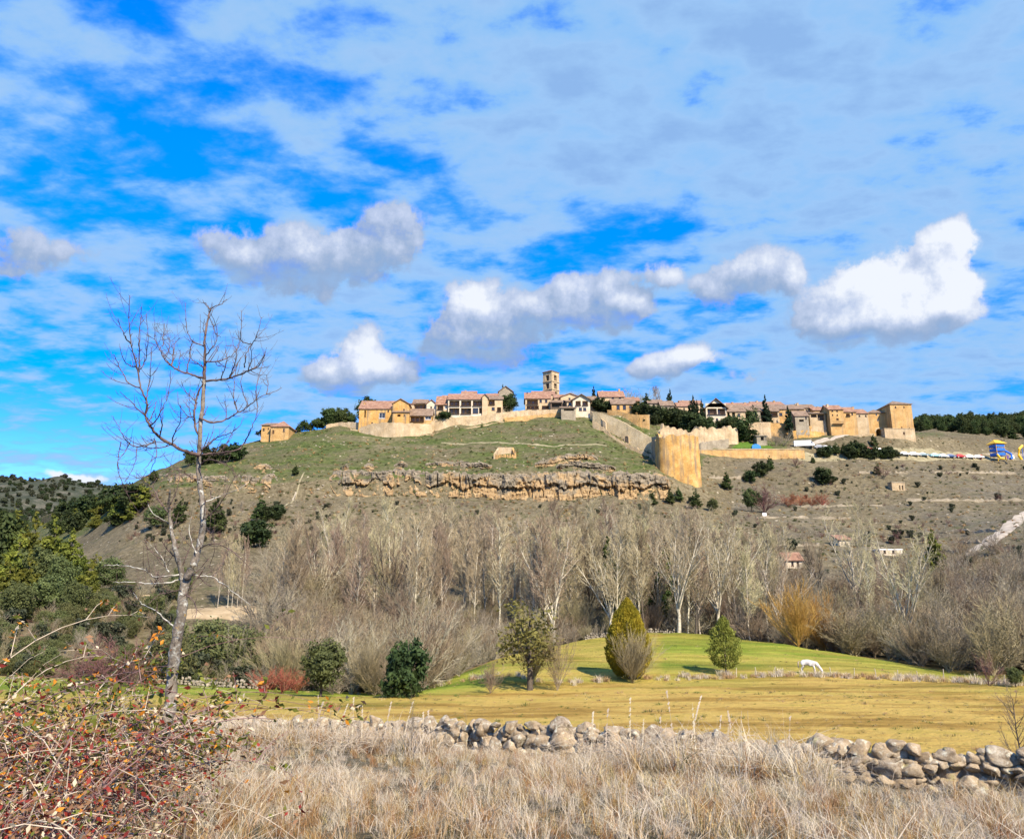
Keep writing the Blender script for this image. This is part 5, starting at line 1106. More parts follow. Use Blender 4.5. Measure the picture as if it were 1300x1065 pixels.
def cliff(pts, depth=2.2, seed=0, ochre=0.0):
    """pts: (px, top_py, bottom_py)"""
    P = []; V = []; C = []
    xs = np.arange(pts[0][0], pts[-1][0] + .01, 1.1); rows = 22
    tops = np.interp(xs, [p[0] for p in pts], [p[1] for p in pts]); bots = np.interp(xs, [p[0] for p in pts], [p[2] for p in pts])
    nx = len(xs)
    for i, x in enumerate(xs):
        t = tops[i] + 2.6 * mn.noise((x * .16, seed, 0)) + 1.6 * mn.noise((x * .5, seed, 3)); b = bots[i] + 2.4 * mn.noise((x * .07, seed, 5)) + 1.0 * mn.noise((x * .3, seed, 9)); b = max(b, t + 1.5)
        e = min(i, nx - 1 - i) / 5.0; e = min(1, e); mid = (t + b) / 2; t = mid + (t - mid) * (.35 + .65 * e); b = mid + (b - mid) * (.35 + .65 * e)
        B = G(x, b, 150); T = at(x, t, max(B.y + .5, G(x, t, 150).y))
        for j in range(rows + 1):
            v = j / rows; q = B.lerp(T, v); q.z -= .6 * (1 - v)
            lay = v * 4.2 + .9 * mn.noise((x * .035, v * 1.5, seed)); wx = x * .075 + .35 * mn.noise((x * .05, lay * .6, seed + 1))
            c = mn.cell_vector((wx + 3 * math.floor(lay * .5), math.floor(lay * .7), seed)); c2 = mn.cell_vector((x * .22 + .4 * mn.noise((x * .2, v * 3, 2)), math.floor(v * 7 + mn.noise((x * .06, 0, seed)) * 2), seed + 4))
            cap = .50 + .30 * mn.noise((x * .045, seed, 7)) + .12 * mn.noise((x * .2, seed, 8))
            over = depth * ((.95 if v > cap else .12) * (1 - max(0, v - .88) * 4))
            bul = over * (.5 + .6 * c[0]) + .75 * c2[1] + 1.3 * mn.noise((x * .07, v * 1.6, seed + 2)) + .35 * mn.noise((x * .6, v * 9, seed))
            crev = 1.5 * max(0, .05 - abs(mn.noise((x * .055, v * .5 + 5, seed + 11)))) / .05 + .7 * max(0, .10 - abs(mn.noise((x * .02, v * 5, seed + 21)))) / .10
            bul = (bul - crev) * (.25 + .75 * e) * (1 if 0 < j < rows else .1)
            d = Vector((q.x, q.y, 0)).normalized(); q = q - d * (bul + .3); V.append(tuple(q)); C.append((v * .95 - ochre + .45 * mn.noise((x * .05, v, seed + 31)), 0, 0, 1))
        Q = T + Vector((0, 3, -.6)); Q.z = H(Q.x, Q.y) - .3; V.append(tuple(Q)); C.append((1.2 - ochre, 0, 0, 1))
    K = rows + 2; f = [(i*K+j, (i+1)*K+j, (i+1)*K+j+1, i*K+j+1) for i in range(nx - 1) for j in range(K - 1)]
    me = bpy.data.meshes.new('cliff'); me.from_pydata(V, [], f); a = me.color_attributes.new('band', 'FLOAT_COLOR', 'POINT'); a.data.foreach_set('color', np.array(C, dtype=np.float32).ravel())
    me.materials.append(M['cliff']); o = bpy.data.objects.new('cliff', me); COL.objects.link(o); tag(o, kind='structure')
cliff([(418,600,618),(428,598,628),(480,600,629),(500,597,627),(540,600,629),(600,602,631),(640,602,634),(655,602,636)], 2.6, 1, .2)
cliff([(636,604,632),(690,602,637),(735,598,634),(765,603,629),(782,606,628)], 2.8, 2, .25)
cliff([(773,606,626),(785,601,633),(815,603,634),(835,603,632),(852,606,634)], 2.8, 3, .3)
cliff([(296,606,618),(306,604,625),(326,606,624),(330,606,616)], 1.6, 4, .1)
cliff([(330,606,622),(345,602,625),(352,604,622)], 1.6, 5, .25)
cliff([(190,606,616),(200,603,619),(225,602,618),(246,602,622),(262,604,621)], 1.6, 6, .3)
cliff([(679,588,594),(700,582,591),(725,577,586),(745,577,588),(760,580,592)], 1.6, 7, .35)
cliff([(706,592,597),(730,586,594),(760,589,598),(782,592,600)], 1.6, 8, -.3)
cliff([(322,592,596),(330,590,601),(342,591,601),(346,594,598)], 1.0, 9, .25)
cliff([(462,590,596),(468,589,601),(476,591,599)], .9, 10, .25)
cliff([(500,589,594),(510,586,597),(518,588,596)], .9, 11, .25)
cliff([(816,586,592),(826,581,596),(838,578,592),(846,584,590)], 1.4, 12, .6)
cliff([(432,592,596),(437,590,600),(443,592,597)], .8, 13, .25)
cliff([(540,588,592),(560,587,594),(600,589,596),(625,590,594)], .8, 14, .1)
cliff([(246,606,612),(268,604,616),(292,606,615)], 1.0, 15, .1)
# loose rocks on the slopes
def rock_mesh(seed, mat, r=1.0, sub=2, amp=.3):
    import bmesh
    bm = bmesh.new(); bmesh.ops.create_icosphere(bm, subdivisions=sub, radius=r); rr = random.Random(seed); o = rr.uniform(0, 99)
    pl = [(Vector((rr.uniform(-1,1), rr.uniform(-1,1), rr.uniform(-1,1))).normalized(), rr.uniform(.48, .78)) for _ in range(13)]
    for v in bm.verts:
        p = v.co.copy()
        for n, d in pl:
            k = p.dot(n) - d * r
            if k > 0: p -= n * k
        v.co = p * (1 + amp * .35 * mn.noise(p * 2.2 / r + Vector((o, 0, 0))))
    me = bpy.data.meshes.new('rock'); bm.to_mesh(me); bm.free(); me.materials.append(mat); return me
M['rockmat'] = noise_mat('loose_rock', [(.3, (.13,.11,.08)), (.55, (.27,.235,.175)), (.75, (.42,.36,.25))], .9, 7, .95, bump=.5)
pts = []; r3 = random.Random(12)
for i in range(1100):
    px = r3.uniform(190, 1400); py = r3.uniform(535, 742) if px > 900 else r3.uniform(545, 690); p = G(px, py, 150)
    if p.y > 420 or p.y < 150: continue
    if mn.noise((p.x / 18, p.y / 18, 9)) < -.05: continue
    pts.append((p.x, p.y, p.z, r3.uniform(.12, .62) ** 1.3))
scatter('loose_rocks', pts, [rock_mesh(i, M['rockmat']) for i in range(4)], (.7, 1.3), 6, 'pale loose rocks scattered on the slopes', .4, (.5, .8))
pts = []
for i in range(5200):   # coarse tufts on the slopes
    px = r3.uniform(180, 1420); py = r3.uniform(520, 735) if px > 880 else r3.uniform(530, 690); p = G(px, py, 150)
    if p.y > 400: continue
    pts.append((p.x, p.y, p.z, r3.uniform(.25, .75)))
def tuft_mesh(seed, mats, n=60, h=1.0, w=.02, spread=.35, lean=.5, heads=False):
    rr = np.random.default_rng(seed); V = []
    for i in range(n):
        a = rr.uniform(0, 6.28); b = np.array([math.cos(a), math.sin(a), 0]) * rr.uniform(0, spread); d = rr.normal(size=3) * lean * .5; d[2] = 0; hh = h * rr.uniform(.45, 1.0)
        t = np.array([-math.sin(a + rr.uniform(-1, 1)), math.cos(a), 0.]) * w * rr.uniform(.6, 1.4); p0 = b; p1 = b + d * .25 * hh + [0, 0, hh * .5]; p2 = b + d * hh + [0, 0, hh * (1 - .25 * np.linalg.norm(d))]
        V += [p0 - t, p0 + t, p1 + t * .8, p1 - t * .8, p1 - t * .8, p1 + t * .8, p2 + t * .15, p2 - t * .15]
    return qmesh('tuft', np.array(V), 4, mats, [int(x) for x in np.repeat(rr.integers(0, len(mats), n), 2)])
M['straw'] = noise_mat('dry_straw', [(.3, (.30,.195,.085)), (.7, (.58,.43,.22))], 1.5, 3, .8, rnd=.35, trans=.25)
M['straw_pale'] = noise_mat('pale_dead_stalks', [(.3, (.40,.33,.235)), (.7, (.66,.58,.45))], 2, 3, .8, rnd=.25, trans=.2)
M['straw_rust'] = noise_mat('rust_dead_grass', [(.3, (.20,.105,.035)), (.7, (.38,.22,.085))], 1.5, 3, .8, rnd=.3, trans=.25)
M['grass_green'] = noise_mat('green_grass_blades', [(.3, (.06,.085,.018)), (.7, (.14,.17,.04))], 1.5, 3, .8, rnd=.3, trans=.25)
M['grass_dark'] = noise_mat('olive_grass_blades', [(.3, (.045,.055,.018)), (.7, (.10,.11,.035))], 1.5, 3, .8, rnd=.3, trans=.25)
scatter('slope_grass', pts, [tuft_mesh(1, [M['straw']], 40, 1, .05, .8, .9), tuft_mesh(2, [M['grass_dark']], 40, 1, .06, .9, .9), tuft_mesh(3, [M['straw_rust'], M['grass_dark']], 40, .9, .06, 1, 1), tuft_mesh(4, [M['grass_dark']], 40, .8, .07, 1, 1)], (.8, 1.4), 8, 'coarse grass tufts over the hill', .2)
pts = []
for i in range(3000):   # meadow grass
    px = r3.uniform(-20, 1330); Y = r3.uniform(50, 128) if r3.random() < .6 else r3.uniform(46, 80); p = gnd(px, Y, 870)
    if Y > edge(px): continue
    pts.append((p.x, p.y, p.z, r3.uniform(.05, .13) if r3.random() < .85 else r3.uniform(.15, .26)))
scatter('meadow_grass', pts, [tuft_mesh(11, [M['straw']], 40, 1, .05, 1.6, 1.2), tuft_mesh(12, [M['straw'], M['grass_green']], 40, 1, .05, 1.8, 1.2), tuft_mesh(13, [M['grass_green']], 40, 1, .05, 1.8, 1.2)], (.7, 1.3), 18, 'short tufts over the meadow', .15)
# dry strip with pale stalks and low stones between golden and green meadow
pts = []
for i in range(420):
    px = r3.uniform(440, 1300); Y = float(np.interp(px, [440, 560, 640, 700, 870, 1027, 1240, 1300], [90.5, 92, 96, 88, 92, 95, 88, 86])) + r3.uniform(-1.2, 1.2)
    if px < 860 and r3.random() < .75: continue
    p = gnd(px, Y, 865); pts.append((p.x, p.y, p.z, r3.uniform(.3, .8)))
scatter('dry_verge', pts, [tuft_mesh(21, [M['straw_pale']], 50, 1, .03, .7, .8), tuft_mesh(22, [M['straw']], 50, 1, .03, .7, .8)], (.7, 1.3), 19, 'pale dead grass along the meadow fence', .15)
for i, (px, py) in enumerate(((935,858),(960,858.5),(985,858.5),(1055,860),(1085,861),(1112,862),(1140,862.5),(1165,863.5),(1198,865),(1238,868),(1275,869))):
    p = gnd(px, float(np.interp(px, [870, 1027, 1240, 1300], [92, 95, 88, 86])) + .3, 860); m_ = MB(); h = 1.25 if px == 1198 else .95
    m_.tube([(0,0,-.2),(.02,0,h*.5),(.05*(-1)**i,0,h)], [.055,.05,.04], 6, cap=True); m_.tube([(-.02,-.05,h*.8),(.06,.06,h*.8)], [.02,.02], 4, cap=True)
    o = m_.build('fence_post', M['straw_pale']); o.location = p; tag(o, 'taller pale fence post near the right end of the meadow fence' if px == 1198 else 'short pale wooden fence post between the golden and the green meadow', 'fence post', None if px == 1198 else 'short posts of the meadow fence')

# ------------------------------------------------------------------ vehicles and play equipment near the village
def car(px, py, L, colr, label, kind='car', rz=0.0, group=None):
    p = G(px, py, 200) + Vector((0, 0, .2)); root = empty('van' if kind == 'van' else 'car', p, rz, label, kind, group)
    bm_ = noise_mat(f'paint_{colr[0]:.2f}_{colr[2]:.2f}', [(.3, colr), (.7, tuple(c * .92 for c in colr))], 2, 2, .35, spec=.5)
    def prof(pp, w, name, mat, parent=root, taper=1.0):
        m_ = MB(); n = len(pp); vs = [(x, -w * (taper if z > 1.0 else 1), z) for x, z in pp] + [(x, w * (taper if z > 1.0 else 1), z) for x, z in pp]
        m_.add(vs, [tuple(range(n)), tuple(reversed(range(n, 2*n)))] + [((i+1) % n, i, i + n, (i+1) % n + n) for i in range(n)]); return m_.build(name, mat, parent)
    h = L / 2
    if kind == 'van':
        prof([(-h,.35),(h,.35),(h,1.0),(h-.25,1.15),(h-1.0,2.1),(h-1.4,2.4),(-h,2.45)], .95, 'body', bm_)
        prof([(h-1.25,1.25),(h-.45,1.25),(h-1.0,1.95),(h-1.25,1.95)], .965, 'window', M['glass'])
    else:
        prof([(-h,.35),(h,.35),(h,.75),(h-.15,.85),(h-1.1,.98),(h-1.9,1.42),(-h+1.1,1.45),(-h+.25,1.0),(-h,.95)], .85, 'body', bm_, taper=.86)
        prof([(-h+.75,1.02),(h-1.35,1.02),(h-1.95,1.36),(-h+1.2,1.38)], .868, 'window', M['glass'], taper=.86)
    for sx_ in (-h + .85, h - .85):
        for sy in (-1, 1):
            m_ = MB(); w_ = .86 if kind != 'van' else .96; m_.tube([(sx_, sy * (w_ - .18), .33), (sx_, sy * (w_ + .01), .33)], [.33, .33], 14, cap=True); wl = m_.build('wheel', M['bark_dark'], root)
            m_ = MB(); m_.tube([(sx_, sy * (w_ - .05), .33), (sx_, sy * (w_ + .025), .33)], [.18, .18], 10, cap=True); m_.build('rim', M['white'], wl)
    return root
car(1021, 568, 7.5, (.80,.80,.80), 'long white van parked below the ochre retaining wall', 'van', R(-12))
car(1041, 570, 4.2, (.30,.31,.33), 'grey car just right of the long white van', rz=R(-10)); car(1049, 571, 4.0, (.75,.75,.75), 'white car partly behind the bush row right of the grey one', rz=R(-10))
car(1101, 573, 4.4, (.50,.02,.02), 'bright red car half hidden in the bush row', rz=R(5)); car(1115, 574, 4.2, (.78,.78,.78), 'white car half hidden near the right of the bush row')
for px, py, c, l in ((1148,579,(.62,.65,.66),'silver car at the left end of the car park'),(1160,579.4,(.78,.78,.78),'white car second from the left in the car park'),(1172,580,(.20,.28,.30),'dark grey car in the middle of the car park'),(1187,581,(.30,.55,.62),'pale turquoise car in the car park'),(1197,581.5,(.55,.66,.72),'light blue car left of the dark blue one in the car park'),(1207,581.8,(.05,.09,.2),'dark blue car in the car park'),(1219,582,(.42,.03,.03),'dark red car in the car park'),(1231,582.5,(.8,.8,.8),'white car right of the dark red one'),(1242,582.8,(.74,.72,.68),'cream car at the right end of the parked row')):
    car(px, py, 4.2, c, l, rz=R(random.Random(int(px)).uniform(-12, 12)))
def plainmat(n, c, r=.5):
    return noise_mat(n, [(.3, c), (.7, tuple(v * .88 for v in c))], 2, 2, r, spec=.4)
M['blue'] = plainmat('blue_paint', (.015,.13,.55)); M['yellow'] = plainmat('yellow_paint', (.75,.45,.02)); M['skyblue'] = plainmat('blue_canvas', (.03,.22,.62), .7); M['red'] = plainmat('red_paint', (.5,.04,.03)); M['purple'] = plainmat('purple_paint', (.12,.05,.2))
def play_tower():
    p = G(1268, 585, 200); k = p.y / F; root = empty('play_tower', p, R(10), 'tall blue play tower with a yellow roof and slides', 'playground tower'); m_ = MB()
    W = 6 * k; h = 24 * k
    for a in (-W, W):
        for b in (-W, W): m_.tube([(a, b, -.4), (a, b, h * .92)], [.12, .12], 6)
    m_.build('frame', M['yellow'], root)
    for z in (.28, .52, .72):
        m_ = MB(); m_.box(-W, -W - .12, h * z, W, -W - .04, h * z + h * .13); m_.box(-W, W + .04, h * z, W, W + .12, h * z + h * .13); m_.box(-W - .12, -W, h * z, -W - .04, W, h * z + h * .13); m_.build('panel', M['blue'], root)
    m_ = MB(); m_.box(-W - .05, -W, h * .25, W + .05, W, h * .27); m_.box(-W - .05, -W, h * .5, W + .05, W, h * .515); m_.build('platform', M['blue'], root)
    r_ = MB(); o = W + .8; r_.add([(-o,-o,h*.9),(o,-o,h*.9),(o,o,h*.9),(-o,o,h*.9),(-o*.4,0,h*1.12),(o*.4,0,h*1.12)], [(0,1,5,4),(1,2,5),(2,3,4,5),(3,0,4),(3,2,1,0)]); r_.build('roof', M['yellow'], root)
    s_ = MB(); s_.tube([(W, -W, h*.5), (W + 1.2, -W - 1.5, h*.3), (W + .4, -W - 2.6, h*.08), (W - .8, -W - 2.9, .2)], [.42,.42,.42,.42], 10); s_.build('slide', M['blue'], root)
    s_ = MB(); s_.tube([(-W, -W, h*.3), (-W - .4, -W - 1.8, .3), (-W + 1, -W - 2.2, .2)], [.4,.4,.4], 8); s_.build('slide', M['yellow'], root)
play_tower()
def arch_play():
    p = G(1297, 584, 200); k = p.y / F; root = empty('slide', p, 0, 'curved yellow tube slide right of the blue play tower', 'slide'); m_ = MB()
    m_.tube([(0, 0, .2), (-.9, 0, 6*k), (-.4, 0, 14*k), (1.5, .5, 19*k)], [.5,.5,.5,.5], 10); m_.build('tube', M['yellow'], root); m_ = MB(); m_.tube([(1.4, .9, -.3), (1.4, .9, 18*k)], [.12,.12], 6); m_.tube([(2.2, .4, -.3), (2.2, .4, 18*k)], [.12,.12], 6); m_.build('post', M['blue'], root)
arch_play()
for px, mat, l in ((1246,'red','small red spring rider left of the blue play tower'),(1279,'purple','small purple play panel right of the blue play tower'),(1286,'white','white play post between the tower and the tube slide')):
    p = G(px, 584, 200); m_ = MB(); m_.tube([(0,0,-.2),(0,0,.7)],[.12,.12],6); m_.box(-.6,-.3,.6,.6,.3,1.5); m_.box(-.25,-.2,1.5,.45,.2,2.0); o = m_.build('play_equipment', M[mat]); o.location = p; tag(o, l, 'play equipment')
def tarp():
    p = G(960, 569.5, 200); m_ = MB(); pp = [(-1.7,0),(-1.5,1.2),(-.5,1.75),(.7,1.7),(1.6,1.1),(1.8,0)]; n = len(pp)
    m_.add([(x,-.9,z) for x,z in pp] + [(x*.8,.9,z*1.1) for x,z in pp], [tuple(range(n))[::-1], tuple(range(n, 2*n))] + [(i, i+1, i+1+n, i+n) for i in range(n-1)]); o = m_.build('tarpaulin', M['skyblue']); o.location = p + Vector((0,.6,0)); tag(o, 'bright blue tarpaulin heap on the terrace lawn', 'tarpaulin')
tarp()
def sign(px, py, label, w=.9, h=.7, mat='white'):
    p = G(px, py, 60); root = empty('sign', p, 0, label, 'sign'); m_ = MB(); m_.tube([(0,0,-.3),(0,0,1.6)],[.05,.05],6); m_.build('post', M['straw_pale'], root); m_ = MB(); m_.box(-w/2,-.08,1.2,w/2,-.055,1.2+h); m_.build('board', M[mat], root)
sign(971, 660, 'small white board on a post below the purple bare bush', 1.2, .9)
# antenna, street lamps
p = G(344, 557, 200); m_ = MB(); m_.tube([(0,0,0),(0,0,8)],[.06,.04],5); m_.tube([(-.5,0,7.4),(.5,0,7.4)],[.03,.03],4); o = m_.build('antenna_pole', M['bark_dark']); o.location = p + Vector((0,-.6,0)); tag(o, 'thin pole standing in front of the small ochre house', 'pole')
# pale lawn terrace is part of the ground; its grass is a sheet of its own
def lawn():
    m_ = MB(); xs = np.linspace(928, 984, 15); ys = [569.3, 567, 565, 563, 561.5]
    for j, y in enumerate(ys):
        for i, x in enumerate(xs):
            x2 = 950 + (x - 950) * (1 - .14 * j); p = G(x2, y, 200); m_.v.append((p.x, p.y, H(p.x, p.y) + (.22 if 0 < i < 14 and j > 0 else .05)))
    for j in range(4):
        for i in range(14): m_.f.append((j*15+i, j*15+i+1, (j+1)*15+i+1, (j+1)*15+i)); m_.m.append(0)
    o = m_.build('lawn', noise_mat('lawn_grass', [(.3, (.045,.095,.008)), (.7, (.09,.16,.018))], 1, 5, .95), smooth=True); tag(o, kind='structure')
lawn()

# ------------------------------------------------------------------ the grazing horse (grey white)
def skin(name, joints, edges, mat, parent, sub=2, root=0):
    me = bpy.data.meshes.new(name); me.from_pydata([j[0] for j in joints], edges, []); me.materials.append(mat)
    o = bpy.data.objects.new(name, me); COL.objects.link(o)
    me.skin_vertices.new() if hasattr(me.skin_vertices, 'new') and not me.skin_vertices else None
    md = o.modifiers.new('skin', 'SKIN'); md.use_smooth_shade = True
    if me.skin_vertices:
        for i, j in enumerate(joints):
            r = j[1]; me.skin_vertices[0].data[i].radius = r if isinstance(r, tuple) else (r, r)
        me.skin_vertices[0].data[root].use_root = True
    s_ = o.modifiers.new('sub', 'SUBSURF'); s_.levels = sub; s_.render_levels = sub; o.parent = parent; return o
def horse():
    p = gnd(1027, 96.5, 850); root = empty('horse', p, R(-28), 'white horse grazing with its head down on the green meadow', 'horse')
    hm = noise_mat('grey_white_coat', [(.35, (.34,.32,.30)), (.6, (.62,.60,.56))], 2.5, 4, .8)
    J = [((-.62,0,1.22),(.30,.33)),((-.25,0,1.20),(.33,.36)),((.15,0,1.18),(.32,.37)),((.52,0,1.22),(.27,.33)),((.80,0,1.12),(.19,.25)),((1.08,0,.80),(.13,.19)),((1.30,0,.48),(.11,.16)),((1.40,0,.38),(.11,.15)),((1.43,0,.18),(.08,.10)),((1.44,0,.04),(.06,.07)),((-.86,0,1.26),(.16,.2))]
    E = [(0,1),(1,2),(2,3),(3,4),(4,5),(5,6),(6,7),(7,8),(8,9),(0,10)]
    def leg(a, pts):
        k = a
        for q in pts: J.append(q); E.append((k, len(J) - 1)); k = len(J) - 1
    for s_, dx in ((1, 0), (-1, .22)):
        leg(3, [((.52,s_*.16,.92),.15),((.53 + dx*.5,s_*.16,.62),.085),((.54 + dx*.6,s_*.16,.48),.075),((.54 + dx*.7,s_*.16,.16),.05),((.58 + dx*.7,s_*.16,.03),.065)])
        leg(0, [((-.60,s_*.17,.95),.18),((-.50 - dx*.3,s_*.17,.76),.12),((-.74 - dx*.3,s_*.17,.52),.075),((-.70 - dx*.3,s_*.17,.16),.05),((-.66 - dx*.3,s_*.17,.03),.065)])
    skin('body', J, E, hm, root)
    t = MB(); t.tube([(-.98,0,1.34),(-1.12,0,1.15),(-1.13,0,.8),(-1.06,0,.5)], [.05,.09,.08,.02], 8); t.build('tail', M['straw_pale'], root)
    t = MB()
    for i in range(9):
        f = i / 8; x = .72 + .55 * f; z = 1.36 - .78 * f; t.tube([(x+.06,-.02,z+.02),(x+.04,-.13,z-.12),(x,-.15,z-.28)], [.04,.035,.01], 5)
    t.build('mane', M['straw_pale'], root)
    for s_ in (-1, 1):
        t = MB(); t.tube([(1.36,s_*.07,.50),(1.30,s_*.09,.60),(1.29,s_*.10,.66)], [.035,.035,.005], 5); t.build('ear', hm, root)
        t = MB(); t.tube([(1.43,s_*.085,.34),(1.43,s_*.105,.34)], [.02,.015], 6, cap=True); t.build('eye', M['bark_dark'], root)
horse()

# ------------------------------------------------------------------ foreground: the lichened bare tree
def bark_lichen():
    m, nt, p = newmat('lichened_bark'); co = coords(nt)
    base = ramp(nt, nz(nt, co, 14, 8, .7), [(.3, (.05,.038,.028)), (.5, (.15,.125,.095)), (.7, (.27,.235,.19))])
    pale = mth(nt, 'MULTIPLY', mth(nt, 'SUBTRACT', nz(nt, co, 11, 7, .75), .52), 9, clamp=True)
    c = mixc(nt, pale, base, (.42, .42, .37)); sx_ = nt.nodes.new('ShaderNodeSeparateXYZ'); nt.links.new(co, sx_.inputs[0])
    yel = mth(nt, 'MULTIPLY', mth(nt, 'SUBTRACT', nz(nt, co, 9, 4, .6), .67), 22, clamp=True)
    c = mixc(nt, yel, c, (.62, .36, .03))
    nt.links.new(c, p.inputs['Base Color']); p.inputs['Roughness'].default_value = .95
    b = node(nt, 'ShaderNodeBump'); b.inputs['Strength'].default_value = 1; b.inputs['Distance'].default_value = .02; nt.links.new(nz(nt, co, 22, 6, .7), b.inputs['Height']); nt.links.new(b.outputs[0], p.inputs['Normal']); return m
M['lichen'] = bark_lichen()
M['twig_dark'] = noise_mat('dark_twig', [(.3, (.055,.036,.032)), (.7, (.16,.11,.095))], 8, 4, .85)
M['twig_lichen'] = noise_mat('pale_lichened_twig', [(.35, (.16,.14,.11)), (.6, (.46,.45,.39))], 12, 5, .9)
TY = 9.0
def fg_tree():
    base = at(203, 984, TY); base.z = H(base.x, base.y) - .05
    root = empty('bare_tree', base, 0, 'lichen covered bare tree standing in the left foreground', 'tree'); rng = random.Random(8)
    tr, lm, tw = MB(), MB(), MB()
    def path(px, r0, r1, dep0=0.0, dep1=0.0, mb=None, sides=7, spurs=True, dens=1.0, pale=False):
        mb = mb or lm; n = len(px); P = []; k_ = .60 if mb is tr else .68; r0 *= k_; r1 *= k_
        for i, (x, y) in enumerate(px):
            f = i / (n - 1); d = dep0 + (dep1 - dep0) * f + .05 * math.sin(i * 1.7 + px[0][0]); P.append(at(x, y, TY + d) - base)
        Q = []; Rr = []     # smooth through the points
        for i in range(n - 1):
            a, b, c, d = P[max(i-1, 0)], P[i], P[i+1], P[min(i+2, n-1)]
            for k in range(4):
                t = k / 4; Q.append(.5 * ((2*b) + (c - a)*t + (2*a - 5*b + 4*c - d)*t*t + (3*b - a - 3*c + d)*t**3) + Vector((rng.uniform(-1,1), rng.uniform(-1,1), rng.uniform(-1,1))) * .006)
        Q.append(P[-1]); L = len(Q); Rr = [(r0 + (r1 - r0) * (i / (L-1)) ** .8) * (1 + .10 * rng.uniform(-1, 1)) for i in range(L)]
        mb.tube(Q, Rr, sides, cap=True)
        if not spurs: return
        tot = sum((Q[i+1] - Q[i]).length for i in range(L - 1)); k = max(2, int(tot * 17 * dens))
        for j in range(k):
            f = rng.uniform(.08, 1.0); i = min(int(f * (L - 1)), L - 2); p = Q[i].lerp(Q[i+1], rng.random()); dd = (Q[i+1] - Q[i]).normalized()
            o = dd.orthogonal().normalized(); ph = rng.uniform(0, 6.28); o = o * math.cos(ph) + dd.cross(o) * math.sin(ph)
            d0 = (dd * .5 + o * .9 + Vector((0, 0, .25))).normalized(); l = rng.choice([.04, .06, .09, .14, .2, .32]) * rng.uniform(.7, 1.2); r = min(Rr[i] * .6, .0042 + .003 * (l > .25))
            pts = [p]; d = d0
            for q in range(5): d = (d + Vector((rng.uniform(-.16,.16), rng.uniform(-.16,.16), .16))).normalized(); pts.append(pts[-1] + d * l / 5)
            tw.tube(pts, [r, r*.9, r*.8, r*.7, r*.6, r*.55], 4)
            if l > .18:
                for _ in range(int(l * 12)):
                    q = rng.randrange(1, 5); o2 = Vector((rng.uniform(-1,1), rng.uniform(-1,1), rng.uniform(-.2,1))).normalized(); e = pts[q] + o2 * rng.uniform(.03, .11); tw.tube([pts[q], (pts[q] + e) / 2 + Vector((0,0,-.006)), e], [r*.6, r*.5, r*.5], 3)
    path([(202,984),(203,968),(208,936),(215,901),(219,851),(225,809),(231,775),(233,751),(238,733)], .118, .082, mb=tr, sides=12, dens=.25)
    path([(236,735),(245,718),(251,700),(256,680),(258,659),(256,630),(252,600),(253,575),(254,548),(257,519),(259,482)], .068, .034, 0, .1, tr, 10, dens=.35)
    path([(259,484),(260,458),(260,428),(264,404),(267,392)], .030, .012, .1, .15)
    path([(233,742),(229,722),(223,700),(220,684),(216,659),(214,640),(216,622)], .060, .016, 0, -.2, tr, 8)
    # upper crown
    path([(267,392),(275,388),(282,386),(288,380)], .010, .005, .15, .15)
    path([(267,394),(262,386),(258,384)], .008, .004, .15, .2); path([(265,400),(271,414),(274,424),(280,428)], .008, .004, .15, .3)
    path([(253,577),(242,575),(230,571),(218,564),(203,555),(196,548),(191,541),(185,528),(187,514),(183,502),(179,493),(175,472),(170,450),(166,436),(164,416),(164,400),(165,375)], .032, .005, 0, -.5)
    for a in ([(187,514),(186,505),(190,482),(191,465),(193,440)], [(179,493),(164,487),(154,470),(148,458),(144,450)], [(175,467),(165,464),(157,458),(152,440)], [(185,528),(175,520),(166,509),(158,503),(152,497)], [(177,472),(177,450),(176,433),(178,410),(179,400),(180,389)], [(166,436),(160,430),(157,423),(152,412),(149,404)], [(175,472),(182,462),(186,450),(188,430),(186,398)], [(191,541),(200,530),(208,515),(214,500),(217,470)], [(203,555),(206,540),(203,526),(206,505)], [(218,564),(222,548),(229,536),(229,514)]):
        path(a, .012, .004, -.25, -.5 + rng.uniform(-.2, .2))
    path([(257,480),(247,477),(237,473.5),(226,470),(218,465),(212,460),(207,453),(201,441),(197,431),(196,426)], .020, .005, .1, .5)
    for a in ([(218,465),(219,452),(220,440),(219,431)], [(207,440),(207,425),(209,411)], [(218,465),(221,449),(222,436),(228,429)], [(237,473),(240,458),(242,443),(246,434)], [(226,470),(228,455),(229,444)], [(207,453),(214,446),(215,430)]):
        path(a, .009, .004, .25, .5)
    path([(261,484),(275,483),(291,480),(303,476),(315,471),(322,468),(327.5,465),(333,458),(336,450)], .020, .005, .1, -.3)
    for a in ([(310,467),(311,457),(313,448),(318,440),(323,431),(327,424),(330,414),(332,403)], [(320,437),(312,436),(306,432),(305.6,421),(307,408),(306,394)], [(291,480),(297,465),(300,450),(298,440),(286,439)], [(279,483),(285,470),(288,455),(285,440)], [(315,471),(319,455),(318,440)]):
        path(a, .010, .004, -.1, -.35)
    path([(260,440),(252,437),(244.5,433),(240,426),(237,419),(236,402),(235,384)], .012, .004, .12, .3)
    path([(261,459),(270,459),(279,458),(288,455),(295,451),(300,444),(303,438),(303,420)], .013, .004, .1, .45)
    path([(261,452),(268,443),(275,432),(274,414),(268,398)], .011, .004, .1, -.2)
    path([(260,470),(252,462),(243,455),(241,445),(246,430)], .010, .004, .1, -.3)
    path([(254,531),(266,536),(276,536),(286,533),(294,529),(301,524),(308,521),(315,516),(327.5,506),(338,501),(349,497),(358,492)], .020, .004, 0, .4)
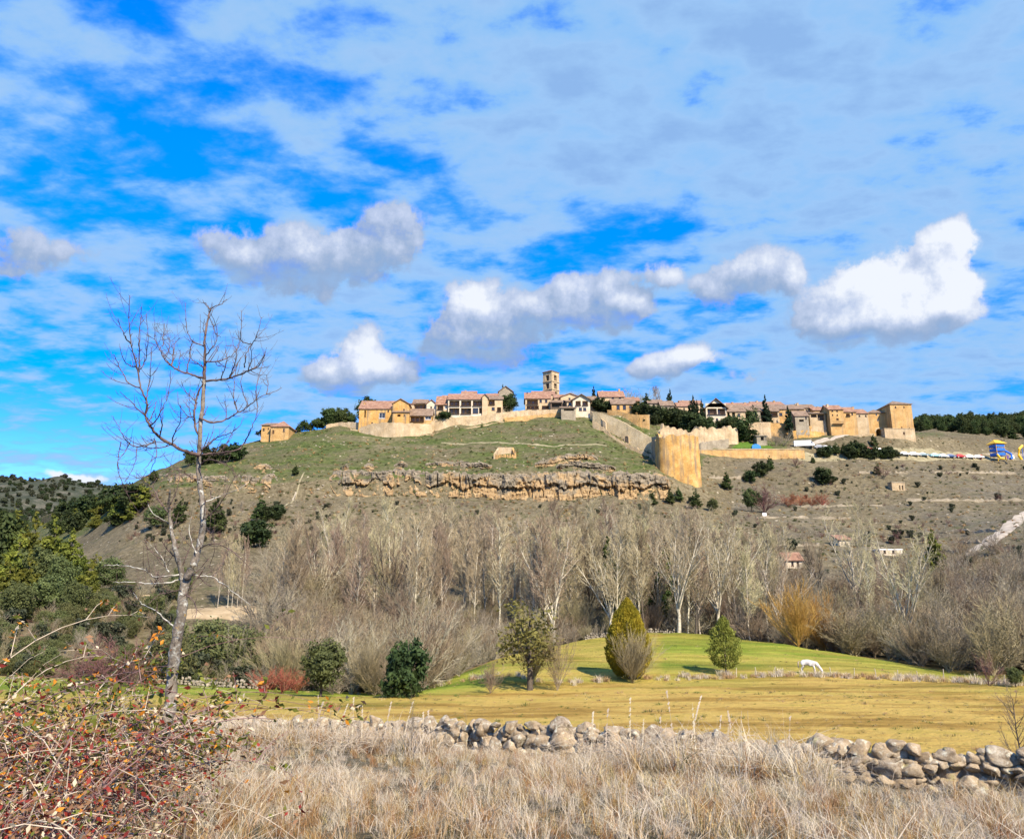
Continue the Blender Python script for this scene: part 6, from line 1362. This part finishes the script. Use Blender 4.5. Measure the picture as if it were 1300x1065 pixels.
    for a in ([(327,516),(326,507),(325,497),(327,484),(330,472),(334,460),(336,447)], [(303,524),(299,515),(297,506),(297,494),(298,482),(300,470),(302,462)], [(338,501),(340,488),(338,476)], [(286,533),(287,520),(284,508)], [(315,516),(309,500),(306,485),(309,470)]):
        path(a, .009, .004, .2, .5)
    path([(257,577),(268,576),(279,575),(291,573),(303,570),(310,562),(315,553),(320,542),(325,528),(327,516)], .018, .005, .0, -.4)
    path([(255,572),(263,566),(271,558),(282,553),(294,549),(304,540),(310,528)], .014, .004, 0, -.3)
    path([(252,552),(248,540),(247,526),(248,516),(249,506),(253,495),(258,487)], .020, .012, .0, .15)
    path([(248,530),(241,529),(237,527),(231,519),(226,512),(226,498)], .010, .004, .1, .4)
    path([(250,512),(243,504),(235,496),(230,484)], .009, .004, .1, .35)
    path([(198,560),(186,565),(174,567.5),(164,563),(158,556),(154,548),(149,538),(142,528)], .012, .004, -.2, -.6)
    path([(196,557),(198,567),(198,580),(194,592),(191,602)], .010, .004, -.2, -.3)
    for a in ([(174,567),(172,585),(166,600),(158,612)], [(164,563),(158,575),(150,585),(152,600)], [(191,602),(180,606),(168,604),(160,596)], [(198,580),(190,588),(182,596)]):
        path(a, .008, .003, -.3, -.6)
    # mid level, pale and lichened
    lo = lm
    lmp = MB()
    for qi, (a, r) in enumerate((([(229,729),(213,731),(197,732),(190,728),(183,723),(171,720),(158,718),(145,717),(132,718)], .016), ([(228,735),(216,739),(203,740),(192,741),(180,740),(162,739),(144,739)], .015), ([(214,726),(211,719),(208,712),(203,705),(197,698),(190,691),(183,684)], .012), ([(221,795),(212,788),(203,780),(192,772),(180,766),(174,759),(169,752)], .013),
                 ([(239,729),(253,731),(268,732),(281,740),(293,749),(305,758),(318,768)], .014), ([(253,697),(262,692),(272,690),(285,694),(298,702),(318,722)], .010), ([(258,659),(268,652),(279,640),(290,622),(300,600)], .012), ([(256,640),(268,634),(285,628),(300,622),(316,612)], .010), ([(254,610),(240,604),(226,596),(215,600),(204,612)], .010), ([(214,650),(205,640),(196,622),(184,612),(172,600)], .010), ([(216,640),(224,622),(228,604),(224,590)], .009), ([(153,560),(150,590),(156,615),(165,635),(176,650)], .008), ([(216,665),(206,660),(195,652),(188,640)], .010), ([(232,752),(244,760),(250,775),(246,790)], .009), ([(231,748),(215,752),(200,756),(188,768)], .009), ([(250,702),(244,690),(240,672),(243,655)], .010), ([(253,590),(266,584),(284,588),(296,598),(305,614)], .011), ([(257,665),(262,672),(270,680),(272,700),(266,720)], .008))):
        path(a, r, .004, 0, rng.uniform(-.5, .5), lmp if qi in (0,1,2,3,4,7,12,15) else None, dens=1.5)
    tr.build('trunk', M['lichen'], root, True); lm.build('limbs', M['twig_dark'], root, True); lmp.build('lichened_limbs', M['twig_lichen'], root, True); tw.build('twigs', M['twig_dark'], root)
    rl = random.Random(4); lf = MB()
    for x, y in ((196,806),(201,803),(193,812),(203,797),(198,810),(206,815),(228,824),(222,830)):
        c = at(x, y, TY + rl.uniform(-.15, .15)) - base; s = .035
        a = Vector((rl.uniform(-1,1), rl.uniform(-1,1), rl.uniform(-1,1))).normalized() * s; b = a.orthogonal().normalized() * s * .6; n = a.cross(b).normalized() * .004
        lf.add([tuple(c-a), tuple(c-b+n*2), tuple(c+a), tuple(c+b+n*2)], [(0,1,2,3)])
    lf.build('leaves', M['leaf_orange'], root)
M['leaf_orange'] = noise_mat('orange_leaf', [(.3, (.45,.13,.015)), (.7, (.72,.32,.03))], 6, 3, .6, trans=.3)
M['leaf_red'] = noise_mat('red_leaf', [(.3, (.13,.018,.015)), (.7, (.32,.045,.03))], 6, 3, .6, trans=.3)
M['leaf_olive'] = noise_mat('olive_bramble_leaf', [(.3, (.06,.075,.012)), (.7, (.18,.19,.03))], 6, 3, .6, trans=.3)
M['leaf_brown'] = noise_mat('brown_dry_leaf', [(.3, (.11,.05,.025)), (.7, (.30,.17,.09))], 6, 3, .7, trans=.2)
M['leaf_pale'] = noise_mat('pale_dry_leaf', [(.3, (.42,.34,.22)), (.7, (.62,.54,.38))], 6, 3, .7, trans=.2)
M['stem_red'] = noise_mat('bramble_cane', [(.3, (.11,.055,.05)), (.7, (.26,.17,.15))], 10, 3, .8)
M['stem_pale'] = noise_mat('dead_pale_cane', [(.3, (.34,.27,.19)), (.7, (.52,.44,.33))], 10, 3, .8)
fg_tree()

# brambles in the left foreground: arching canes with autumn leaves
def bramble(px, Y, h, label, seed, nc=26, nl=900, spread=1.3, cols=('leaf_red','leaf_orange','leaf_olive','leaf_brown','leaf_pale'), wts=(5,1.5,4,11,2), py=930, ls=.032, pale=.3):
    rng = random.Random(seed); base = gnd(px, Y, py); root = empty('bramble', base, 0, label, 'bramble'); a, b = MB(), MB(); canes = []
    for i in range(nc):
        az_ = rng.uniform(0, 6.28); d = Vector((math.cos(az_) * rng.uniform(.2, .7), math.sin(az_) * rng.uniform(.2, .7), 1)).normalized(); p = Vector((rng.gauss(0, spread * .35), rng.gauss(0, spread * .35), 0)); p.z = H(base.x + p.x, base.y + p.y) - base.z - .05; L = h * rng.uniform(.8, 1.6); n = 12; pts = [p]
        for k in range(n): d = (d + Vector((rng.uniform(-.1,.1) + math.cos(az_) * .07, rng.uniform(-.1,.1) + math.sin(az_) * .07, -.13))).normalized(); pts.append(pts[-1] + d * L / n)
        r = rng.uniform(.004, .010); mb = b if rng.random() < pale else a; mb.tube(pts, [r * (1 - .06 * k) for k in range(n + 1)], 5); canes.append(pts)
        for k in range(3, n):
            if rng.random() < .7:
                dd = Vector((rng.uniform(-1,1), rng.uniform(-1,1), rng.uniform(-.2,1))).normalized(); l = rng.uniform(.15, .5); q = [pts[k], pts[k] + dd * l * .5 + Vector((0,0,.03)), pts[k] + dd * l + Vector((0,0,-.02))]; mb.tube(q, [r*.5, r*.4, r*.3], 4); canes.append(q)
    for m_ in (a, b): m_.tube([(-spread*.3, 0, -.12), (0, .1, -.1), (spread*.3, 0, -.12)], [.03,.05,.03], 5)
    if pale < 1: a.build('canes', M['stem_red'], root)
    b.build('dead_canes', M['stem_pale'], root)
    V = {c: [] for c in cols}
    for i in range(nl):
        c = rng.choice(canes); k = rng.randrange(1, len(c)); p = c[k].lerp(c[k-1], rng.random()) + Vector((rng.gauss(0,.03), rng.gauss(0,.03), rng.gauss(0,.03)))
        col = rng.choices(cols, wts)[0]; s = ls * rng.uniform(.5, 1.3); u = Vector((rng.uniform(-1,1), rng.uniform(-1,1), rng.uniform(-.7,.7))).normalized(); w_ = u.orthogonal().normalized(); w_ = (w_ * math.cos(i) + u.cross(w_) * math.sin(i)) * s * .5; u = u * s; nn = u.cross(w_).normalized() * s * .22
        V[col] += [p - u, p - w_ + nn, p + u * 1.1, p + w_ + nn]
    for c in cols:
        if V[c]:
            me = qmesh('leaves', np.array([tuple(v) for v in V[c]]), 4, M[c]); o = bpy.data.objects.new({'leaf_red': 'red_leaves', 'leaf_orange': 'orange_leaves', 'leaf_olive': 'green_leaves', 'leaf_brown': 'dry_leaves', 'leaf_pale': 'pale_leaves'}[c], me); COL.objects.link(o); o.parent = root
bramble(-15, 6.3, 1.6, 'tall red leaved bramble cut by the left edge of the picture', 1, 60, 5200, 1.5, ls=.024)
bramble(30, 7.0, 1.4, 'red and orange bramble second from the left edge', 2, 50, 4200, 1.2, ls=.025)
bramble(5, 5.4, .95, 'nearest low bramble with deep red leaves at the bottom left', 3, 36, 3000, 1.1, wts=(6,2,3,11,3), ls=.024)
bramble(80, 7.6, .6, 'brown and plum bramble left of the lichened trunk', 4, 40, 2400, 1.4, wts=(3,1,2,9,4), ls=.024)
bramble(20, 9.5, 2.3, 'green and yellow leaved bramble rising behind the red ones', 6, 60, 5200, 1.9, wts=(1,2,12,4,2), ls=.04)
bramble(-60, 8.0, 2.1, 'green leaved bramble outermost at the left edge', 7, 50, 4200, 1.9, wts=(2,2,10,4,2), ls=.036)
bramble(55, 9.0, 1.3, 'thin olive leaved bramble between the green one and the lichened trunk', 8, 36, 1700, 1.5, wts=(2,2,8,6,2), ls=.036)
# grey dead plants by the wall
for i, (px, Y, h, l) in enumerate(((985,15.8,.95,'pale grey tangle of dead stems where the stone wall reappears at the right'),(930,16.3,1.05,'grey dead shrub in front of the stone wall left of the bare gap'),(865,17.2,1.0,'grey dead shrub with tall upright stems at the middle of the wall'),(300,25,.9,'pale dead shrub at the left end of the stone wall'),(470,21,.8,'whitish dead stems leaning on the left part of the wall'),(800,18,.8,'small grey dead shrub left of the tall stemmed one'))):
    bramble(px, Y, h, l, 20 + i, 90, 260, 1.7, cols=('leaf_pale', 'leaf_brown'), wts=(3,2), py=960, ls=.02, pale=1.0)

# dry-stone wall
def dry_wall():
    nodes = [(205,912,29.5),(330,914,26.8),(450,917,24.2),(560,918,21.8),(650,920,20.2),(760,925,19.0),(860,931,17.8),(960,941,16.8),(1080,946,15.8),(1180,948,15.2),(1320,953,14.6)]
    base = at(700, 960, 20); base.z = H(base.x, base.y); rr = random.Random(6)
    kinds = [rock_mesh(60 + i, M['rockmat'], 1.0, 3, .35) for i in range(10)]; data = []
    for k in kinds:
        co_ = np.zeros(len(k.vertices) * 3, dtype=np.float32); k.vertices.foreach_get('co', co_); fa = np.array([tuple(p.vertices) for p in k.polygons]); data.append((co_.reshape(-1, 3), fa)); bpy.data.meshes.remove(k)
    V = []; Fc = []; off = 0
    pts = [at(*n) for n in nodes]; dist = 0; seg = 0; tot = sum((Vector((b.x-a.x, b.y-a.y, 0))).length for a, b in zip(pts[:-1], pts[1:]))
    for course in range(7):
        s = rr.uniform(0, .2)
        while s < tot:
            acc = 0
            for a, b in zip(pts[:-1], pts[1:]):
                l = Vector((b.x-a.x, b.y-a.y, 0)).length
                if acc + l >= s: break
                acc += l
            t = (s - acc) / l; p = a.lerp(b, min(1, t)); g = H(p.x, p.y); top = p.z; dr = (b - a).normalized()
            size = rr.choice([.11, .14, .17, .21, .27]) * rr.uniform(.9, 1.15) * (1 - .04 * course) * (1.12 if course > 3 else 1); hh = max(.5, top - g)
            if course == 6 and (rr.random() < .22 or mn.noise((s * .5, 0, 0)) < -.2): s += size * 1.6; continue
            z = g + hh * (.05 + .15 * course) + rr.uniform(-.05, .05); k = rr.randrange(10); co_, fa = data[k]
            e = (rr.uniform(0, 6.28), rr.uniform(0, 6.28), rr.uniform(0, 6.28)); from_e = np.array([[float(c) for c in r] for r in __import__('mathutils').Euler(e).to_matrix()])
            sc_ = np.array([rr.uniform(.95, 1.35), rr.uniform(.8, 1.1), rr.uniform(.62, .95)]) * size * 1.18; ang = math.atan2(dr.y, dr.x); Rz = np.array([[math.cos(ang), -math.sin(ang), 0], [math.sin(ang), math.cos(ang), 0], [0, 0, 1]])
            w_ = (co_ @ from_e.T * sc_) @ Rz.T + np.array([p.x + rr.uniform(-.08, .08), p.y + (rr.choice([-.14, .14]) if course < 4 else 0) + rr.uniform(-.06, .06), z]) - np.array(base)
            V.append(w_); Fc.append(fa + off); off += len(w_); s += size * 1.28
    V = np.concatenate(V); Fc = np.concatenate(Fc); me = bpy.data.meshes.new('stones'); me.vertices.add(len(V)); me.vertices.foreach_set('co', V.ravel().astype(np.float32)); me.loops.add(Fc.size); me.loops.foreach_set('vertex_index', Fc.ravel().astype(np.int32)); me.polygons.add(len(Fc)); me.polygons.foreach_set('loop_start', np.arange(0, Fc.size, 3, dtype=np.int32))
    try: me.polygons.foreach_set('loop_total', np.full(len(Fc), 3, dtype=np.int32))
    except Exception: pass
    me.update(calc_edges=True); me.materials.append(wall_stone())
    o = bpy.data.objects.new('dry_stone_wall', me); COL.objects.link(o); o.location = base; tag(o, 'low dry stone wall of lichened grey boulders crossing the foreground', 'stone wall')
def wall_stone():
    m, nt, p = newmat('lichened_boulders'); co = coords(nt)
    v = node(nt, 'ShaderNodeTexVoronoi'); v.inputs['Scale'].default_value = 2.4; nt.links.new(co, v.inputs['Vector'])
    base = ramp(nt, nz(nt, co, 5, 9, .75), [(.32, (.09,.065,.04)), (.46, (.26,.205,.14)), (.58, (.42,.355,.26)), (.72, (.60,.54,.43))])
    c = mixc(nt, mth(nt, 'MULTIPLY', node_sep(nt, v.outputs['Color'], 0), .5), base, (.46,.33,.185))
    pale = mth(nt, 'MULTIPLY', mth(nt, 'SUBTRACT', nz(nt, co, 7, 5, .6), .56), 10, clamp=True); c = mixc(nt, pale, c, (.60,.57,.44))
    yel = mth(nt, 'MULTIPLY', mth(nt, 'SUBTRACT', nz(nt, co, 3.1, 5, .65), .60), 12, clamp=True); c = mixc(nt, mth(nt, 'MULTIPLY', yel, .6), c, (.42,.38,.15))
    nt.links.new(c, p.inputs['Base Color']); p.inputs['Roughness'].default_value = .95; p.inputs['Specular IOR Level'].default_value = .15
    b = node(nt, 'ShaderNodeBump'); b.inputs['Strength'].default_value = 1; b.inputs['Distance'].default_value = .08; nt.links.new(nz(nt, co, 7, 9, .75), b.inputs['Height']); nt.links.new(b.outputs[0], p.inputs['Normal']); return m
dry_wall()
# second low wall far left of the meadow
def small_wall(pts, label, seed):
    rr = random.Random(seed); mb = MB(); P = [gnd(px, Y, 868) for px, Y in pts]; b0 = P[0].copy(); k = rock_mesh(seed, M['rockmat'], 1.0, 1, .3); cv = [v.co.copy() for v in k.vertices]; fv = [tuple(p.vertices) for p in k.polygons]; bpy.data.meshes.remove(k)
    for a, b in zip(P[:-1], P[1:]):
        n = int((b - a).length / .34)
        for i in range(n):
            for c in range(3):
                if c == 2 and rr.random() < .4: continue
                p = a.lerp(b, i / n); s = rr.uniform(.18, .32); z = H(p.x, p.y) + .15 + .28 * c; e = __import__('mathutils').Euler((rr.uniform(0, 6), rr.uniform(0, 6), rr.uniform(0, 6))).to_matrix(); q = Vector((p.x + rr.uniform(-.1,.1), p.y + rr.uniform(-.15,.15), z)) - b0
                mb.add([tuple(e @ v * s + q) for v in cv], fv)
    o = mb.build('stone_wall', M['rockmat']); o.location = b0; tag(o, label, 'stone wall')
small_wall([(190,91),(235,91.5),(290,91),(330,90.5)], 'low tumbled stone wall at the far left edge of the meadow', 44)
small_wall([(745,128),(790,132),(830,135),(870,135)], 'pale tumbled wall at the back of the green meadow behind the golden conifer', 45)

# dry grass of the foreground
pts = []; r4 = random.Random(21)
for i in range(11500):
    Y = r4.uniform(3.2, 19); Y = r4.uniform(3.2, 31) if r4.random() < .5 else Y
    X = r4.uniform(-1, 1) * (.72 * Y + 1.5); px = 650 + X / Y * F
    wy = float(np.interp(px, [200, 450, 650, 900, 1100, 1300], [29, 24, 20, 17, 15.4, 14.2])) - .4
    if Y > wy: continue
    if px > 1020 and Y > wy - 2.2 and r4.random() < .85: continue
    dens = mn.noise((X * .5, Y * .5, 3))
    if dens < -.25 and r4.random() < .6: continue
    pts.append((X, Y, H(X, Y) - .02, r4.uniform(.12, .26) * (1 + 1.0 * max(0, dens)) * (1.15 if Y < 14 else .9)))
for i in range(1500):
    px = r4.choice([r4.uniform(190, 560), r4.uniform(190, 560), r4.uniform(790, 1020), r4.uniform(560, 800)]); wy = float(np.interp(px, [200, 450, 650, 900, 1100, 1300], [29, 24, 20, 17, 15.4, 14.2])); Y = wy - r4.uniform(.3, 3.2)
    k = .7 if 560 < px < 790 else 1.35
    X = (px - 650) / F * Y; pts.append((X, Y, H(X, Y) - .02, r4.uniform(.28, .5) * k))
G1 = [tuft_mesh(31, [M['straw'], M['straw_pale']], 40, 1, .009, .45, 1.5), tuft_mesh(32, [M['straw_pale']], 40, 1.1, .009, .5, 1.7), tuft_mesh(37, [M['straw_pale'], M['straw']], 26, 1.3, .008, .5, 2.0), tuft_mesh(33, [M['straw_rust'], M['straw']], 50, .9, .008, .30, .7), tuft_mesh(34, [M['straw_pale']], 22, 1.4, .005, .3, .8), tuft_mesh(35, [M['straw_rust']], 46, .8, .008, .3, .8), tuft_mesh(36, [M['straw'], M['grass_dark']], 40, .7, .008, .35, .9)]
scatter('dry_grass', pts, G1, (.7, 1.4), 31, 'tall dry grass filling the foreground before the wall', .2, (.8, 1.25))
# single tall bent straws and mullein like white stalks
def stalk(px, Y, h, label, seed, lean=.5, kind='straw', group=None):
    rng = random.Random(seed); p = gnd(px, Y, 960); mb = MB(); pts = [(0, 0, -.05)]; d = Vector((lean * .5, rng.uniform(-.2, .2), 1)).normalized(); q = Vector(pts[0]); n = 12
    for k in range(n): d = (d + Vector((lean * .06, 0, -.015))).normalized(); q = q + d * h / n; pts.append(tuple(q))
    mb.tube(pts, [.0045 * (1 - .05 * k) for k in range(n + 1)], 5)
    if kind == 'mullein':
        for k in range(26):
            f = rng.uniform(.35, 1.0) * n; i = min(int(f), n - 1); c = Vector(pts[i]).lerp(Vector(pts[i+1]), f - i); s = .012 * rng.uniform(.7, 1.5); mb.tube([c - Vector((s, 0, s)), c + Vector((s, s*.5, s*1.4))], [s, s*.5], 5, cap=True)
    else:
        for k in range(8):
            i = n - 1 - k // 3; c = Vector(pts[i]).lerp(Vector(pts[i+1]), rng.random()); mb.tube([c, c + Vector((rng.uniform(.01, .05), rng.uniform(-.02, .02), rng.uniform(.02, .06)))], [.004, .002], 4)
    o = mb.build('dead_stalk', M['straw_pale']); o.location = p; tag(o, label, 'dead stalk', group)
for i, (px, Y, h) in enumerate(((395,20.5,1.35),(405,21,1.45),(424,20.5,1.35),(446,20,1.4),(458,20.5,1.2),(485,20,1.3),(509,20,1.35),(537,19,1.1),(546,19.5,1.15),(750,17.5,1.2),(768,17.3,1.25),(800,16.9,1.5),(815,17,1.1),(840,16.5,1.2),(858,16,1.7),(872,16,1.6),(884,15.8,1.4),(910,15.5,1.2),(935,15.2,1.3),(1000,14.7,1.25))):
    stalk(px, Y, h * .9, 'upright whitish dead stalk with seed knobs before the stone wall', 100 + i, random.Random(i).uniform(-.15, .3), 'mullein', 'upright dead stalks before the stone wall')
for i, (px, Y, h) in enumerate(((235,8,1.0),(262,8.5,1.15),(285,9,1.2),(300,7.5,1.0),(248,7,1.0),(330,9.5,1.0),(360,10,.95),(220,7.4,.9),(275,7,.95))):
    stalk(px, Y, h, 'long bent pale straw leaning right beside the lichened trunk', 200 + i, .75, 'straw', 'bent straws beside the lichened trunk')
plant('sapling', 525, 868, None, 18.5, 'thin dark bare sapling in front of the wall near the dark evergreen bush', 'tree', None, 'sapling', .3)
plant('sapling1', 592, 900, None, 17.5, 'very thin dark twig in front of the wall under the low bare sapling', 'tree', None, 'sapling', .25)
